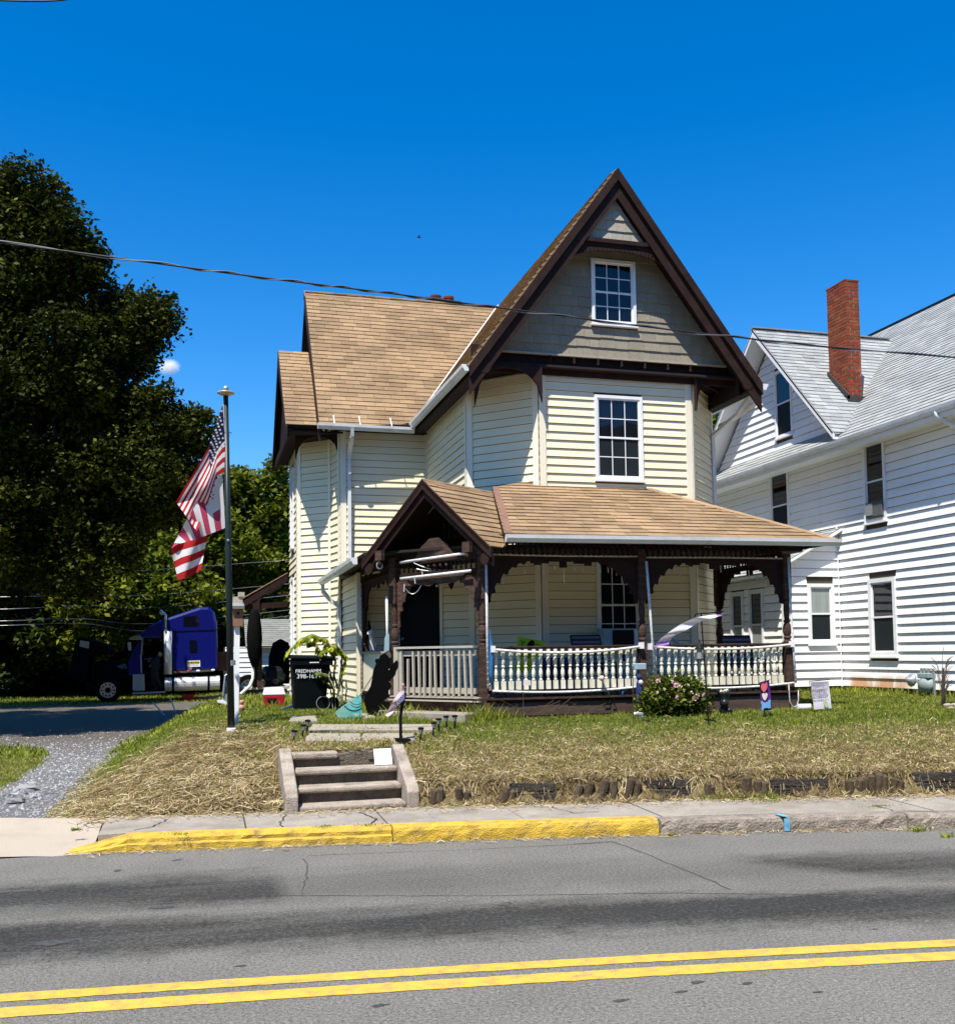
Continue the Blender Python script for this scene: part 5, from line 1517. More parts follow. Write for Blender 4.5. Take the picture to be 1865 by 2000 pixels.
# farther grass
Xa, Ya = scatter(90000, -16, 16, 20, 46, 1.3)
n_ = len(Xa); pat = wob(Xa * .9, Ya * .8) * .2
blades(Xa, Ya, .05 + .08 * rng.random(n_), .016 + .02 * rng.random(n_), .03 + .06 * rng.random(n_), np.clip(.5 + pat + .2 * rng.normal(size=n_), 0, 1), 'grass', M['blade'], 'sunlit grass under and round the truck')
# dry thatch on the bank
Xa, Ya = scatter(380000, -2.2, 17.5, 9.6, 17.5, 1.5)
dr_ = dryness(Xa, Ya); keep = rng.random(len(Xa)) < dr_ ** 1.25 * .52 + .012
Xa, Ya, dr_ = Xa[keep], Ya[keep], dr_[keep]; n_ = len(Xa)
bright = np.where((Xa < .95), .10 * wob(Xa * 1.3, Ya * 1.5) + .12 * (Ya - ykerb(Xa) < 2.4), .06 * wob(Xa, Ya * 2))
cl = wob(Xa * 3.3, Ya * 3.9) * .14 + wob(Xa * 9, Ya * 11) * .10
L_ = np.where(Xa < 1, .06 + .17 * rng.random(n_) ** 1.5, .035 + .085 * rng.random(n_) ** 1.5) * np.where(Ya - ykerb(Xa) < 1.7, 1.5, 1)
blades(Xa, Ya, .012 + .022 * rng.random(n_), .0035 + .0045 * rng.random(n_), L_, np.clip(.40 + bright + cl * 1.3 + .27 * rng.normal(size=n_), 0, 1), 'straw', M['straw'], 'dry mown straw lying on the bank', flat=True)
# taller dead stems sticking out of the thatch
Xa, Ya = scatter(16000, -1.8, 17.5, 9.8, 14.5, 1.6)
dr_ = dryness(Xa, Ya); keep = rng.random(len(Xa)) < dr_ * .55
Xa, Ya = Xa[keep], Ya[keep]; n_ = len(Xa)
blades(Xa, Ya, .03 + .06 * rng.random(n_), .005 + .004 * rng.random(n_), .05 + .12 * rng.random(n_), np.clip(.5 + .25 * rng.normal(size=n_), 0, 1), 'straw', M['straw'], 'bent dead stems sticking up from the bank')
Xa = 2.6 + 14.5 * rng.random(16000); Ya = ykerb(Xa) + 1.10 + .30 * rng.random(16000); kk_ = wob(Xa * 3.1, Ya * 0 + 2) > -.25
Xa, Ya = Xa[kk_], Ya[kk_]; n_ = len(Xa)
blades(Xa, Ya, .03 + .10 * rng.random(n_), .005 + .004 * rng.random(n_), .06 + .14 * rng.random(n_), np.clip(.5 + .3 * rng.normal(size=n_), 0, 1), 'straw', M['straw'], 'matted straw hanging over the log edging')
# weeds and tufts: against walls, by the kerb, round the steps
TX, TY, TH, TC = [], [], [], []
def tuft(x, y, n, r, h, c=.45):
    X_ = x + rng.normal(size=n) * r; Y_ = y + rng.normal(size=n) * r * .6
    TX.append(X_); TY.append(Y_); TH.append(h * (.5 + rng.random(n))); TC.append(np.full(n, c) + .15 * rng.normal(size=n))
for i in range(30): tuft(4.05 + 5.6 * rng.random(), 14.68 + .06 * rng.random(), 16, .08, .04 + .07 * rng.random() ** 2)
for i in range(30): tuft(2.3 + 2.0 * rng.random(), 14.9 + 1.0 * rng.random(), 20, .08, .08 + .10 * rng.random(), .62)
tuft(4.05, 14.55, 160, .12, .22, .55); tuft(4.3, 14.6, 120, .13, .16, .5); tuft(3.1, 15.6, 60, .15, .2, .7)
for i in range(30): tuft(11.9 + 1.3 * rng.random(), 17.5 + 1.2 * rng.random(), 14, .07, .10, .6)
for i in range(36): tuft(13.15 + .1 * rng.random(), 14 + 4.5 * rng.random(), 16, .07, .12, .6)
for i in range(30): tuft(1.2 + 1.6 * rng.random(), 18.6 + 2.4 * rng.random(), 24, .12, .12, .6)
for i in range(26): tuft(2.7 + .3 * rng.random(), 17.6 + 1.4 * rng.random(), 22, .1, .14, .62)
for p_, n2, r2, h2 in (((1505, 1560), 90, .16, .10), ((1440, 1560), 70, .15, .08), ((1395, 1560), 50, .12, .08)):
    q = on(*p_, .22); tuft(q.x, q.y + .1, n2, r2, h2, .4)
for px, py in ((500, 1448), (560, 1436), (590, 1425), (640, 1443), (680, 1448), (760, 1443), (840, 1440), (900, 1400), (925, 1405)):
    q = on(px, py, .86); tuft(q.x, q.y, 60, .13, .07, .5)
TX, TY, TH, TC = map(np.concatenate, (TX, TY, TH, TC))
blades(TX, TY, TH, .008 + .006 * rng.random(len(TX)), TH * (.3 + .5 * rng.random(len(TX))), np.clip(TC, 0, 1), 'weeds', M['blade'], 'longer weeds left along walls and edges')
# weeds rooted in the gutter and the paving joints
KX, KY, KH, KZ = [], [], [], []
for px, py, n2, r2, h2, zz_ in ((1513, 1622, 260, .10, .085, .0), (1535, 1620, 160, .07, .08, .0), (1795, 1625, 60, .05, .05, 0), (1850, 1636, 60, .05, .05, 0), (1790, 1622, 40, .03, .04, 0), (150, 1622, 70, .03, .03, .16), (640, 1614, 40, .06, .02, .165), (720, 1612, 40, .06, .02, .165), (350, 1630, 40, .06, .02, .165), (1310, 1634, 60, .04, .03, 0), (1720, 1575, 90, .12, .015, .18), (220, 1666, 80, .12, .02, 0), (300, 1660, 60, .1, .02, 0), (400, 1657, 60, .1, .02, 0)):
    q = on(px, py, zz_)
    KX.append(q.x + rng.normal(size=n2) * r2); KY.append(q.y + rng.normal(size=n2) * .025); KH.append(h2 * (.4 + rng.random(n2))); KZ.append(np.full(n2, zz_ - .002))
KX, KY, KH, KZ = map(np.concatenate, (KX, KY, KH, KZ))
blades(KX, KY, KH, .007 + .004 * rng.random(len(KX)), KH * (.5 + .6 * rng.random(len(KX))), np.clip(.42 + .2 * rng.normal(size=len(KX)), 0, 1), 'weeds', M['blade'], 'weeds growing in the gutter and paving joints', z0=KZ)
# straw blown over the sidewalk and the kerb
n_ = 2600
Xa = -1.3 + 13 * rng.random(n_); da = np.abs(rng.normal(size=n_)) * .16
Ya = ykerb(Xa) + np.where(rng.random(n_) < .7, 1.12 - da, -.02 - da * .5)
Zb = np.where(Ya > ykerb(Xa), .192 - .03 * (1.12 - (Ya - ykerb(Xa))), .004)
blades(Xa, Ya, .006 + .01 * rng.random(n_), .004 + .004 * rng.random(n_), .04 + .10 * rng.random(n_), np.clip(.6 + .2 * rng.normal(size=n_), 0, 1), 'straw', M['straw'], 'straw blown over the sidewalk and gutter', flat=True, z0=Zb)
# ================================================================ trees
def leaf_mat(name, c0, c1, transl=.35):
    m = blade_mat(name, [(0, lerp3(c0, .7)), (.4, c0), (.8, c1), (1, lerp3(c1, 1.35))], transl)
    m.node_tree.nodes['Principled BSDF'].inputs['Specular IOR Level'].default_value = .10
    return m
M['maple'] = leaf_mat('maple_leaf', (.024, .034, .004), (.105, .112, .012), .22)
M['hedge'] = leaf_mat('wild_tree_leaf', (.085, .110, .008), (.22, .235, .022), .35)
M['under'] = leaf_mat('shaded_leaf', (.022, .038, .008), (.055, .075, .016), .25)  # dark leaf tone carries the shade inside the woods
M['bark'] = mat('bark', (.045, .035, .026), .95, .3, 6, (1, 1, .3), bump=.8, bscale=20)
def leaves(name, parent, lobes, nclump, per, size, m, spread=.55, shell=.55, flatten=.8, sub=0.0, nsub=9):
    """leaf clumps near the surface of ellipsoid lobes: lobes = (cx, cy, cz, rx, ry, rz, weight)"""
    L = np.array(lobes, float); wgt = L[:, 6] / L[:, 6].sum()
    k = rng.choice(len(L), nclump, p=wgt)
    d = rng.normal(size=(nclump, 3)); d /= np.linalg.norm(d, axis=1)[:, None]
    r = shell + (1 - shell) * rng.random(nclump) ** .5
    r *= 1 + .06 * rng.normal(size=nclump)
    c = L[k, :3] + d * L[k, 3:6] * r[:, None]
    cs = spread * (.55 + .9 * rng.random(nclump))
    tone = rng.normal(size=nclump) * .13
    if sub:                                 # boughs: small rounded sub-crowns with gaps between them
        K = len(L) * nsub
        kl = rng.choice(len(L), K, p=wgt)
        ds = rng.normal(size=(K, 3)); ds[:, 2] += .15; ds /= np.linalg.norm(ds, axis=1)[:, None]
        sc_ = L[kl, :3] + ds * L[kl, 3:6] * (.62 + .36 * rng.random(K))[:, None]
        sr = sub * (.55 + .75 * rng.random(K))
        j = rng.choice(K, nclump, p=sr ** 2 / (sr ** 2).sum())
        d2 = rng.normal(size=(nclump, 3)); d2[:, 2] += .35; d2 /= np.linalg.norm(d2, axis=1)[:, None]
        c = sc_[j] + d2 * (sr[j] * (.55 + .5 * rng.random(nclump) ** .6))[:, None] * np.array([1, 1, .72])
        tone = (rng.normal(size=K) * .12)[j] + rng.normal(size=nclump) * .08
    C = np.repeat(c, per, 0); S = np.repeat(cs, per); T = np.repeat(tone, per)
    N = len(C)
    e = rng.normal(size=(N, 3)); e *= (rng.random(N) ** .4 / np.linalg.norm(e, axis=1))[:, None]; e[:, 2] *= flatten
    P = C + e * S[:, None]
    nrm = rng.normal(size=(N, 3)); nrm[:, 2] = np.abs(nrm[:, 2]) + .5; nrm /= np.linalg.norm(nrm, axis=1)[:, None]
    t = rng.normal(size=(N, 3)); t -= nrm * (t * nrm).sum(1)[:, None]; t /= np.linalg.norm(t, axis=1)[:, None]
    b = np.cross(nrm, t); sz = size * (.6 + .8 * rng.random(N))[:, None]
    q = np.stack([P - t * sz * .55, P + b * sz * .38 - t * sz * .05, P + t * sz * .6 - nrm * sz * .12, P - b * sz * .38 - t * sz * .05], 1)
    return fast_mesh(name, q, 4, m, parent, var=np.clip(.45 + T + .16 * rng.normal(size=N), 0, 1))
def limb(mb, a, b, r0, r1, wig=.12, n=5):
    a, b = V(a), V(b); pts = []
    for i in range(n + 1):
        t = i / n; p = a.lerp(b, t)
        if 0 < i < n: p += V((random.uniform(-1, 1), random.uniform(-1, 1), random.uniform(-.5, .5))) * wig * (b - a).length * .5
        pts.append(p)
    mb.tube(pts, [r0 + (r1 - r0) * i / n for i in range(n + 1)], 8)
def tree(label, x, y, lobes, nclump, per, size, m, trunk_r=.25, spread=.55, group=None, shell=.55, name='tree', cat='tree', sub=0.0, nsub=9):
    z = g(x, y) - .1
    t = thing(name, label, cat, (x, y, z), group)
    mb = MB(); cz = sum(l[2] for l in lobes) / len(lobes)
    base = V((x, y, z))
    top = V((sum(l[0] for l in lobes) / len(lobes), sum(l[1] for l in lobes) / len(lobes), cz))
    fork = base.lerp(top, .55)
    mb.tube([base, base.lerp(fork, .08) , base.lerp(fork, .5) + V((.05, .02, 0)), fork], [trunk_r * 1.35, trunk_r, trunk_r * .85, trunk_r * .7], 10)
    obj('trunk', mb, M['bark'], t, smooth=True)
    mb = MB()
    for l in lobes:
        limb(mb, fork - Z * random.uniform(0, .3 * (fork.z - base.z)), V(l[:3]), trunk_r * .5, trunk_r * .12)
        for j in range(3):
            e = V(l[:3]) + V((random.uniform(-.7, .7) * l[3], random.uniform(-.7, .7) * l[4], random.uniform(-.2, .8) * l[5]))
            limb(mb, V(l[:3]).lerp(fork, random.uniform(.05, .45)), e, trunk_r * .16, .02)
    obj('limbs', mb, M['bark'], t, smooth=True)
    leaves('crown', t, lobes, nclump, per, size, m, spread, shell, sub=sub, nsub=nsub)
    return t
# the big maple at the left edge
mp_l = [(-8.6, 27, 13.6, 2.6, 3.0, 2.6, 1.3), (-6.4, 26.4, 12.2, 2.1, 2.4, 2.0, 1.3), (-4.9, 26, 10.6, 2.0, 2.2, 2.0, 1.4), (-3.3, 25.8, 9.3, 1.6, 2.0, 1.7, 1.2), (-2.3, 25.6, 8.7, 1.35, 1.8, 1.5, 1.1),
        (-7.4, 25.6, 9.4, 2.6, 2.6, 2.4, 1.4), (-5.2, 25.2, 7.6, 2.3, 2.2, 1.9, 1.5), (-3.2, 25.2, 7.0, 1.9, 2.0, 1.6, 1.4), (-1.9, 25.6, 6.3, 1.5, 1.8, 1.0, 1.1), (-1.1, 25.9, 6.0, 1.0, 1.4, .6, .6),
        (-7.4, 25.4, 5.6, 2.6, 2.2, 1.9, 1.3), (-4.8, 25.4, 5.2, 2.2, 2.0, 1.6, 1.3), (-2.7, 25.8, 4.6, 1.5, 1.8, 1.1, 1.0), (-10, 27, 10, 3.2, 3, 3, 1.3), (-10, 26.5, 6, 3, 3, 2.6, 1.2), (-6.5, 28.5, 9, 3, 3, 3, 1.2), (-5, 28, 5.5, 3, 2.5, 2, 1.0), (-1.75, 25.7, 9.6, .5, .7, .8, .3), (-4.2, 26, 12.0, .8, 1, .8, .3)]
for px, py, r in ((-30, 400, 1.1), (15, 395, .8), (50, 430, .8), (75, 470, .9), (110, 500, .8), (140, 485, .55), (165, 540, .7), (195, 530, .55), (225, 580, .7), (265, 620, .7), (295, 625, .5), (300, 680, .45), (285, 720, .4), (300, 800, .5), (350, 860, .5), (330, 900, .7), (20, 500, 1.2), (90, 580, 1.2), (180, 650, 1.2)):
    p = at(px, py, 25.6); mp_l.append((p.x, p.y, p.z, r, r, r * .85, .28 * r))
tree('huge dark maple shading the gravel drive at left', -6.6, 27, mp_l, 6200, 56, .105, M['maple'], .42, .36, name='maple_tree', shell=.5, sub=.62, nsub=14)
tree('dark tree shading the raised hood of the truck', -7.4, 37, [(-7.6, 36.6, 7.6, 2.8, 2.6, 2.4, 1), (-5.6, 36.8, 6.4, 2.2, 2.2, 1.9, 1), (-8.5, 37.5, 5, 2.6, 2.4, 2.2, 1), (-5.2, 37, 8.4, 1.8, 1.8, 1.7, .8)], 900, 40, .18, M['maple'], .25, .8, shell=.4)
# woods behind the truck and up the hill
def lob(x, y, z, r, h, n=5, s=.7):
    out = []
    for i in range(n):
        a = 6.28 * i / n + random.random()
        out.append((x + math.cos(a) * r * .55, y + math.sin(a) * r * .55, z + random.uniform(-.30, .30) * h, r * random.uniform(.5, .75), r * random.uniform(.5, .75), h * random.uniform(.30, .45), 1))
    out.append((x, y, z + h * .28, r * .6, r * .6, h * .42, 1.3))
    return out
def pxt(px, Y): return at(px, 1250, Y).x
bgt = [  # px of the middle, distance, centre height, radius, height of crown, material, label
    (528, 52, 7.2, 2.9, 7.5, 'hedge', 'tall bright green tree just left of the cream house'),
    (455, 56, 7.6, 3.0, 7.0, 'hedge', 'rounded green tree behind the flagpole and birdhouse'),
    (400, 50, 5.2, 2.6, 5.5, 'hedge', 'green tree behind the hanging flags'),
    (560, 60, 5.6, 3.2, 8.0, 'hedge', 'green tree half hidden by the cream house wall'),
    (300, 47, 4.4, 2.6, 4.2, 'hedge', 'sunlit bushy tree rising behind the truck cab'),
    (225, 46, 3.4, 2.4, 4.0, 'hedge', 'sunlit bushy tree behind the truck windscreen'),
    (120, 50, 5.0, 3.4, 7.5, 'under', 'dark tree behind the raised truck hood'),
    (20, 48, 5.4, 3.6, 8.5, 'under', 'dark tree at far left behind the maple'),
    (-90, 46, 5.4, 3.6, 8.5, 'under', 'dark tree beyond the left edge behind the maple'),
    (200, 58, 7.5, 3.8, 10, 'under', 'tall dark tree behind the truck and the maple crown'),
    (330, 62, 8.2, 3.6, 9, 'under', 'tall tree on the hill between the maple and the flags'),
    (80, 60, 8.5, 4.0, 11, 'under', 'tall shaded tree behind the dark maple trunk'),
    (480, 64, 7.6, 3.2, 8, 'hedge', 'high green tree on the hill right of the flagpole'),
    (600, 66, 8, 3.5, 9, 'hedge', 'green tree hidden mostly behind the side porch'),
]
for px, Y, z, r, h, m, lab in bgt:
    x = pxt(px, Y)
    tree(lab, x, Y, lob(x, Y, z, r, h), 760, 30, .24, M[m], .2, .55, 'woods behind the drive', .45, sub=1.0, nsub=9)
x = at(1428, 900, 48).x
tree('dark green tree showing between the two houses', x, 48, lob(x, 48, 10.2, 3.4, 8.5, 7), 700, 26, .30, M['hedge'], .3, .9)
# low scrub closing the view under the trees
sc_l = []
for px in range(-120, 620, 34):
    Y = 46 + 5 * random.random(); xx = pxt(px, Y); sc_l.append((xx, Y, g(xx, Y) + 1.2 + random.random() * .8, 1.5, 1.2, 1.3 + .8 * random.random(), 1))
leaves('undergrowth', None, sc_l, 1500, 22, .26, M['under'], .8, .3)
bpy.data.objects['undergrowth']['kind'] = 'stuff'; bpy.data.objects['undergrowth']['label'] = 'dense undergrowth closing the view below the woods'
far = MB()
hx = np.linspace(-120, 160, 40)
for i, x in enumerate(hx):
    far.v += [(float(x), 92.0, -2.0), (float(x), 100.0, 8.5 + 1.5 * math.sin(i * .9) + random.uniform(-.6, .6)), (float(x), 150.0, 9 + 2 * math.sin(i * .7))]
for i in range(len(hx) - 1):
    for j in range(2): far.f.append((i * 3 + j, i * 3 + 3 + j, i * 3 + 4 + j, i * 3 + 1 + j)); far.m.append(0)
M['hill'] = mat('wooded_hill', (.02, .032, .008), .95, .4, .6, bump=1, bscale=2)
struct('hill', far, M['hill'])

# added slope opposite, shaped to block porch sky light (seen only in the windows)
opp_blocker = MB(); hx = np.linspace(-90, 110, 60)
for i, x in enumerate(hx):
    for j, (y, z) in enumerate(((-12, -.3), (-13.5, 6.5), (-17, 12.5), (-30, 17), (-60, 20))):
        opp_blocker.v.append((float(x), y + random.uniform(-1.5, 1.5) * (j > 0), z + random.uniform(-1.2, 1.2) * (j > 1)))
for i in range(len(hx) - 1):
    for j in range(4): opp_blocker.f.append((i * 5 + j, i * 5 + j + 1, i * 5 + j + 6, i * 5 + j + 5)); opp_blocker.m.append(0)
struct('hill', opp_blocker, M['hill'])
# ================================================================ things in the yard
def hit(px, py, z=.85):
    """where the line of sight meets the terrain"""
    d = _ray(px, py); t = 8.0
    while t < 70:
        p = EYE + d * t
        if p.z <= g(p.x, p.y): break
        t += .02
    return V((p.x, p.y, g(p.x, p.y)))
def pane_poly(poly, Y, th):
    mb = MB(); mb.prism([at(x, y, Y) for x, y in poly][::-1], (0, th, 0)); return mb
def text(s, loc, xdir, updir, size, m, parent, align='CENTER', name='lettering', ext=.0008):
    cu = bpy.data.curves.new(name, 'FONT'); cu.body = s; cu.size = size; cu.align_x = align; cu.align_y = 'CENTER'; cu.extrude = ext
    cu.materials.append(m)
    tmp = bpy.data.objects.new('tmp', cu); COL.objects.link(tmp)
    bpy.context.view_layer.update()
    me = bpy.data.meshes.new_from_object(tmp.evaluated_get(bpy.context.evaluated_depsgraph_get()))
    bpy.data.objects.remove(tmp, do_unlink=True)
    o = bpy.data.objects.new(name, me); link(o, parent)
    x = V(xdir).normalized(); u = V(updir); u = (u - x * u.dot(x)).normalized(); n = x.cross(u)
    L = V(loc) - org(parent)
    o.matrix_local = Matrix(((x.x, u.x, n.x, L.x), (x.y, u.y, n.y, L.y), (x.z, u.z, n.z, L.z), (0, 0, 0, 1))); o['_o'] = org(parent)
    return o
# ---- concrete steps
sl_ = 0.0; SU = V((1, sl_, 0)).normalized(); SN = V((-sl_, 1, 0)).normalized()
S0 = V((.90, 11.42, 0))
def sp(u, n, z): return S0 + SU * u + SN * n + Z * z
M['step'] = mat('stained_step_concrete', (.36, .30, .235), .92, .16, 4, bump=.7, bscale=60, fine=.18, fscale=90, dirt=(.10, .08, .06), dirt_amt=.75, dirt_scale=5)
M['step_dark'] = mat('dark_riser_concrete', (.135, .110, .080), .95, .3, 8, bump=1, bscale=50, fine=.2, dirt=(.04, .034, .026), dirt_amt=.7, dirt_scale=6)  # darker concrete on the risers and the broken tread
st = thing('concrete_steps', 'weathered concrete steps with two cheek walls leading up from the sidewalk', 'steps', sp(.75, 0, .16))
SW = 1.385
for u0 in (0, SW):
    mb = MB()
    prof = [(-.02, .08), (-.02, .36), (.05, .43), (.62, .70), (.92, .83), (1.02, .80), (1.05, .1)]
    mb.prism([sp(u0, n, z) for n, z in prof], SU * .145); obj('cheek_wall', mb, M['step'], st, bevel=.018)
TZ = [.245, .42, .595, .765]
for i, z in enumerate(TZ):
    n = .02 + i * .275
    mb = MB(); mb.obox(sp(.147, n + .05, .05), SU * (SW - .149), SN * .5, Z * (z - .06 - .05)); obj('riser', mb, M['step_dark'], st)
    if i < 3:
        mb = MB(); mb.obox(sp(.147, n, z - .065), SU * (SW - .149), SN * (.32), Z * .065); obj('tread', mb, M['step'], st, bevel=.02)
    else:
        mb = MB(); mb.obox(sp(.147, n, z - .075), SU * .56, SN * .32, Z * .075); obj('tread', mb, M['step'], st, bevel=.02)
        mb = MB()
        for k in range(9):
            mb.obox(sp(.71 + k * .074, n + .03 + random.uniform(0, .05), z - .11), SU * .076, SN * .3, Z * (.10 + random.uniform(-.03, .012)))
        obj('broken_tread', mb, M['step_dark'], st, bevel=.01)
# white square board on the third tread
a = sp(1.13, .70, .60)
bd = thing('white_board', 'white square board leaning on the top step by the right cheek wall', 'board', a)
mb = MB(); w_ = SU * .215; l_ = SN * .10 + Z * .185; mb.obox(a, w_, l_, (w_.cross(l_)).normalized() * .012); M['wboard'] = mat('white_board', (.78, .80, .80), .5, .03); obj('panel', mb, M['wboard'], bd)
mb = MB(); c = a + w_ * .46 + l_ * .5 - (w_.cross(l_)).normalized() * .002; mb.obox(c, w_ * .08, l_ * .14, (w_.cross(l_)).normalized() * .0015); obj('mark', mb, M['metal'], bd)

# ---- broken log edging
M['log'] = mat('rotting_log', (.085, .060, .036), .95, .3, 6, (1, 1, .35), bump=1, bscale=35, fine=.2, dirt=(.035, .026, .018), dirt_amt=.7, dirt_scale=9, obvar=.25)
M['timber'] = mat('black_rotten_timber', (.035, .030, .025), .95, .4, 5, (.4, 2, 3), bump=1, bscale=20, dirt=(.09, .07, .05), dirt_amt=.6, dirt_scale=7)
le = thing('log_edging', 'broken half-log edging and black rotten timbers holding the bank above the sidewalk', 'edging', (6, 10.6, .2))
def vline(px, v=1.19):
    for Y in np.arange(13, 8, -.01):
        p = at(px, 1530, Y)
        if Y - float(ykerb(p.x)) <= v: return p
    return p
def elog(px, h, lean=0.0, r=.05):
    if px > 1000 and random.random() < .28: return
    p = vline(px, 1.23); x, y = p.x, p.y; h *= .74; lean *= 1.6
    mb = MB(); top = V((x + lean, y - .03, .20 + h)); b = V((x, y + random.uniform(-.02, .02), .12))
    mb.tube([b, b.lerp(top, .5), b.lerp(top, .93), top], [r, r * 1.02, r * .97, r * .55], 9); obj('log', mb, M['log'], le)
for px, h, le_, r in ((845, .25, .02, .05), (858, .27, .0, .05), (897, .27, -.01, .045), (905, .2, .03, .04), (975, .26, .06, .055), (995, .2, .02, .05), (1110, .22, .04, .05), (1120, .26, .05, .045), (1138, .30, .06, .055), (1165, .33, .07, .06), (1183, .31, .04, .05), (1196, .33, .0, .05), (1208, .30, .02, .05), (1220, .34, .05, .05), (1237, .28, .03, .045), (1252, .27, .05, .045),
                      (1366, .30, -.04, .05), (1376, .24, .02, .045), (1388, .2, .0, .04), (1440, .33, .01, .055), (1452, .34, .02, .05), (1461, .33, -.02, .05), (1477, .27, .0, .05), (1487, .24, .02, .045), (1656, .24, .0, .055), (1666, .2, .0, .05), (1676, .26, .01, .055), (1689, .28, 0, .05), (1700, .32, -.01, .055), (1711, .34, .02, .055), (1724, .31, .0, .05), (1740, .25, .03, .05), (1750, .22, .03, .045), (1782, .32, -.06, .06)):
    elog(px, h, le_, r)
for x0, x1, h in ((1002, 1086, .22), (1266, 1350, .23), (1508, 1622, .20), (1793, 1910, .25)):
    a, b = vline(x0), vline(x1)
    for j, (z, hh) in enumerate(((.21, h * .45), (.21 + h * .5, h * .42))):
        mb = MB(); k = 9
        for i in range(k):
            p = a.lerp(b, i / k); q = a.lerp(b, (i + 1) / k); y0 = .01 * random.random() + .03 * j
            mb.hexa([(p.x, p.y + y0, z), (q.x, q.y + y0, z), (q.x, q.y + .14, z), (p.x, p.y + .14, z), (p.x, p.y + y0 + random.uniform(0, .02), z + hh * random.uniform(.85, 1)), (q.x, q.y + y0 + random.uniform(0, .02), z + hh * random.uniform(.85, 1)), (q.x, q.y + .14, z + hh), (p.x, p.y + .14, z + hh)])
        obj('timber', mb, M['timber'], le)

# ---- paving slabs of the walk
M['slab'] = mat('sandstone_slab', (.33, .285, .225), .9, .12, 3, bump=.5, bscale=50, fine=.12, dirt=(.17, .145, .10), dirt_amt=.6, dirt_scale=3)
def pslab(x0, y0, x1, y1, lab, h=.03):
    a, b = hit((x0 + x1) / 2, y0), hit((x0 + x1) / 2, y1)
    l, r = hit(x0, y1), hit(x1, y1); l2, r2 = hit(x0 + 4, y0), hit(x1 - 4, y0)
    P = [l, r, r2, l2]; mb = MB(); z = max(p.z for p in P) + h * .6
    pts = []
    for p, q in zip(P, P[1:] + P[:1]):
        for i in range(5): pts.append(p.lerp(q, i / 5) + V((random.uniform(-.02, .02), random.uniform(-.015, .015), 0)))
    mb.prism([V((p.x, p.y, p.z - .05)) for p in pts], (0, 0, .05 + h)); tag(obj('paving_slab', mb, M['slab'], None), lab, 'paving slab', 'slabs of the front walk')
pslab(566, 1402, 620, 1413, 'small pale paving slab in the grass behind the solar lights')
pslab(604, 1419, 850, 1431, 'long paving slab of the walk in front of the teal rake')
pslab(598, 1437, 705, 1452, 'paving slab of the walk just above the steps, left half')
pslab(707, 1437, 812, 1450, 'paving slab of the walk beside the small flag post')
pslab(690, 1397, 752, 1404, 'thin paving slab at the foot of the wooden bear')

# ---- solar path lights
M['lens'] = mat('clear_lens', (.30, .30, .28), .25, .1)
sol = [((575, 1427), (573, 1452), 'black solar path light left of the walk, nearest the steps'), ((593, 1416), (590, 1440), 'black solar path light left of the walk, middle of three'), ((601, 1407), (599, 1433), 'black solar path light left of the walk, nearest the bin'),
       ((822, 1422), (820, 1449), 'black solar path light right of the small flag post'), ((847, 1411), (845, 1440), 'second solar path light right of the flag post'), ((857, 1404), (857, 1433), 'third solar path light right of the flag post'), ((871, 1399), (874, 1427), 'fourth solar path light, before the concrete step'), ((888, 1398), (888, 1424), 'last solar path light, at the right end of the concrete step')]
for tp, bs, lab in sol:
    b = hit(*bs); h = at(tp[0], tp[1], b.y).z - b.z
    t = thing('solar_light', lab, 'path light', b, 'black solar lights along the walk'); lx = at(tp[0], tp[1], b.y).x - b.x
    mb = MB(); mb.tube([b - Z * .05, b + V((lx * .8, 0, h - .07))], .013, 6); obj('stake', mb, M['black'], t)
    c = b + V((lx, 0, h))
    mb = MB(); mb.lathe([(.02, -.075), (.034, -.03), (.034, -.02)], c, 8); obj('lens', mb, M['lens'], t)
    mb = MB(); mb.lathe([(.036, -.02), (.042, -.012), (.042, 0), (.03, .008), (.004, .01)], c, 10); obj('cap', mb, M['black'], t)

# ---- flags
M['red'] = mat('flag_red', (.42, .012, .014), .8, .06, 8, transl=.3)
M['fwhite'] = mat('flag_white', (.74, .72, .68), .8, .04, 8, transl=.3)
M['navy'] = mat('flag_navy', (.012, .014, .06), .8, .1, 8, transl=.2)
M['pink'] = mat('backlit_faded_red', (.52, .06, .12), .8, .06, 8, transl=.45)  # back light on the upper fold put into the pink colour
M['palepink'] = mat('faded_pink', (.70, .36, .40), .8, .05, 8, transl=.35)
M['blueviolet'] = mat('faded_navy', (.03, .04, .20), .8, .1, 8, transl=.2)
FL = [M['red'], M['fwhite'], M['navy'], M['pink'], M['palepink'], M['blueviolet']]
def poly_at(pts, t):
    L = [0]
    for a, b in zip(pts[:-1], pts[1:]): L.append(L[-1] + math.hypot(b[0] - a[0], b[1] - a[1]))
    s = t * L[-1]
    for i in range(len(pts) - 1):
        if s <= L[i + 1] + 1e-9:
            k = (s - L[i]) / (L[i + 1] - L[i]); return (pts[i][0] + (pts[i + 1][0] - pts[i][0]) * k, pts[i][1] + (pts[i + 1][1] - pts[i][1]) * k)
    return pts[-1]
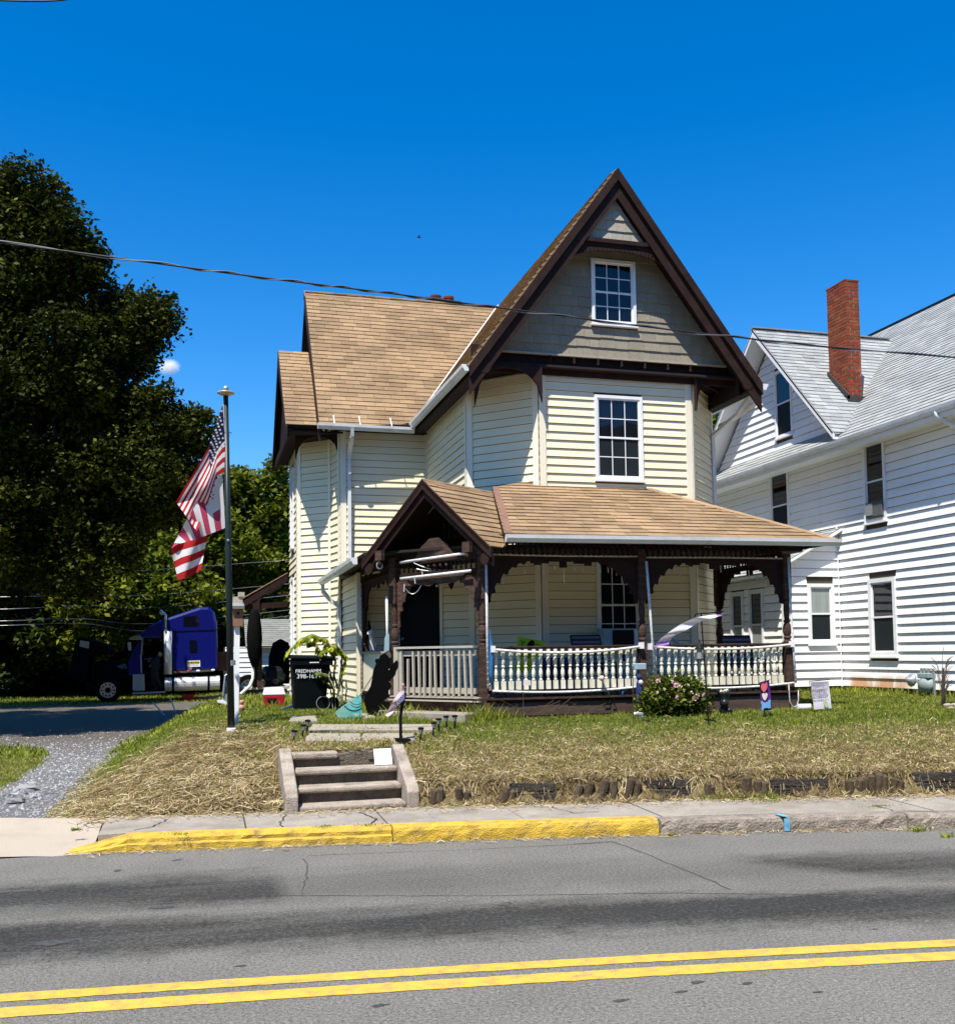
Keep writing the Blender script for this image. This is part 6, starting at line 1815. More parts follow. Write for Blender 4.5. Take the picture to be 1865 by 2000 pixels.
def cloth(name, top, bot, nu, nv, Y, dep, col, parent, mats=FL, smooth=True):
    """cloth between an upper and a lower edge; u runs along the edges, v from the upper to the lower"""
    mb = MB()
    for j in range(nv + 1):
        for i in range(nu + 1):
            u, v = i / nu, j / nv
            a, b = poly_at(top, u), poly_at(bot, u)
            mb.v.append(tuple(at(a[0] + (b[0] - a[0]) * v, a[1] + (b[1] - a[1]) * v, Y + dep(u, v))))
    for j in range(nv):
        for i in range(nu):
            k = j * (nu + 1) + i
            mb.f.append((k, k + 1, k + nu + 2, k + nu + 1)); mb.m.append(col((i + .5) / nu, (j + .5) / nv))
    o = obj(name, mb, mats, parent, smooth=smooth)
    return o
def star(mb, c, xd, ud, r, n=5):
    pts = []
    for i in range(2 * n):
        q = r if i % 2 == 0 else r * .42; t = math.pi / 2 + math.pi * i / n
        pts.append(V(c) + V(xd) * math.cos(t) * q + V(ud) * math.sin(t) * q)
    mb.add(pts, [tuple(range(2 * n))])
fp = V((.42, 15.1, 0)); fb = hit(452, 1430); FY = fb.y
pole = thing('flagpole', 'tall dark green flagpole with a gold disc finial left of the house', 'flagpole', fb)
M['pole'] = mat('dark_green_pole', (.012, .022, .022), .4, .15, 6)
tp_ = at(441, 772, FY)
mb = MB(); mb.tube([fb - Z * .1, fb.lerp(tp_, .5), tp_], [.052, .045, .036], 12); obj('shaft', mb, M['pole'], pole, smooth=True)
M['gold'] = mat('worn_gold', (.50, .42, .25), .4, .15, 10, metal=.3)
mb = MB(); mb.lathe([(.03, -.01), (.09, .01), (.128, .03), (.12, .045), (.05, .06), (.03, .07)], tp_, 16); obj('finial', mb, M['gold'], pole, smooth=True)
mb = MB(); mb.ball(tp_ + Z * .10, .045, 10, 7); obj('truck_ball', mb, M['metal'], pole, smooth=True)
mb = MB(); mb.lathe([(.07, -.02), (.07, .05), (.055, .06)], fb, 10); obj('collar', mb, M['white'], pole)
mb = MB(); mb.tube([at(452, 1290, FY), at(453, 1300, FY)], .055, 8); mb.tube([at(445, 1055, FY - .03), at(447, 1056, FY - .05)], .02, 6); obj('cleat', mb, M['metal'], pole)
zf_ = lambda x, y: (300 + x * .2263, 730 + y * .2263)
top1 = [zf_(606, 228), zf_(575, 330), zf_(545, 440), zf_(470, 645), zf_(330, 880), zf_(192, 1105)]
bot1 = [zf_(655, 850), zf_(600, 850), zf_(540, 890), zf_(470, 1110), zf_(410, 1250), zf_(375, 1362)]
# hoist edge gets its own white heading, stripes run along the drape
def col1(u, v):
    if u < .035: return 1
    if u < .42 and v < .54: return 2
    return 0 if int(v * 13) % 2 == 0 else 1
fl1 = tag(cloth('flag', top1, bot1, 56, 39, FY - .02, lambda u, v: -.10 * math.sin(u * 11 + v * 3.0) * (u ** .5) - .06 * math.sin(v * 9 + u * 4) * u, col1, None), 'large American flag hanging limp from the top of the flagpole', 'flag')
mb = MB()
for i in range(6):
    for j in range(5):
        u, v = .07 + i * .06 + (j % 2) * .03, .05 + j * .105
        a, b = poly_at(top1, u), poly_at(bot1, u)
        c = at(a[0] + (b[0] - a[0]) * v, a[1] + (b[1] - a[1]) * v, FY - .05 + -.10 * math.sin(u * 11 + v * 3.0) * (u ** .5) - .06 * math.sin(v * 9 + u * 4) * u)
        star(mb, c, (1, 0, .3), (-.3, 0, 1), .021)
obj('star', mb, M['fwhite'], fl1, kind='stuff')
top2 = [zf_(592, 868), zf_(500, 960), zf_(330, 1210), zf_(146, 1515)]
bot2 = [zf_(585, 1220), zf_(616, 1335), zf_(465, 1395), zf_(250, 1462), zf_(150, 1525)]
def col2(u, v):
    if u < .27 and v < .62: return 1
    return 3 if int((u + .02) * 9.4) % 2 == 1 else 1
fl2 = thing('flag', 'second faded flag with pink stripes hanging under the big flag', 'flag', tuple(at(437, 960, FY)))
L2 = [zf_(478, 960), zf_(330, 1170), zf_(240, 1340), zf_(146, 1512)]
cloth('upper_fold', [zf_(592, 868), zf_(478, 962), zf_(300, 1230), zf_(150, 1512)], [zf_(618, 1330), zf_(465, 1392), zf_(330, 1440), zf_(205, 1470)], 40, 20, FY + .05, lambda u, v: .05 * math.sin(u * 9 + v * 2), col2, fl2)
cloth('lower_fold', [zf_(148, 1512), zf_(220, 1465), zf_(340, 1435), zf_(466, 1392)], [zf_(212, 1785), zf_(270, 1765), zf_(345, 1730), zf_(410, 1690)], 26, 25, FY + .02, lambda u, v: .05 * math.sin(u * 7 + v * 3), lambda u, v: 0 if int(v * 5) % 2 == 0 else 1, fl2)
mb = MB()
for x, y in ((505, 985), (520, 965), (500, 1020), (515, 1045), (490, 1060), (510, 1075)): star(mb, at(*zf_(x, y), FY + .0), (1, 0, 0), (0, 0, 1), .018)
obj('star', mb, M['navy'], fl2, kind='stuff')
# small flag on a short post in front of the walk
q = hit(783, 1452)
sf = thing('flag_post', 'short black post with a small faded American flag at the top of the steps', 'flag post', q)
tq = at(791, 1343, q.y)
mb = MB(); mb.tube([q, at(782, 1400, q.y), tq], .022, 8); obj('post', mb, M['black'], sf)
mb = MB(); mb.prism([at(772, 1443, q.y - .1), at(803, 1444, q.y - .1), at(793, 1461, q.y - .1), at(780, 1461, q.y - .1)], (0, .16, 0)); obj('base', mb, M['black'], sf)
mb = MB(); c = at(764, 1451, q.y - .05); mb.ball(c, .075, 8, 6, sc=(1, 1, .9)); obj('stone', mb, M['slab'], sf)
tpA = [(791, 1339), (779, 1352), (766, 1372), (752, 1398)]; btA = [(790, 1368), (781, 1376), (771, 1388), (760, 1401)]
cloth('flag_cloth', tpA, btA, 22, 13, q.y - .05, lambda u, v: .03 * math.sin(u * 8 + v * 4), lambda u, v: 5 if (u < .45 and v > .45) else (4 if int(v * 13) % 2 == 0 else 1), sf)
mb = MB()
for i in range(5):
    for j in range(3):
        u, v = .06 + i * .085, .56 + j * .15; a, b = poly_at(tpA, u), poly_at(btA, u)
        star(mb, at(a[0] + (b[0] - a[0]) * v, a[1] + (b[1] - a[1]) * v, q.y - .09), (1, 0, 0), (0, 0, 1), .012)
obj('star', mb, M['fwhite'], sf, kind='stuff')
mb = MB(); mb.ball(at(787, 1338, q.y - .03), .022, 7, 5); obj('bow', mb, M['palepink'], sf)
# small flag on a stick by the entry post
q = hit(944, 1402); t = thing('stick_flag', 'tiny faded flag on a stick beside the entry post', 'flag', q)
mb = MB(); mb.tube([q, at(957, 1335, q.y)], .008, 5); obj('stick', mb, M['white'], t)
cloth('flag_cloth', [(962, 1338), (955, 1360), (946, 1390)], [(954, 1338), (948, 1360), (942, 1392)], 10, 4, q.y - .02, lambda u, v: .01 * math.sin(u * 9), lambda u, v: 5 if u < .35 and v > .4 else (4 if int(u * 9) % 2 else 1), t)

# ---- wooden bear
zb_ = lambda x, y: (700 + x * .10063, 1220 + y * .10063)
bear_p = [(595, 497), (615, 560), (600, 640), (625, 680), (628, 740), (618, 830), (580, 885), (600, 880), (640, 800), (690, 745), (755, 685), (772, 740), (765, 850), (735, 905), (715, 985), (640, 1060), (600, 1110), (622, 1140), (650, 1200), (585, 1290), (590, 1400), (470, 1500), (430, 1600), (350, 1790), (210, 1805), (170, 1690), (110, 1500), (150, 1350), (240, 1200), (270, 1050), (290, 900), (330, 800), (345, 765), (325, 700), (345, 665), (400, 665), (430, 600), (500, 560)]
BY = 15.75
br_ = thing('bear_cutout', 'black wooden bear cutout leaning against the entry railing', 'yard ornament', tuple(at(727, 1400, BY)))
M['bear'] = mat('black_painted_plywood', (.004, .004, .004), .9, .2, 5, spec=.05)
obj('silhouette', pane_poly([zb_(*p) for p in bear_p], BY, .025), M['bear'], br_)
M['muzzle'] = mat('tan_muzzle_paint', (.12, .09, .065), .7, .2, 8)
obj('muzzle', pane_poly([zb_(*p) for p in ((592, 500), (638, 585), (632, 645), (600, 650), (565, 600), (530, 572))], BY - .006, .012), M['muzzle'], br_)
mb = MB(); mb.ball(at(723, 1405, BY - .1), .11, 8, 5, sc=(1.1, .7, .6)); tag(obj('stone', mb, M['slab'], None), 'pale stone at the foot of the bear cutout', 'stone')
# ---- teal leaf rake
RY = 15.95
zk = lambda x, y: (400 + x * .2427, 1130 + y * .2427)
rk = thing('leaf_rake', 'teal plastic leaf rake leaning against the wooden bear', 'rake', tuple(at(675, 1408, RY)))
M['teal'] = mat('teal_plastic', (.10, .42, .40), .5, .08, 8, transl=.15)
mb = MB(); mb.tube([at(*zk(1252, 932), RY), at(*zk(1345, 790), RY - .1), at(*zk(1400, 690), RY - .15)], .013, 7); obj('handle', mb, M['rail'], rk)
apx = zk(1254, 930)
fanp = [zk(1048, 1085), zk(1075, 1125), zk(1105, 1148), zk(1150, 1158), zk(1200, 1148), zk(1240, 1128), zk(1266, 1108)]
fan_in = [zk(1100, 1040), zk(1125, 1065), zk(1150, 1080), zk(1185, 1088), zk(1215, 1085), zk(1240, 1075), zk(1262, 1060)]
mb = MB()
for a, b in zip(fan_in[:-1], fan_in[1:]):
    mb.prism([at(*apx, RY), at(*a, RY - .05), at(*b, RY - .05)], (0, .008, 0))
obj('web', mb, M['teal'], rk)
for i in range(25):
    a, b = poly_at(fan_in, i / 24), poly_at(fanp, i / 24)
    mb = MB(); mb.tube([at(apx[0] + (a[0] - apx[0]) * .3, apx[1] + (a[1] - apx[1]) * .3, RY - .012), at(*a, RY - .06), at(*b, RY - .09), at(b[0] + 1, b[1] + 3, RY - .06)], .0055, 4); obj('tine', mb, M['teal'], rk)
for t_ in (.55, .85):
    mb = MB(); mb.tube([at(apx[0] + (a[0] - apx[0]) * t_, apx[1] + (a[1] - apx[1]) * t_, RY - .06) for a in fan_in], .005, 4); obj('brace', mb, M['black'], rk)

# ---- wheeled bin
b0 = hit(606, 1388); CYb = b0.y
M['bin'] = mat('black_green_bin_plastic', (.003, .005, .006), .6, .15, 4, spec=.06)
bn = thing('wheeled_bin', 'large dark wheeled trash bin with white lettering in front of the bay', 'trash bin', b0)
cx0, cx1 = at(573, 1380, CYb).x, at(637, 1380, CYb).x
tx0, tx1 = at(571, 1285, CYb).x, at(648, 1285, CYb).x
zt_b = at(606, 1287, CYb).z
mb = MB(); dpt = .62
mb.hexa([(cx0 + .02, CYb, b0.z - .02), (cx1 - .02, CYb, b0.z - .02), (cx1 - .04, CYb + dpt - .1, b0.z - .02), (cx0 + .03, CYb + dpt - .1, b0.z - .02), (tx0, CYb - .04, zt_b), (tx1 - .02, CYb - .04, zt_b), (tx1, CYb + dpt, zt_b), (tx0, CYb + dpt, zt_b)]); obj('body', mb, M['bin'], bn, bevel=.03)
mb = MB(); mb.bb(tx0 - .03, tx1 + .01, CYb - .075, CYb - .035, zt_b - .12, zt_b - .005); obj('rim', mb, M['bin'], bn, bevel=.01)
mb = MB(); mb.hexa([(tx0 - .05, CYb - .10, zt_b + .002), (tx1 + .03, CYb - .10, zt_b - .01), (tx1 + .04, CYb + dpt + .05, zt_b + .0), (tx0 - .05, CYb + dpt + .05, zt_b + .02), (tx0 - .03, CYb - .08, zt_b + .06), (tx1 + .0, CYb - .08, zt_b + .03), (tx1, CYb + dpt, zt_b + .06), (tx0 - .02, CYb + dpt, zt_b + .08)]); obj('lid', mb, M['bin'], bn, bevel=.02)
mb = MB(); mb.bb(tx0 + .3, tx0 + .47, CYb - .082, CYb - .076, zt_b - .075, zt_b - .058); obj('label', mb, M['white'], bn)
for dx in (.0,):
    wc_ = V((cx1 - .06, CYb - .03, b0.z + .13))
    mb = MB(); mb.tube([wc_ - Yv * .02, wc_ + Yv * .06], .135, 20); wh = obj('wheel', mb, M['bin'], bn)
    mb = MB(); mb.tube([wc_ + V((math.cos(t) * .12, -.03, math.sin(t) * .12)) for t in np.linspace(0, 6.29, 22)], .008, 5, cap=False); obj('rim', mb, M['metal'], wh)
    w2 = wc_ + V((.20, .12, -.02)); mb = MB(); mb.tube([w2 - Yv * .02, w2 + Yv * .06], .12, 16); obj('wheel', mb, M['bin'], bn)
M['letter'] = mat('white_lettering', (.72, .74, .74), .6, .1, 12)
text('FREDHAMM', (tx0 + .28, CYb - .056, at(600, 1311, CYb).z), (1, 0, 0), (0, .08, 1), .088, M['letter'], bn)
text('398-1611', (tx0 + .29, CYb - .050, at(600, 1321, CYb).z), (1, 0, 0), (0, .08, 1), .115, M['letter'], bn)
# ---- red and white cooler
q = hit(536, 1381); cl_ = thing('cooler', 'red and white picnic cooler on the grass by the side porch', 'cooler', q)
x0, x1 = at(515, 1370, q.y).x, at(557, 1370, q.y).x; z1, z2 = at(536, 1358, q.y).z, at(536, 1344, q.y).z
M['cred'] = mat('red_plastic', (.42, .012, .025), .45, .06, 6)
mb = MB(); mb.hexa([(x0 + .03, q.y, q.z), (x1 - .02, q.y, q.z), (x1 - .02, q.y + .3, q.z), (x0 + .03, q.y + .3, q.z), (x0, q.y - .02, z1), (x1, q.y - .02, z1), (x1, q.y + .32, z1), (x0, q.y + .32, z1)]); obj('body', mb, M['cred'], cl_, bevel=.02)
mb = MB(); mb.hexa([(x0 - .01, q.y - .03, z1 + .001), (x1 + .01, q.y - .03, z1 + .001), (x1 + .01, q.y + .33, z1 + .001), (x0 - .01, q.y + .33, z1 + .001), (x0 + .03, q.y, z2), (x1 - .03, q.y, z2), (x1 - .03, q.y + .3, z2), (x0 + .03, q.y + .3, z2)]); obj('lid', mb, M['white'], cl_, bevel=.02)
mb = MB(); mb.bb(x0 + .07, x0 + .25, q.y - .02, q.y - .003, z1 - .14, z1 - .06); obj('handle', mb, M['black'], cl_)
# ---- birdhouse on a white post
q = hit(460, 1414); bh_ = thing('birdhouse', 'wooden birdhouse on a white post behind the flagpole', 'birdhouse', q)
c0 = at(464, 1215, q.y)
mb = MB(); mb.beam(q - Z * .1, at(463, 1218, q.y + .02), .085, .085, up=Yv); obj('post', mb, M['white'], bh_)
M['cedar'] = mat('cedar', (.25, .125, .075), .8, .15, 5, (1, 1, .3), bump=.3)
xa, xb_2 = at(455, 1200, q.y).x, at(474, 1200, q.y).x; zlo, zhi = at(464, 1223, q.y).z, at(464, 1190, q.y).z
mb = MB(); mb.bb(xa, xb_2, q.y - .08, q.y + .1, zlo, zhi); obj('box', mb, M['cedar'], bh_)
mb = MB(); mb.obox((xa - .03, q.y - .14, zhi + .0), (xb_2 - xa + .05, 0, 0), (0, .27, .07), (0, -.012, .045)); obj('roof', mb, M['metal'], bh_)
mb = MB(); mb.tube([at(465, 1198, q.y - .079), at(465, 1198, q.y - .085)], .022, 10); obj('hole', mb, M['black'], bh_)
mb = MB(); mb.bb(xa + .0, xb_2 - .0, q.y + .02, q.y + .12, zhi + .09, zhi + .2); mb.bb(xa + .08, xb_2 + .03, q.y + .0, q.y + .12, zhi + .20, zhi + .27); obj('feeder_box', mb, M['rail'], bh_)
# ---- hand truck behind the pole
q = hit(445, 1380); ht = thing('hand_truck', 'grey hand truck with small wheels standing behind the flagpole', 'hand truck', q)
zq = lambda x, y: (100 + x * .2157, 1130 + y * .2157)
HYq = q.y
for pts in ([(1555, 1060), (1575, 880), (1600, 862), (1680, 866), (1700, 885), (1695, 1060)],):
    mb = MB(); mb.tube([at(*zq(*p), HYq) for p in pts], .018, 6); obj('frame', mb, M['metal'], ht)
obj('plate', pane_poly([zq(1548, 1050), (zq(1660, 1050)), zq(1665, 1130), zq(1548, 1130)], HYq + .02, .02), M['metal'], ht)
for x, y in ((1522, 1172), (1640, 1165)):
    c = at(*zq(x, y), HYq - .02); mb = MB(); mb.tube([c - V((.03, .05, 0)), c + V((.03, .05, 0))], .10, 14); obj('wheel', mb, M['black'], ht)
obj('axle_box', pane_poly([zq(1500, 1105), zq(1555, 1100), zq(1610, 1140), zq(1610, 1190), zq(1540, 1190)], HYq - .03, .08), M['white'], ht)
q = hit(472, 1390); mb = MB(); mb.ball(q + Z * .07, .06, 8, 6); mb.ball(q + Z * .17, .045, 8, 6); M['gnome'] = mat('pink_ceramic', (.5, .25, .22), .4, .2, 14); tag(obj('garden_gnome', mb, M['gnome'], None), 'small pinkish garden ornament in the grass right of the birdhouse post', 'ornament')
mb = MB()
for k in range(5):
    p = hit(550 + k * 5, 1390 - k * 2) + Z * .03; r2 = hit(585 - k * 2, 1382 - k) + Z * .04
    mb.tube([p, p.lerp(r2, .5) + Z * .02, r2], .014, 5)
M['hose'] = mat('blue_hose', (.02, .07, .28), .5, .1); tag(obj('hose', mb, M['hose'], None), 'blue hose lying in the grass left of the bin', 'hose')
# ---- two wooden stakes by the drive
for (a, b, lab) in (((322, 1398), (298, 1372), 'left leaning wooden stake at the edge of the drive'), ((343, 1391), (332, 1363), 'right leaning wooden stake at the edge of the drive')):
    q = hit(*a); mb = MB(); mb.tube([q, at(*b, q.y)], .02, 5); tag(obj('stake', mb, M['fwhite'], None), lab, 'stake', 'stakes by the drive')
# rocks at the drive edge
for i, (px, py, r) in enumerate(((52, 1548, .13), (38, 1556, .10), (60, 1538, .09), (28, 1572, .11), (68, 1560, .07))):
    q = hit(px, py); mb = MB(); mb.ball(q + Z * r * .3, r, 8, 6, sc=(1.2, .8, .6))
    mb.v = [(x + random.uniform(-.02, .02), y + random.uniform(-.02, .02), z + random.uniform(-.015, .015)) for x, y, z in mb.v]
    tag(obj('rock', mb, M['stone'], None), ['largest grey rock beside the gravel drive', 'grey rock left of the largest rock by the drive', 'grey rock behind the largest rock by the drive', 'flat grey rock nearest the sidewalk by the drive', 'small grey rock at the drive side of the rock pile'][i], 'rock', 'rocks beside the gravel drive')
# ---- blue lorry cab with its hood tipped forward
TY = 39.0
zt = lambda x, y: (100 + x * .2157, 1130 + y * .2157)
def tp(x, y, d=0.0): return at(*zt(x, y), TY + d)
tk = thing('truck_cab', 'dark blue sleeper truck cab with its hood tipped open behind the drive', 'truck', (-1, 40, .28))
M['tblue'] = mat('truck_blue_paint', (.002, .005, .12), .35, .05, 2, spec=.3, coat=.25)
M['tdark'] = mat('truck_dark', (.004, .004, .005), .7, .2, 4, spec=.06)
M['chrome'] = mat('chrome', (.55, .56, .56), .18, .08, 6, metal=.9)
M['tank'] = mat('polished_tank', (.66, .66, .62), .3, .1, 3, metal=.35)
def tpoly(pts, d0, th): 
    mb = MB(); mb.prism([tp(x, y, d0) for x, y in pts][::-1], (0, th, 0)); return mb
DEP = 2.35
obj('sleeper', tpoly([(1012, 540), (1000, 372), (1345, 258), (1425, 258), (1478, 300), (1500, 400), (1508, 560), (1510, 832), (1012, 842)], 0, DEP), M['tblue'], tk, bevel=.10)
obj('roof_fairing', tpoly([(745, 538), (830, 482), (905, 425), (1010, 366), (1015, 545), (835, 545)], .12, DEP - .24), M['tblue'], tk, bevel=.10)
obj('cab_post', tpoly([(800, 545), (834, 545), (824, 880), (700, 880), (700, 740), (720, 700)], .06, .10), M['tblue'], tk)
obj('cab_wall', tpoly([(720, 690), (830, 690), (1015, 640), (1015, 880), (700, 880)], DEP - .5, .1), M['tdark'], tk)
obj('cab_floor', tpoly([(640, 815), (1015, 850), (1015, 915), (600, 905)], .1, DEP - .2), M['tdark'], tk)
obj('seat', tpoly([(868, 630), (905, 625), (925, 760), (1000, 770), (1000, 850), (890, 850)], .7, .6), M['tdark'], tk, bevel=.04)
mb = MB(); mb.tube([tp(840, 735, .7), tp(890, 722, .7), tp(915, 728, .7)], .025, 6); obj('steering_wheel', mb, M['metal'], tk)
mb = MB(); mb.beam(tp(735, 690, .1), tp(805, 560, .1), .05, .05); mb.beam(tp(712, 548, -.05), tp(832, 548, -.05), .05, .07); mb.beam(tp(828, 548, -.05), tp(818, 690, -.05), .05, .05); obj('door_frame', mb, M['chrome'], tk)
mb = MB(); mb.beam(tp(812, 690, -.08), tp(818, 860, -.08), .07, .05); obj('grab_handle', mb, M['metal'], tk)
obj('mirror', tpoly([(690, 580), (722, 575), (726, 650), (700, 655)], -.12, .08), M['metal'], tk)
obj('visor', tpoly([(700, 545), (745, 520), (800, 515), (838, 545)], -.02, DEP), M['chrome'], tk)
obj('window', tpoly([(1198, 345), (1335, 340), (1340, 430), (1198, 436)], -.012, .02), M['glass'], tk)
obj('window', tpoly([(1252, 560), (1312, 560), (1322, 575), (1322, 668), (1255, 672)], -.012, .02), M['glass'], tk)
mb = MB(); mb.beam(tp(1110, 478, -.01), tp(1508, 466, -.01), .02, .03); obj('seam_trim', mb, M['tdark'], tk)
pl_ = obj('door_sign', tpoly([(1230, 746), (1348, 742), (1350, 798), (1232, 803)], -.02, .01), M['white'], tk)
M['yel'] = mat('yellow_print', (.62, .46, .03), .6, .05)
mb = tpoly([(1236, 752), (1342, 748), (1342, 770), (1236, 774)], -.024, .003); obj('print', mb, M['yel'], pl_)
mb = MB()
for x in (1245, 1262, 1272, 1287, 1303, 1318, 1330): mb.prism([tp(x, 755, -.028), tp(x + 8, 755, -.028), tp(x + 8, 768, -.028), tp(x, 768, -.028)][::-1], (0, .002, 0))
for x in range(1250, 1330, 12): mb.prism([tp(x, 782, -.022), tp(x + 7, 782, -.022), tp(x + 7, 787, -.022), tp(x, 787, -.022)][::-1], (0, .002, 0))
obj('print', mb, M['tdark'], pl_)
obj('plate', tpoly([(1236, 808), (1274, 806), (1274, 824), (1236, 826)], -.02, .01), M['metal'], tk)
mb = MB(); mb.beam(tp(1110, 850, -.05), tp(1470, 832, -.05), .05, .08); obj('sill_trim', mb, M['chrome'], tk)
for x in (1150, 1245, 1330, 1465):
    mb = MB(); mb.ball(tp(x, 848 - (x - 1110) * .05, -.09), .06, 7, 5, sc=(1.3, .5, .7)); obj('marker_light', mb, M['cred'] if x < 1300 else M['white'], tk)
mb = MB(); mb.tube([tp(1030, 960, .1), tp(1525, 945, .1)], .27, 18); ft = obj('fuel_tank', mb, M['tank'], tk, smooth=False)
for x in (1105, 1425):
    mb = MB(); c = tp(x, 957 - (x - 1030) * .03, .1); mb.tube([c - X * .04, c + X * .04], .285, 18); obj('strap', mb, M['tdark'], ft)
mb = MB(); mb.tube([tp(1058, 868, -.12), tp(1058, 478, -.12)], .145, 14); obj('exhaust_guard', mb, M['tank'], tk, smooth=True)
mb = MB(); mb.tube([tp(1036, 480, -.12), tp(1036, 330, -.12), tp(1005, 300, -.12)], .05, 10); mb.ball(tp(1000, 310, -.12), .07, 8, 6, sc=(1, 1, 1.6)); obj('exhaust_stack', mb, M['chrome'], tk, smooth=True)
obj('battery_box', tpoly([(738, 868), (845, 866), (845, 1020), (738, 1020)], .02, .5), M['metal'], tk, bevel=.03)
mb = MB(); mb.beam(tp(735, 1040, -.02), tp(1035, 1028, -.02), .25, .06); obj('running_board', mb, M['metal'], tk)
mb = tpoly([(420, 905), (1700, 880), (1700, 925), (420, 960)], .7, .2); obj('chassis', mb, M['tdark'], tk)
mb = tpoly([(380, 760), (460, 745), (620, 760), (710, 800), (720, 910), (600, 930), (430, 960)], .3, 1.6); obj('engine', mb, M['tdark'], tk, bevel=.08)
mb = MB()
for k in range(5): mb.tube([tp(600 + k * 16, 800 + k * 9, .25), tp(670 + k * 6, 775 + k * 12, .22), tp(690, 830, .25)], .018, 5)
obj('hose', mb, M['metal'], tk)
obj('hood', tpoly([(232, 530), (330, 540), (480, 590), (548, 665), (540, 690), (430, 692), (350, 700), (330, 800), (320, 930), (300, 955), (140, 885), (180, 740), (205, 620)], .1, DEP - .2), M['tdark'], tk, bevel=.06)  # near-black underside; the tree shade is put into its colour too
obj('headlight', tpoly([(262, 560), (345, 575), (338, 635), (255, 615)], .06, .05), M['metal'], tk)
obj('bumper', tpoly([(312, 940), (400, 950), (390, 1065), (330, 1068)], .1, DEP - .2), M['tdark'], tk, bevel=.05)
def wheel(x, y, r, d=0.0, w=.28):
    c = tp(x, y, d); R_ = r
    mb = MB(); mb.tube([c - Yv * .0, c + Yv * .03, c + Yv * (w - .03), c + Yv * w], [R_ * .94, R_, R_, R_ * .94], 26); wh = obj('wheel', mb, M['tdark'], tk)
    mb = MB(); mb.tube([c - Yv * .012, c + Yv * .02], R_ * .62, 22); rim = obj('rim', mb, M['chrome'], wh)
    mb = MB(); mb.tube([c - Yv * .06, c - Yv * .005], R_ * .22, 12)
    for k in range(10):
        t = 6.283 * k / 10; h_ = c + V((math.cos(t), 0, math.sin(t))) * R_ * .46 - Yv * .014
        mb.tube([h_, h_ + Yv * .01], R_ * .07, 8)
    obj('hub', mb, M['tdark'], wh)
wheel(513, 1012, .46); wheel(513, 1012, .46, 1.95)
wheel(1790, 985, .48, .1); wheel(1790, 985, .48, 1.9); wheel(1990, 980, .48, .1); wheel(1990, 980, .48, 1.9)
M['rust'] = mat('rust_red_box', (.20, .058, .028), .8, .2, 3)
mb = tpoly([(1515, 665), (1600, 660), (1640, 668), (1640, 835), (1515, 838)], .6, 1.2); obj('rear_box', mb, M['rust'], tk)
# person leaning into the open cab door
def skin_person():
    J = {'pel': tp(935, 820, -.10), 'chest': tp(955, 735, -.08), 'neck': tp(972, 708, -.08), 'head': tp(984, 690, -.08), 'kl': tp(955, 905, -.14), 'al': tp(1000, 985, -.12), 'kr': tp(925, 912, -.02), 'ar': tp(955, 1005, -.02), 'tl': tp(975, 992, -.16), 'tr': tp(935, 1012, -.10), 'el': tp(915, 760, -.02), 'wl': tp(905, 790, .05), 'er': tp(925, 770, .18), 'wr': tp(888, 745, .22)}
    ks = list(J); E_ = [('pel', 'chest'), ('chest', 'neck'), ('neck', 'head'), ('pel', 'kl'), ('kl', 'al'), ('al', 'tl'), ('pel', 'kr'), ('kr', 'ar'), ('ar', 'tr'), ('chest', 'el'), ('el', 'wl'), ('chest', 'er'), ('er', 'wr')]
    R_ = {'pel': .16, 'chest': .19, 'neck': .07, 'head': .11, 'kl': .085, 'kr': .085, 'al': .05, 'ar': .05, 'tl': .045, 'tr': .045, 'el': .055, 'er': .055, 'wl': .04, 'wr': .04}
    p = thing('person', 'person in dark clothes bending into the open truck cab door', 'person', tuple(J['ar']))
    me = bpy.data.meshes.new('body'); o_ = org(p)
    me.from_pydata([tuple(J[k] - o_) for k in ks], [(ks.index(a), ks.index(b)) for a, b in E_], [])
    ob = bpy.data.objects.new('body', me); link(ob, p); ob['_o'] = tuple(o_)
    ob.modifiers.new('skin', 'SKIN'); s_ = ob.modifiers.new('sub', 'SUBSURF'); s_.levels = s_.render_levels = 1
    for i, k in enumerate(ks): me.skin_vertices[0].data[i].radius = (R_[k], R_[k])
    me.skin_vertices[0].data[0].use_root = True
    M['clothes'] = mat('dark_clothes', (.016, .018, .018), .9, .25, 6); me.materials.append(M['clothes'])
    M['skin'] = mat('skin', (.42, .22, .15), .6, .05)
    mb = MB(); mb.ball(J['head'] + V((.02, -.05, .03)), .10, 10, 8, sc=(.85, .9, 1.1)); obj('face', mb, M['skin'], p, smooth=True)
    mb = MB(); mb.ball(J['head'] + V((.03, -.02, .06)), .115, 10, 8, sc=(.9, .95, 1)); obj('hair', mb, M['tdark'], p, smooth=True)
    for a, s2 in (('wl', 1), ('wr', -1)):
        mb = MB(); c = J[a]; mb.ball(c, .05, 8, 6)
        for k in range(5): mb.tube([c, c + V((-.05, -.03 + k * .015, -.04)), c + V((-.09, -.035 + k * .018, -.05))], [.014, .011, .008], 5)
        obj('hand', mb, M['skin'], p)
skin_person()
q = on(372, 1353, .27); mb = MB(); mb.bb(q.x - .18, q.x + .22, 39.2, 39.5, .26, .55); mb.tube([(q.x + .2, 39.3, .5), (q.x + .35, 39.3, .62)], .04, 6); tag(obj('fuel_can', mb, M['cred'], None, bevel=.04), 'red fuel can on the grass under the truck tank', 'fuel can')
q = on(410, 1352, .27); mb = MB(); mb.beam((q.x - .3, 39.6, .3), (q.x + .6, 39.4, .42), .12, .2); tag(obj('plank', mb, M['rail'], None), 'pale weathered plank lying under the back of the truck', 'plank')

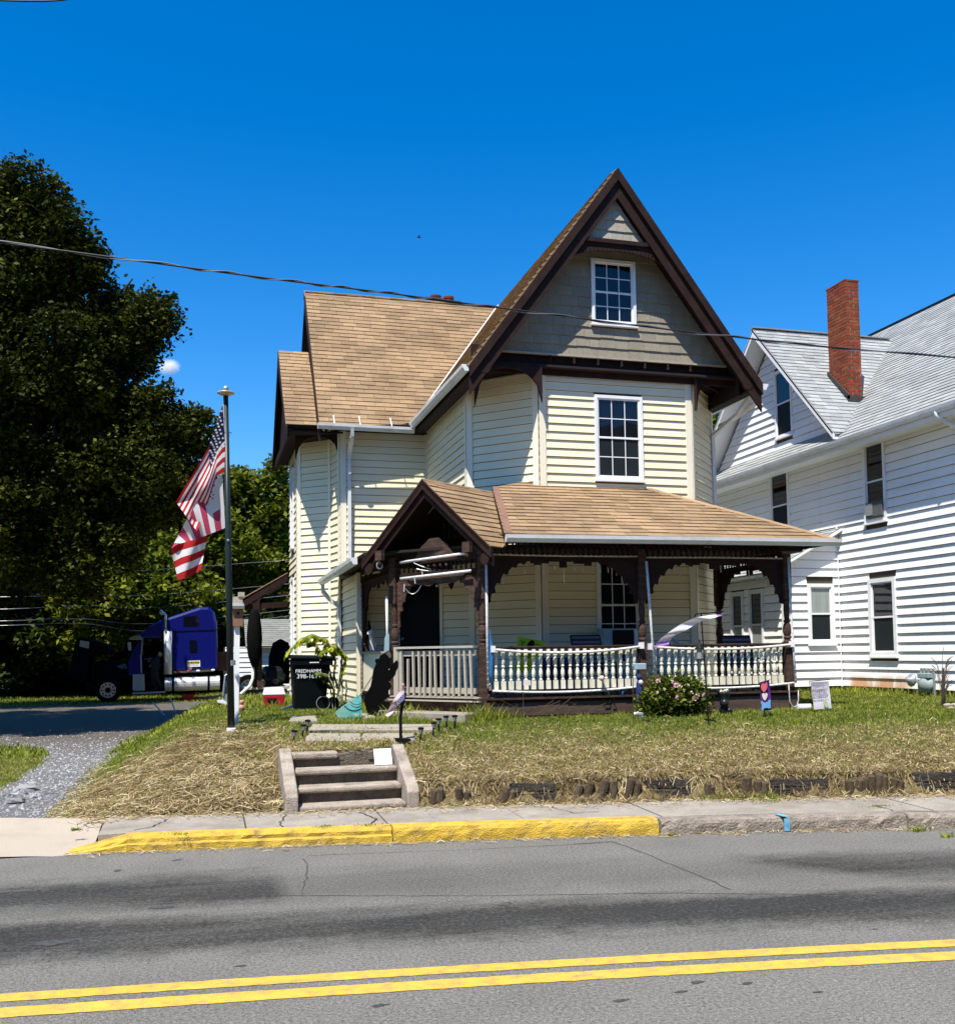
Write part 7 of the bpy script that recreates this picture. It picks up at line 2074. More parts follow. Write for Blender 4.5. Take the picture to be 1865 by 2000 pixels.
# ---- shed at the back
SY_ = 42.0
sd = thing('shed', 'small white shed with a grey shingle roof beyond the side porch', 'shed', (3.2, 43, .3))
pa, pb = at(440, 1300, SY_), at(640, 1262, SY_)
mb = MB(); mb.bb(pa.x, pb.x, SY_, SY_ + 4, 0, at(520, 1263, SY_).z); sw = obj('wall', mb, M['sheath'], sd)
plS_ = Plane((pa.x, SY_, .3), (1, 0, 0), Z); hs_ = at(520, 1263, SY_).z - .3
laps(plS_, [(0, 0), (pb.x - pa.x, 0), (pb.x - pa.x, hs_), (0, hs_)], .2, sw, M['wsiding'])
r0, r1 = at(508, 1263, SY_ - .3), at(508, 1210, SY_ + 1.6)
P_ = [(pa.x + .8, SY_ - .3, r0.z), (pb.x, SY_ - .3, r0.z), (pb.x, SY_ + 1.6, r1.z), (pa.x + .8, SY_ + 1.6, r1.z)]
M['sshing'] = mat('grey_green_shingle', (.20, .205, .18), .95, .12, 2, obvar=.12, fine=.2)
mb = MB(); mb.prism([V(p) - Z * .06 for p in P_], (0, 0, .05)); rs_ = obj('roof', mb, M['sshing'], sd)
plR_ = Plane(P_[0], (1, 0, 0), V(P_[3]) - V(P_[0])); tabs(plR_, [plR_.uw(p) for p in P_], .16, .34, rs_, M['sshing'], stuff=True)
# ---- side porch of the cream house
zs = lambda x, y: (500 + x * .13578, 1130 + y * .13578)
Ysp = 25.2
a, b = at(474, 1174, Ysp), at(562, 1122, Ysp)
mb = MB(); mb.prism([a, b, b - Z * .16, a - Z * .16], (0, 3.0, 0)); obj('porch_roof', mb, M['brown'], H)
mb = MB(); mb.prism([a - X * .08 + Z * .01, b + Z * .03, b + Z * .06, a - X * .08 + Z * .04], (0, 3.0, 0)); obj('roof', mb, M['shingle'], H)
mb = MB(); mb.beam(at(478, 1186, Ysp + .1), at(562, 1180, Ysp + .1), .08, .14); mb.beam(at(500, 1166, Ysp + .1), at(562, 1160, Ysp + .1), .06, .05); obj('beam', mb, M['brown'], H)
mb = MB(); mb.beam(at(500, 1345, Ysp + .1), at(500, 1172, Ysp + .1), .17, .17, up=Yv); obj('porch_post', mb, M['brown'], H)
mb = MB(); mb.beam(at(507, 1342, Ysp), at(507, 1262, Ysp), .12, .05, up=Yv); obj('trim_board', mb, M['brown_pale'], H)
dk_ = at(500, 1343, Ysp).z
mb = MB(); mb.bb(at(478, 1343, Ysp).x, 2.1, Ysp, Ysp + 2.9, dk_ - .05, dk_); obj('deck', mb, M['rail'], H)
mb = MB(); mb.bb(at(480, 1343, Ysp).x, 2.05, Ysp + .05, Ysp + 2.8, dk_ - .5, dk_ - .052); obj('foundation', mb, M['found'], H)
mb = MB()
for k in range(4): mb.bb(1.35 + k * .2, 1.53 + k * .2, Ysp - .02, Ysp + .2, .8, 1.02 - .02 * (k % 2))
obj('block', mb, M['slab'], H, kind='stuff')
mb = MB(); mb.tube([at(494, 1285, Ysp - .05), at(494, 1325, Ysp - .05), at(488, 1340, Ysp - .1), at(470, 1356, Ysp - .3)], .038, 8); obj('downspout', mb, M['white'], H, smooth=True)
M['cloth_dark'] = mat('dark_cloth', (.006, .006, .006), 1, .3, 4, spec=.02)
mb = MB(); c = at(497, 1240, Ysp - .1)
mb.lathe([(.08, .62), (.13, .5), (.17, .2), (.19, -.1), (.16, -.5), (.08, -.75), (.03, -.8)], c, 12); tag(obj('hanging_cloth', mb, M['cloth_dark'], None, smooth=True), 'dark cloth hanging on the side porch post', 'cloth')
mb = MB(); c = at(530, 1322, Ysp + .6); M['bag'] = mat('black_plastic_bag', (.015, .018, .02), .25, .2, 6)
mb.ball(c, .36, 12, 9, sc=(1, .8, .75)); mb.v = [(x + random.uniform(-.04, .04), y + random.uniform(-.04, .04), z + random.uniform(-.04, .04)) for x, y, z in mb.v]
tag(obj('plastic_bag', mb, M['bag'], None), 'shiny dark plastic bag on the side porch', 'bag')
mb = MB(); c = at(548, 1290, Ysp + 1.0); mb.lathe([(.02, .55), (.2, .45), (.3, .1), (.32, -.45), (.3, -.6)], c, 12); tag(obj('grill_cover', mb, M['cloth_dark'], None, smooth=True), 'black covered grill standing on the side porch', 'grill')

# ---- sapling with yellow-green leaves behind the bin
M['sap'] = leaf_mat('yellow_green_leaf', (.16, .22, .015), (.42, .42, .035), .4)
def sapling(x, y, stems, label, m, size=.12, n=16):
    z = g(x, y); t = thing('sapling', label, 'plant', (x, y, z))
    Q = []
    for pts in stems:
        pts = [V(p) for p in pts]; mb = MB(); mb.tube(pts, [.012 - .009 * i / (len(pts) - 1) for i in range(len(pts))], 5); obj('stem', mb, M['rail'], t)
        for i in range(n):
            s_ = (i + .5) / n * (len(pts) - 1); k = int(s_); p = pts[k].lerp(pts[min(k + 1, len(pts) - 1)], s_ - k); d = (pts[min(k + 1, len(pts) - 1)] - pts[k]).normalized()
            sd_ = d.cross(Z).normalized()
            for sg in (-1, 1):
                L_ = size * random.uniform(.7, 1.2); a = (sd_ * sg * .7 - Z * random.uniform(.2, .8) + d * .3).normalized() * L_; w = d * L_ * .22
                Q.append([p, p + a * .45 + w, p + a, p + a * .45 - w])
    fast_mesh('foliage', np.array([[tuple(v) for v in q] for q in Q]), 4, m, t, var=rng.random(len(Q)))
sb = hit(668, 1385); SYb = sb.y
sapling(sb.x, sb.y, [[at(655, 1385, SYb), at(650, 1330, SYb), at(640, 1290, SYb), at(615, 1255, SYb), at(590, 1245, SYb), at(558, 1275, SYb)], [at(650, 1330, SYb), at(655, 1285, SYb), at(640, 1250, SYb), at(610, 1238, SYb - .1), at(585, 1248, SYb - .1)], [at(655, 1385, SYb), at(664, 1320, SYb), at(668, 1275, SYb), at(650, 1262, SYb - .1), at(625, 1272, SYb - .15)], [at(664, 1320, SYb), at(676, 1280, SYb), at(660, 1262, SYb), at(640, 1258, SYb)]], 'yellow green sapling arching over the dark wheeled bin', M['sap'], .21, 34)
M['wgreen'] = leaf_mat('weed_leaf', (.05, .085, .012), (.14, .17, .03), .3)
sapling(sb.x - .05, sb.y - .25, [[at(660 + dx, 1388, SYb - .2), at(658 + dx * 1.4, 1340, SYb - .2), at(650 + dx * 2, 1318 + abs(dx), SYb - .2)] for dx in (-9, -4, 2, 8, 13)] + [[at(655, 1350, SYb - .3), at(640, 1318, SYb - .3), at(617, 1312, SYb - .35)]], 'leafy green weed at the right side of the wheeled bin', M['wgreen'], .14, 24)
# ---- rose bush in front of the middle post
rb_ = V((7.15, 14.35, 0)); rz = g(7.15, 14.35)
ro = thing('rose_bush', 'leafy rose bush with pale pink blooms in front of the middle porch post', 'rose bush', (7.15, 14.35, rz))
leaves('foliage', ro, [(6.82, 14.4, rz + .20, .26, .26, .22, 1), (7.2, 14.35, rz + .25, .34, .3, .27, 1.6), (7.5, 14.38, rz + .18, .24, .26, .20, 1), (6.98, 14.4, rz + .42, .20, .22, .18, .6), (7.32, 14.4, rz + .46, .16, .2, .12, .4), (7.58, 14.4, rz + .38, .12, .15, .10, .3)], 330, 22, .055, leaf_mat('rose_leaf', (.055, .085, .010), (.20, .21, .03), .35), .17, .3)
mb = MB()
for k in range(12):
    a = random.uniform(0, 6.28); mb.tube([(7.15 + .1 * math.cos(a), 14.38 + .08 * math.sin(a), rz - .02), (7.15 + .45 * math.cos(a), 14.38 + .25 * math.sin(a), rz + .5)], .007, 5)
obj('stem', mb, M['wgreen'], ro, kind='stuff')
M['rose'] = mat('pink_rose', (.70, .40, .40), .6, .2, 30, transl=.2); M['rose2'] = mat('cream_rose', (.70, .60, .42), .6, .2, 30, transl=.2)
for px, py, r in ((1284, 1329, .045), (1310, 1330, .04), (1319, 1337, .05), (1327, 1340, .04), (1323, 1361, .05), (1356, 1363, .05), (1375, 1357, .05), (1350, 1352, .035), (1360, 1358, .045), (1335, 1348, .03), (1296, 1346, .03), (1342, 1338, .03), (1318, 1372, .025), (1300, 1360, .025), (1345, 1371, .025), (1283, 1352, .025)):
    c = at(px, py, 14.10 + .1 * random.random()); mb = MB(); mb.ball(c, r * .55, 7, 5)
    for k in range(6):
        t = 6.28 * k / 6 + random.random(); d = V((math.cos(t), -.4, math.sin(t))) * r
        mb.add([c, c + d * .8 + V((-d.z, 0, d.x)) * .4, c + d * 1.1, c + d * .8 - V((-d.z, 0, d.x)) * .4], [(0, 1, 2, 3)])
    obj('bloom', mb, M['rose'] if r > .04 else M['rose2'], ro)
q = hit(1247, 1404); mb = MB()
for k in range(7): mb.ball(q + V((random.uniform(-.07, .07), random.uniform(-.04, .04), .05 + random.uniform(-.02, .03))), .032, 6, 4)
tag(obj('white_flowers', mb, M['fwhite'], None), 'clump of white blooms on the grass left of the rose bush', 'flowers')
# ---- garden hook with the flying banner
q = hit(1384, 1418); hk = thing('garden_hook', 'black garden flag hook with a pale banner blowing sideways', 'flag hook', q)
zh = lambda x, y: (1230 + x * .1258, 1180 + y * .1258)
mb = MB(); mb.tube([q, at(*zh(1165, 1000), q.y), at(*zh(1105, 150), q.y)], .010, 6); mb.tube([at(*zh(1005, 215), q.y), at(*zh(1015, 165), q.y), at(*zh(1040, 152), q.y), at(*zh(1450, 118), q.y)], .010, 6); mb.tube([at(*zh(1220, 1800), q.y), at(*zh(1325, 1815), q.y), at(*zh(1330, 1840), q.y)], .010, 5); obj('rod', mb, M['black'], hk)
M['lilac'] = mat('lilac_banner', (.50, .28, .66), .8, .1, 6, transl=.35); M['bpink'] = mat('pale_pink_banner', (.74, .55, .64), .8, .06, 6, transl=.35); M['bwhite'] = mat('white_banner', (.85, .83, .84), .8, .05, 6, transl=.25)
tb = [zh(1455, 145), zh(1250, 170), zh(1020, 205), zh(800, 305), zh(600, 440), zh(480, 530), zh(375, 665)]; bb2 = [zh(1460, 170), zh(1300, 215), zh(1090, 275), zh(850, 420), zh(680, 490), zh(630, 560), zh(595, 635)]
cloth('banner', tb, bb2, 40, 8, q.y - .02, lambda u, v: -.06 * math.sin(u * 5) + .02 * math.sin(u * 14 + v * 2), lambda u, v: 0 if u < .10 or u > .93 else (1 if u > .74 and (int(u * 60) + int(v * 7)) % 3 else 2), hk, [M['lilac'], M['bpink'], M['bwhite']])
cloth('banner_tail', [zh(380, 665), zh(470, 660), zh(600, 635)], [zh(372, 672), zh(430, 668), zh(585, 615)], 6, 2, q.y + .03, lambda u, v: 0, lambda u, v: 0, hk, [M['lilac']])
# lantern feeder hanging before the rail
lt = thing('hanging_feeder', 'small dark green lantern feeder hanging in front of the right balusters', 'bird feeder', tuple(at(1366, 1280, 13.9)))
M['dgreen'] = mat('dark_green_metal', (.008, .022, .018), .5, .1)
c = at(*zh(1080, 700), q.y + .12)
mb = MB(); mb.lathe([(.07, -.0), (.075, .01), (.03, .05), (.008, .07)], c, 8); obj('roof', mb, M['dgreen'], lt)
mb = MB(); mb.lathe([(.042, -.14), (.045, 0)], c, 10); obj('glass', mb, M['lens'], lt)
mb = MB(); mb.lathe([(.06, -.165), (.07, -.15), (.05, -.14)], c, 8); obj('tray', mb, M['dgreen'], lt)
mb = MB(); mb.tube([c + Z * .065, c + Z * .14, at(*zh(1110, 640), q.y)], .005, 4); obj('wire', mb, M['black'], lt)
# ---- yard flags
zy = lambda x, y: (1390 + x * .12945, 1300 + y * .12945)
M['purple'] = mat('purple_print', (.075, .012, .13), .8, .1, 8)
q = hit(1494, 1402); df = thing('garden_flag', 'purple garden flag with pink heart, white heart and blue bone in front of the skirt', 'garden flag', q)
mb = MB(); mb.tube([q, at(*zy(720, 265), q.y)], .006, 5); mb.tube([at(*zy(720, 262), q.y), at(*zy(880, 215), q.y)], .006, 5); obj('rod', mb, M['black'], df)
cl2 = cloth('flag_cloth', [zy(725, 268), zy(865, 218)], [zy(742, 690), zy(912, 668)], 8, 10, q.y - .01, lambda u, v: .015 * math.sin(v * 6), lambda u, v: 0, df, [M['purple']])
M['coral'] = mat('coral_print', (.68, .13, .15), .8, .08, 8); M['sky_p'] = mat('light_blue_print', (.16, .38, .64), .8, .08, 8); M['cream_p'] = mat('cream_print', (.72, .66, .60), .8, .08, 8)
def patch(pts, m, off=.02, par=None, nm='print', tr=zy, yy=None): 
    mb = MB(); mb.prism([at(*tr(*p), (yy if yy else q.y) - off) for p in pts][::-1], (0, .003, 0)); return obj(nm, mb, m, par)
patch([(750, 290), (775, 265), (800, 285), (825, 245), (838, 280), (835, 340), (810, 390), (780, 405), (750, 360), (740, 320)], M['coral'], .03, df)
patch([(755, 430), (785, 415), (800, 430), (825, 412), (845, 435), (835, 480), (805, 530), (785, 520), (765, 480)], M['cream_p'], .03, df)
patch([(735, 545), (765, 540), (790, 562), (845, 550), (865, 515), (892, 525), (885, 570), (895, 640), (865, 650), (840, 640), (790, 645), (770, 690), (748, 675), (755, 600)], M['sky_p'], .03, df)
q = hit(1586, 1393); sg_ = thing('garden_flag', 'white garden flag with grey lettering right of the porch corner', 'garden flag', q)
mb = MB(); mb.tube([q, at(*zy(1475, 240), q.y)], .006, 5); mb.tube([at(*zy(1470, 240), q.y), at(*zy(1780, 215), q.y)], .006, 5); obj('rod', mb, M['black'], sg_)
M['pcloth'] = mat('pale_lilac_cloth', (.66, .62, .66), .8, .05, 8)
cloth('flag_cloth', [zy(1490, 252), zy(1762, 238)], [zy(1545, 665), zy(1808, 645)], 8, 10, q.y - .01, lambda u, v: .01 * math.sin(v * 5), lambda u, v: 0, sg_, [M['pcloth']])
M['gtext'] = mat('grey_print', (.22, .17, .22), .8, .1); M['lgreen'] = mat('pale_green_print', (.48, .55, .33), .8, .1)
for s_, x, y, sz in (('Hippity', 1600, 300, .085), ('Hoppity', 1635, 368, .085), ('GET OFF MY', 1612, 430, .055), ('PROPERTY', 1636, 483, .065)):
    a_, b_ = at(*zy(x, y), q.y - .035), at(*zy(x + 60, y - 6), q.y - .035)
    text(s_, a_, b_ - a_, (0, 0, 1), sz, M['gtext'], sg_)
patch([(1680, 520), (1715, 508), (1750, 560), (1765, 620), (1735, 640), (1700, 615), (1690, 560)], M['lgreen'], .04, sg_, yy=q.y)
# ---- planter statue, pipe, hoses on the porch front
q = hit(1415, 1395); ps_ = thing('planter_statue', 'dark cat-like planter statue filled with pale flowers against the porch skirt', 'planter', q)
M['statue'] = mat('dark_ceramic', (.014, .018, .022), .35, .3, 12)
cz = lambda y: at(1415, y, q.y).z
mb = MB(); mb.lathe([(.07, q.z), (.085, cz(1388)), (.06, cz(1380)), (.075, cz(1372)), (.07, cz(1364)), (.095, cz(1357)), (.11, cz(1352)), (.09, cz(1351))], (q.x, q.y, 0), 12); mb.ball((q.x - .03, q.y - .06, cz(1373)), .07, 9, 7); mb.ball((q.x + .05, q.y - .06, cz(1388)), .055, 8, 6)
for sg in (-1, 1): mb.tube([(q.x + sg * .09, q.y, cz(1353)), (q.x + sg * .125, q.y, cz(1346))], [.03, .005], 5)
obj('body', mb, M['statue'], ps_, smooth=True)
mb = MB()
for k in range(14): mb.ball((q.x + random.uniform(-.08, .08), q.y + random.uniform(-.06, .05), cz(1354) + random.uniform(0, .05)), .026, 6, 4)
obj('flowers', mb, M['rose2'], ps_, kind='stuff')
q = hit(1573, 1387); mb = MB(); c = q + Z * .05
for r_2 in (1,): mb.tube([c + V((-.16, -.02, .0)), c + V((.06, -.06, 0))], .052, 14)
pp = tag(obj('drain_pipe', mb, M['white'], None), 'short white drain pipe lying at the porch corner', 'pipe'); mb = MB(); mb.tube([c + V((.0605, -.06, 0)), c + V((.062, -.0603, 0))], .044, 14); obj('opening', mb, M['black'], pp)
mb = MB(); P0 = [zy(1160, 270), zy(1168, 420), zy(1175, 540), zy(1205, 610), zy(1245, 632), zy(1290, 600), zy(1308, 520), zy(1305, 375)]
mb.tube([at(*p, YP - .05) for p in P0], .011, 6); tag(obj('hose', mb, M['tube_dull'], None, smooth=True), 'pale hose looping down over the skirt at the porch corner', 'hose')
mb = MB()
mb.tube([at(1176, 1361, YP - .04), at(1180, 1372, YP - .05), at(1190, 1374, YP - .04), at(1192, 1364, YP - .03), at(1198, 1362, YP - .05), at(1202, 1374, YP - .05), at(1196, 1376, YP - .04)], .008, 5); tag(obj('cable', mb, M['black'], None), 'black cable loop hanging on the porch skirt', 'cable')
mb = MB(); mb.ball(at(1175, 1325, YP - .12), .045, 10, 7); mb.tube([at(1176, 1329, YP - .12), at(1182, 1344, YP - .06), at(1190, 1356, YP - .05)], .012, 6); M['bulbp'] = mat('pinkish_glass', (.55, .42, .40), .25, .1); tag(obj('globe_lamp', mb, M['bulbp'], None, smooth=True), 'small pinkish globe lamp clipped to the left baluster rail', 'lamp')
q = hit(1022, 1408); t = thing('plant_marker', 'thin stake with a small cream flag sign before the left balusters', 'marker', q)
mb = MB(); mb.tube([q, at(1022, 1325, q.y)], .005, 5); obj('stake', mb, M['log'], t)
obj('sign', pane_poly([(1023, 1327), (1036, 1329), (1036, 1339), (1022, 1338)], q.y - .01, .008), M['cream_p'], t)
q = hit(1237, 1418); t = thing('metal_stake', 'rusty shepherd stake with a pale blue box left of the rose bush', 'stake', q)
mb = MB(); mb.tube([q, at(1236, 1302, q.y), at(1230, 1298, q.y)], .007, 5); obj('rod', mb, M['log'], t)
mb = MB(); a, b = at(1237, 1296, q.y), at(1258, 1308, q.y); mb.bb(a.x, b.x, q.y - .08, q.y + .06, b.z, a.z); obj('box', mb, M['acblue'], t, bevel=.01)
# tangled brush along the entry step
mb = MB()
for k in range(30):
    x = 4.0 + random.uniform(0, 1.9); y = 14.62 + random.uniform(-.08, .08); z = g(x, y); d = V((random.uniform(-.3, .3), random.uniform(-.05, .05), random.uniform(.12, .36)))
    mb.tube([(x, y, z), V((x, y, z)) + d * .6, V((x, y, z)) + d + V((d.x * .4, 0, -.03))], .0035, 4)
obj('dead_stems', mb, M['straw'], None, kind='stuff', label='dead stems against the porch skirt')
# ---- things on the porch
def chair(x, y, lab, m, rot=0.0, h=.95):
    t = thing('patio_chair', lab, 'chair', (x, y, DK), 'striped sling chairs on the porch')
    c, s_ = math.cos(rot), math.sin(rot); R_ = lambda a, b, z: V((x + a * c - b * s_, y + a * s_ + b * c, DK + z))
    for sx in (-.27, .27):
        mb = MB(); mb.tube([R_(sx, -.3, 0), R_(sx, -.26, .55), R_(sx, .18, .58)], .014, 5); obj('leg', mb, M['black'], t)
        mb = MB(); mb.tube([R_(sx, .25, 0), R_(sx, .12, .4), R_(sx, .34, h)], .014, 5); obj('leg', mb, M['black'], t)
    mb = MB(); mb.tube([R_(-.27, .34, h), R_(.27, .34, h)], .014, 5); obj('top_bar', mb, M['black'], t)
    for k in range(14):
        z0, z1 = .42 + (h - .43) * k / 14, .42 + (h - .43) * (k + 1) / 14; yy = lambda z: .13 + .2 * (z - .42) / (h - .42)
        mb = MB(); mb.hexa([R_(-.26, yy(z0), z0), R_(.26, yy(z0), z0), R_(.26, yy(z0) + .01, z0), R_(-.26, yy(z0) + .01, z0), R_(-.26, yy(z1), z1), R_(.26, yy(z1), z1), R_(.26, yy(z1) + .01, z1), R_(-.26, yy(z1) + .01, z1)]); obj('sling_stripe', mb, m[k % 2], t)
    mb = MB(); mb.hexa([R_(-.26, -.28, .40), R_(.26, -.28, .40), R_(.26, .13, .40), R_(-.26, .13, .40), R_(-.26, -.28, .42), R_(.26, -.28, .42), R_(.26, .13, .43), R_(-.26, .13, .43)]); obj('seat', mb, m[0], t)
M['st1'] = mat('navy_sling', (.030, .030, .060), .8, .1); M['st2'] = mat('tan_sling', (.16, .15, .17), .8, .1)
p = at(1146, 1235, 15.9); chair(p.x, 15.6, 'striped sling chair on the porch left of the window air conditioner', [M['st1'], M['st2']], .05, 1.0)
p = at(1434, 1235, 16.0); chair(p.x, 15.7, 'striped sling chair at the right end of the porch', [M['st2'], M['st1']], -.1, .97)
p = at(1310, 1260, 15.7); t = thing('plastic_chair', 'pale blue round-backed plastic chair behind the right balusters', 'chair', (p.x, 15.6, DK))
zc_ = at(1310, 1250, 15.8).z
mb = MB(); mb.tube([V((p.x + math.cos(a) * .26, 15.75, zc_ - .26 + math.sin(a) * .27)) for a in np.linspace(-.3, 3.44, 14)], .022, 6)
for a in (.6, 1.1, 1.57, 2.04, 2.54): mb.beam((p.x + math.cos(a) * .25, 15.75, zc_ - .26 + math.sin(a) * .26), (p.x + math.cos(a) * .1, 15.73, zc_ - .5), .03, .012)
obj('backrest', mb, M['acblue'], t)
mb = MB(); mb.bb(p.x - .26, p.x + .26, 15.25, 15.75, zc_ - .56, zc_ - .52); obj('seat', mb, M['acblue'], t)
for sx in (-.24, .24):
    for sy in (15.28, 15.72): mb = MB(); mb.beam((p.x + sx, sy, DK), (p.x + sx * .95, sy, zc_ - .56), .05, .05); obj('leg', mb, M['acblue'], t)
zp = lambda x, y: (940 + x * .19417, 1050 + y * .19417)
SYd = 15.35
M['lime'] = mat('fluorescent_card', (.33, .47, .015), .8, .05, 6)
ys = thing('yard_sale_sign', 'lime green yard sale sign behind the left balusters', 'sign', tuple(at(1030, 1300, SYd)))
obj('card', pane_poly([zp(372, 996), zp(652, 1048), zp(600, 1140), zp(470, 1362), zp(335, 1352), zp(352, 1150)], SYd, .012), M['lime'], ys)
for s_, x, y, sz in (('Y', 415, 1068, .13), ('D', 570, 1095, .10), ('SALE', 440, 1185, .10)):
    a_, b_ = at(*zp(x, y), SYd - .012), at(*zp(x + 60, y + 10), SYd - .012); text(s_, a_, b_ - a_, (0, 0, 1), sz, M['black'], ys)
patch([(455, 1110), (470, 1060), (505, 1028), (530, 1040), (540, 1075), (520, 1112)], M['black'], .008, ys, tr=zp, yy=SYd)
patch([(425, 1262), (470, 1258), (465, 1285), (435, 1280)], M['black'], .008, ys, tr=zp, yy=SYd)
mb = MB(); M['dblue'] = mat('dark_blue_fabric', (.012, .022, .12), .8, .2, 8); a, b = at(1066, 1285, 15.3), at(1118, 1318, 15.3)
mb.bb(a.x, b.x, 15.2, 15.5, DK + .01, a.z); bg_ = tag(obj('blue_box', mb, M['dblue'], None, bevel=.03), 'dark blue box with yellow marks behind the left balusters', 'box')
mb = MB(); mb.bb(a.x + .08, a.x + .14, 15.19, 15.199, a.z - .12, a.z - .03); mb.bb(a.x + .2, a.x + .25, 15.19, 15.199, a.z - .14, a.z - .04); obj('print', mb, M['yel'], bg_)
mb = MB(); M['bright_blue'] = mat('bright_blue_plastic', (.02, .20, .55), .5, .1); a = at(1218, 1318, 15.1)
mb.lathe([(.05, DK), (.09, a.z + .08), (.095, a.z + .09)], (a.x, 15.1, 0), 10); tag(obj('blue_bucket', mb, M['bright_blue'], None), 'bright blue bucket behind the balusters left of the middle post', 'bucket')
mb = MB(); a = at(1218, 1285, 15.3); mb.ball(a, .06, 8, 6); tag(obj('blue_ball', mb, M['dblue'], None), 'dark blue ball shape above the bright blue bucket', 'ball')
mb = MB(); a = at(1242, 1335, YP - .1); mb.lathe([(.05, g(a.x, a.y)), (.06, a.z - .12), (.045, a.z), (.03, a.z + .05)], (a.x, YP - .22, 0), 10); mb.ball((a.x, YP - .22, a.z + .10), .05, 8, 6); st2 = tag(obj('figurine', mb, M['dblue'], None, smooth=True), 'dark blue and white figurine standing left of the rose bush', 'figurine')
mb = MB(); mb.ball((a.x + .01, YP - .26, a.z + .02), .04, 7, 5); obj('white_bib', mb, M['fwhite'], st2)
# folded blue flag on the entry post
mb = MB(); M['lblue'] = mat('sky_blue_cloth', (.05, .22, .50), .8, .15, 6, transl=.3)
mb.prism([at(957, 1228, YP - .05), at(960, 1250, YP - .05), at(963, 1270, YP - .05), at(960, 1325, YP - .05), at(956, 1318, YP - .05)][::-1], (0, .03, 0)); tag(obj('folded_flag', mb, M['lblue'], None), 'folded sky blue flag hanging on the right entry post', 'flag')
mb = MB(); mb.prism([at(755, 1240, 16.15), at(760, 1238, 16.15), at(760, 1276, 16.15), at(751, 1274, 16.15), at(752, 1248, 16.15)][::-1], (0, .05, 0)); tag(obj('folded_cloth', mb, M['acblue'], None), 'pale folded cloth hung beside the left entry post above the bear', 'cloth')
lp = thing('porch_lantern', 'pale broken lamp standing on the half wall sill behind the bear', 'lamp', tuple(at(726, 1270, 18.0)))
zl = lambda x, y: at(700 + x * .10063, 1220 + y * .10063, 18.0)
mb = MB(); mb.tube([zl(232, 165), zl(205, 20), zl(200, -80)], [.05, .03, .02], 6); obj('arm', mb, M['tdark'], lp)
mb = MB(); mb.lathe([(.075, -.02), (.05, .04), (.02, .09)], zl(238, 165), 8); obj('shade', mb, M['cream_p'], lp)
mb = MB(); mb.tube([zl(235, 190), zl(265, 300), zl(285, 500)], [.03, .045, .04], 7); mb.tube([zl(300, 250), zl(265, 320)], .03, 6); mb.tube([zl(245, 330), zl(260, 500)], .035, 6); mb.tube([zl(310, 340), zl(322, 420)], .03, 6); obj('stand', mb, M['cream_p'], lp)
# hanging things inside the entry
ze = lambda x, y: (660 + x * .19112, 1050 + y * .19112)
ha = thing('hanging_lantern', 'dark pointed lantern hanging inside the entry', 'lantern', tuple(at(*ze(1160, 330), 16.6)))
c = at(*ze(1155, 380), 16.6); mb = MB(); mb.lathe([(.005, -.26), (.03, -.22), (.12, .02), (.13, .05), (.03, .13), (.01, .4)], c, 8); obj('body', mb, M['black'], ha)
wc2 = thing('wind_chime', 'round wire wind chime with shiny discs hanging in the entry', 'wind chime', tuple(at(*ze(1010, 390), 15.9)))
mb = MB(); c = at(*ze(1010, 395), 15.9); mb.tube([c + V((math.cos(t) * .07, 0, math.sin(t) * .08)) for t in np.linspace(0, 6.29, 16)], .006, 5, cap=False); mb.tube([c + Z * .08, c + Z * .35], .003, 4); obj('ring', mb, M['metal'], wc2)
mb = MB(); mb.ball(at(*ze(895, 390), 15.9), .03, 7, 5, sc=(1, .4, 1.4)); mb.ball(at(*ze(1010, 492), 15.9), .022, 7, 5); obj('disc', mb, M['fwhite'], wc2, kind='stuff')
# icicle light strings under the beams
ic = thing('icicle_lights', 'strings of white icicle lights hanging under the porch beams', 'string lights', (6.5, YP + .1, 3.4))
M['ice'] = mat('icicle_tube', (.60, .56, .46), .5, .1, 10)
for px, py, ln in ((967, 1137, 9), (982, 1126, 14), (996, 1112, 10), (1024, 1112, 9), (1048, 1107, 8), (1062, 1111, 12), (1083, 1104, 10), (1101, 1110, 28), (1122, 1107, 8), (1138, 1106, 10), (1157, 1104, 10), (1172, 1105, 14), (1187, 1105, 14), (1203, 1109, 15), (1214, 1125, 15), (1229, 1130, 12), (1297, 1108, 14), (1312, 1107, 12), (1327, 1109, 16), (1345, 1108, 12), (1284, 1128, 10), (1379, 1109, 10), (1407, 1104, 14), (1462, 1114, 14), (1478, 1122, 13), (1489, 1128, 11), (1499, 1133, 12)):
    mb = MB(); mb.tube([at(px, py, YP + .2), at(px + 1, py + ln, YP + .2)], .0095, 5); obj('icicle_tube', mb, M['ice'], ic)
for x, y, dx, dy in ((780, 395, 10, 75), (860, 345, 3, 60), (1220, 310, -12, 65), (1325, 375, 0, 60), (680, 475, -5, 80)):
    mb = MB(); mb.tube([at(*ze(x, y), 15.7), at(*ze(x + dx, y + dy), 15.7)], .009, 5); obj('icicle_tube', mb, M['fwhite'], ic)
mb = MB(); mb.tube(sag(at(*ze(775, 260), 15.8), at(*ze(1200, 318), 15.5), .06), .007, 5); mb.tube(sag(at(*ze(805, 320), 15.8), at(*ze(1110, 325), 15.5), .03), .006, 5); mb.tube(sag(at(*ze(690, 520), 15.9), at(*ze(855, 480), 15.8), .12), .006, 5); obj('wire', mb, M['metal'], ic)
for x, y in ((425, 285), (1358, 350), (720, 400)):
    mb = MB(); c = at(*ze(x, y), 15.4 if x > 1000 else 16.1); mb.tube([c + V((math.cos(t) * .045, 0, math.sin(t) * .055)) for t in np.linspace(0, 6.29, 14)], .013, 6, cap=False); obj('cord_coil', mb, M['metal'], ic)

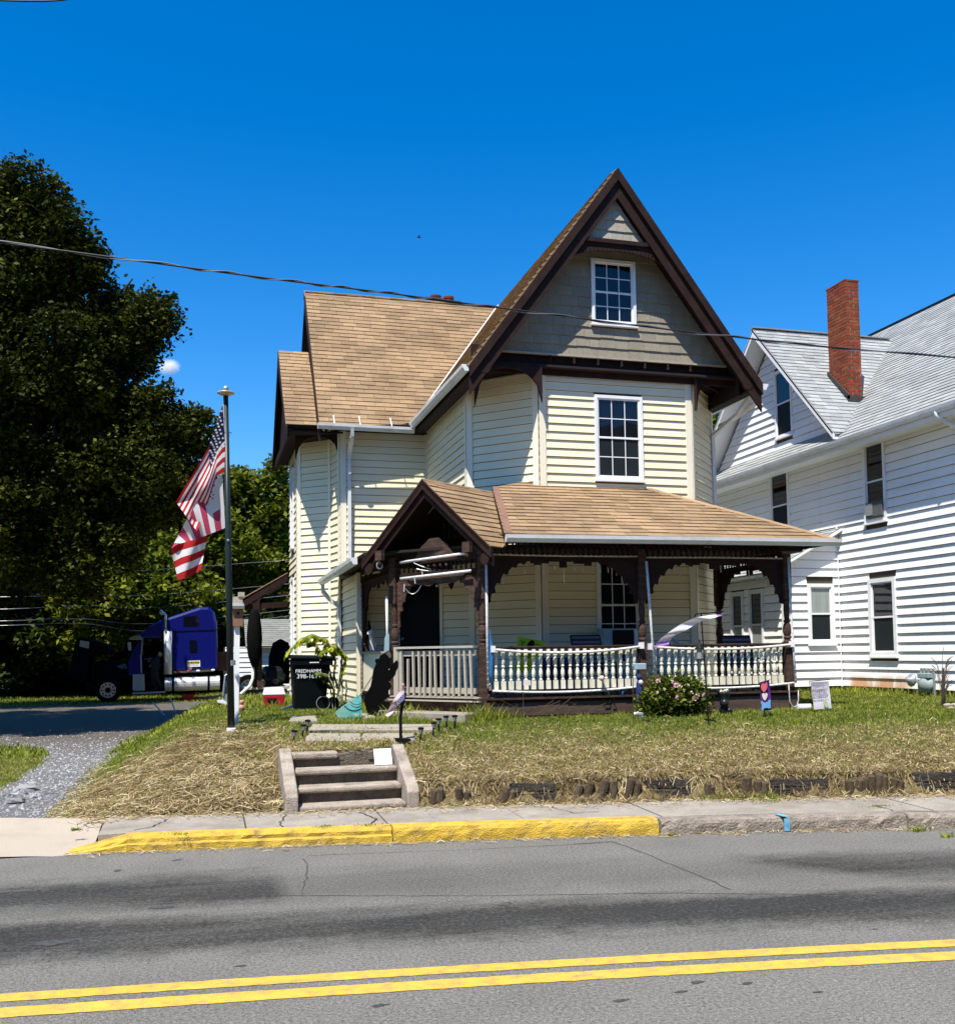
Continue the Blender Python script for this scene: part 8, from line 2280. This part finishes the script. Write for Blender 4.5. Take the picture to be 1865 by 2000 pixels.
# ---- plant stump and stones by the gas meter
q = hit(1843, 1378); t = thing('dry_shrub', 'dry brown climbing shrub on a stump right of the gas meter', 'shrub', q)
mb = MB(); mb.tube([q - Z * .05, q + Z * .3, q + V((.02, 0, .62))], [.035, .03, .012], 8); obj('trunk', mb, M['bark'], t)
mb = MB()
for k in range(26):
    a = random.uniform(0, 6.28); h = random.uniform(.2, .95); b_ = q + Z * random.uniform(0, .5)
    mb.tube([b_, b_ + V((math.cos(a) * .1, math.sin(a) * .06, h * .5)), b_ + V((math.cos(a) * .2, math.sin(a) * .1, h * .6))], .005, 4)
obj('twigs', mb, M['log'], t, kind='stuff')
for i, (px, py, r) in enumerate(((1851, 1381, .07), (1864, 1380, .06), (1858, 1386, .05))):
    q = hit(px, py); mb = MB(); mb.ball(q + Z * .02, r, 8, 5, sc=(1.2, .9, .6)); tag(obj('stone', mb, M['slab'], None), ['tan stone right of the dry shrub stump', 'tan stone at the right picture edge by the shrub', 'small tan stone in front of the shrub stump'][i], 'stone', 'stones by the dry shrub')
# ---- overhead cables
M['cable'] = mat('black_cable', (.02, .02, .022), .5, .1); M['cablew'] = mat('bare_cable', (.22, .22, .23), .4, .1, metal=.4)
def wire(pts, r, m, lab, n=80, twist=0.0, grp=None, nm='utility_wire'):
    P = [V(p) for p in pts]; out = []
    for i in range(n + 1):
        s_ = i / n * (len(P) - 1); k = min(int(s_), len(P) - 2); t = s_ - k
        p0, p1, p2, p3 = P[max(k - 1, 0)], P[k], P[k + 1], P[min(k + 2, len(P) - 1)]
        out.append(.5 * ((2 * p1) + (p2 - p0) * t + (2 * p0 - 5 * p1 + 4 * p2 - p3) * t * t + (3 * p1 - p0 - 3 * p2 + p3) * t ** 3))
    t_ = thing(nm, lab, 'cable', out[n // 2], grp)
    mb = MB(); mb.tube(out, r, 6); obj('conductor', mb, m, t_)
    if twist:
        mb = MB(); mb.tube([p + V((0, math.sin(i * twist) * r * 1.7, math.cos(i * twist) * r * 1.7)) for i, p in enumerate(out)], r * .75, 5); obj('messenger', mb, M['cablew'], t_)
        mb = MB(); a, b = n * 0.47, n * .50; mb.tube(out[int(n * .485):int(n * .52)], r * 1.9, 7); obj('splice', mb, M['cable'], t_)
wire([(-30, 12.4, 8.3), (-12, 12.1, 7.15), tuple(at(0, 473, 12)), tuple(at(500, 540, 12)), tuple(at(750, 571, 12)), tuple(at(1000, 604, 12)), tuple(at(1400, 654, 12)), tuple(at(1865, 698, 12)), (24, 12, 6.2), (40, 12, 7.0)], .0105, M['cable'], 'twisted black service cable crossing in front of the gable', 420, .33)
for i, (y0, y1, x1) in enumerate(((1120, 1119, 170), (1166, 1163, 145), (1190, 1183, 175), (1213, 1209, 160), (1222, 1218, 160))):
    wire([(at(-300, y0 + 4, 34)), at(0, y0, 34), at(x1, y1, 34), at(330, y1 - 8 + i * 5, 44.0), at(760, y1 - 40, 45)], .008, M['cablew'], ['topmost of the thin wires crossing the dark woods', 'second thin wire from the top across the dark woods', 'bright wire, middle of those crossing the woods', 'fourth thin wire from the top across the woods', 'lowest thin wire across the woods above the truck hood'][i], 60, grp='wires strung before the woods')
wire([at(-60, -6, 9), at(0, 0, 9), at(100, 1, 9), at(170, -8, 9)], .007, M['cable'], 'short piece of cable at the top left corner of the sky', 20)
# ---- small cloud and a bird
cm = bpy.data.materials.new('cloud_vapour'); cm.use_nodes = True
n, l = nodes_of(cm); n.remove(n['Principled BSDF'])
pv = n.new('ShaderNodeVolumePrincipled'); tc = n.new('ShaderNodeTexCoord')
gr_n = n.new('ShaderNodeVectorMath'); gr_n.operation = 'LENGTH'; l.new(tc.outputs['Object'], gr_n.inputs[0])
nzc = noise(n, l, tc.outputs['Object'], 1.6, 5, .6)
dens = math2(n, l, 'SUBTRACT', math2(n, l, 'ADD', mrange(n, l, gr_n.outputs['Value'], .1, 1.0, 1, 0), math2(n, l, 'MULTIPLY', nzc, .9)), .78)
l.new(math2(n, l, 'MULTIPLY', math2(n, l, 'MAXIMUM', dens, 0), 0.55), pv.inputs["Density"]); pv.inputs['Anisotropy'].default_value = .3; pv.inputs['Color'].default_value = (1, 1, 1, 1)
l.new(pv.outputs[0], n['Material Output'].inputs['Volume'])
cc = at(330, 716, 900)
mb = MB(); mb.ball((0, 0, 0), 1.0, 24, 14)
cl_o = obj('cloud', mb, cm); cl_o.location = cc; cl_o.scale = (14, 11, 10.5); tag(cl_o, 'small white cloud just right of the maple crown', 'cloud')
bc = at(818, 463, 60); mb = MB()
mb.tube([bc - X * .13, bc, bc + X * .12], [.01, .05, .015], 6); mb.add([bc, bc + V((-.05, .1, .16)), bc + V((.06, .2, .26)), bc + X * .06], [(0, 1, 2, 3)]); mb.add([bc, bc + V((-.02, -.12, -.05)), bc + V((.1, -.28, .02)), bc + X * .07], [(0, 1, 2, 3)])
tag(obj('bird', mb, M['black'], None), 'tiny dark bird flying in the blue sky above the roof', 'bird')
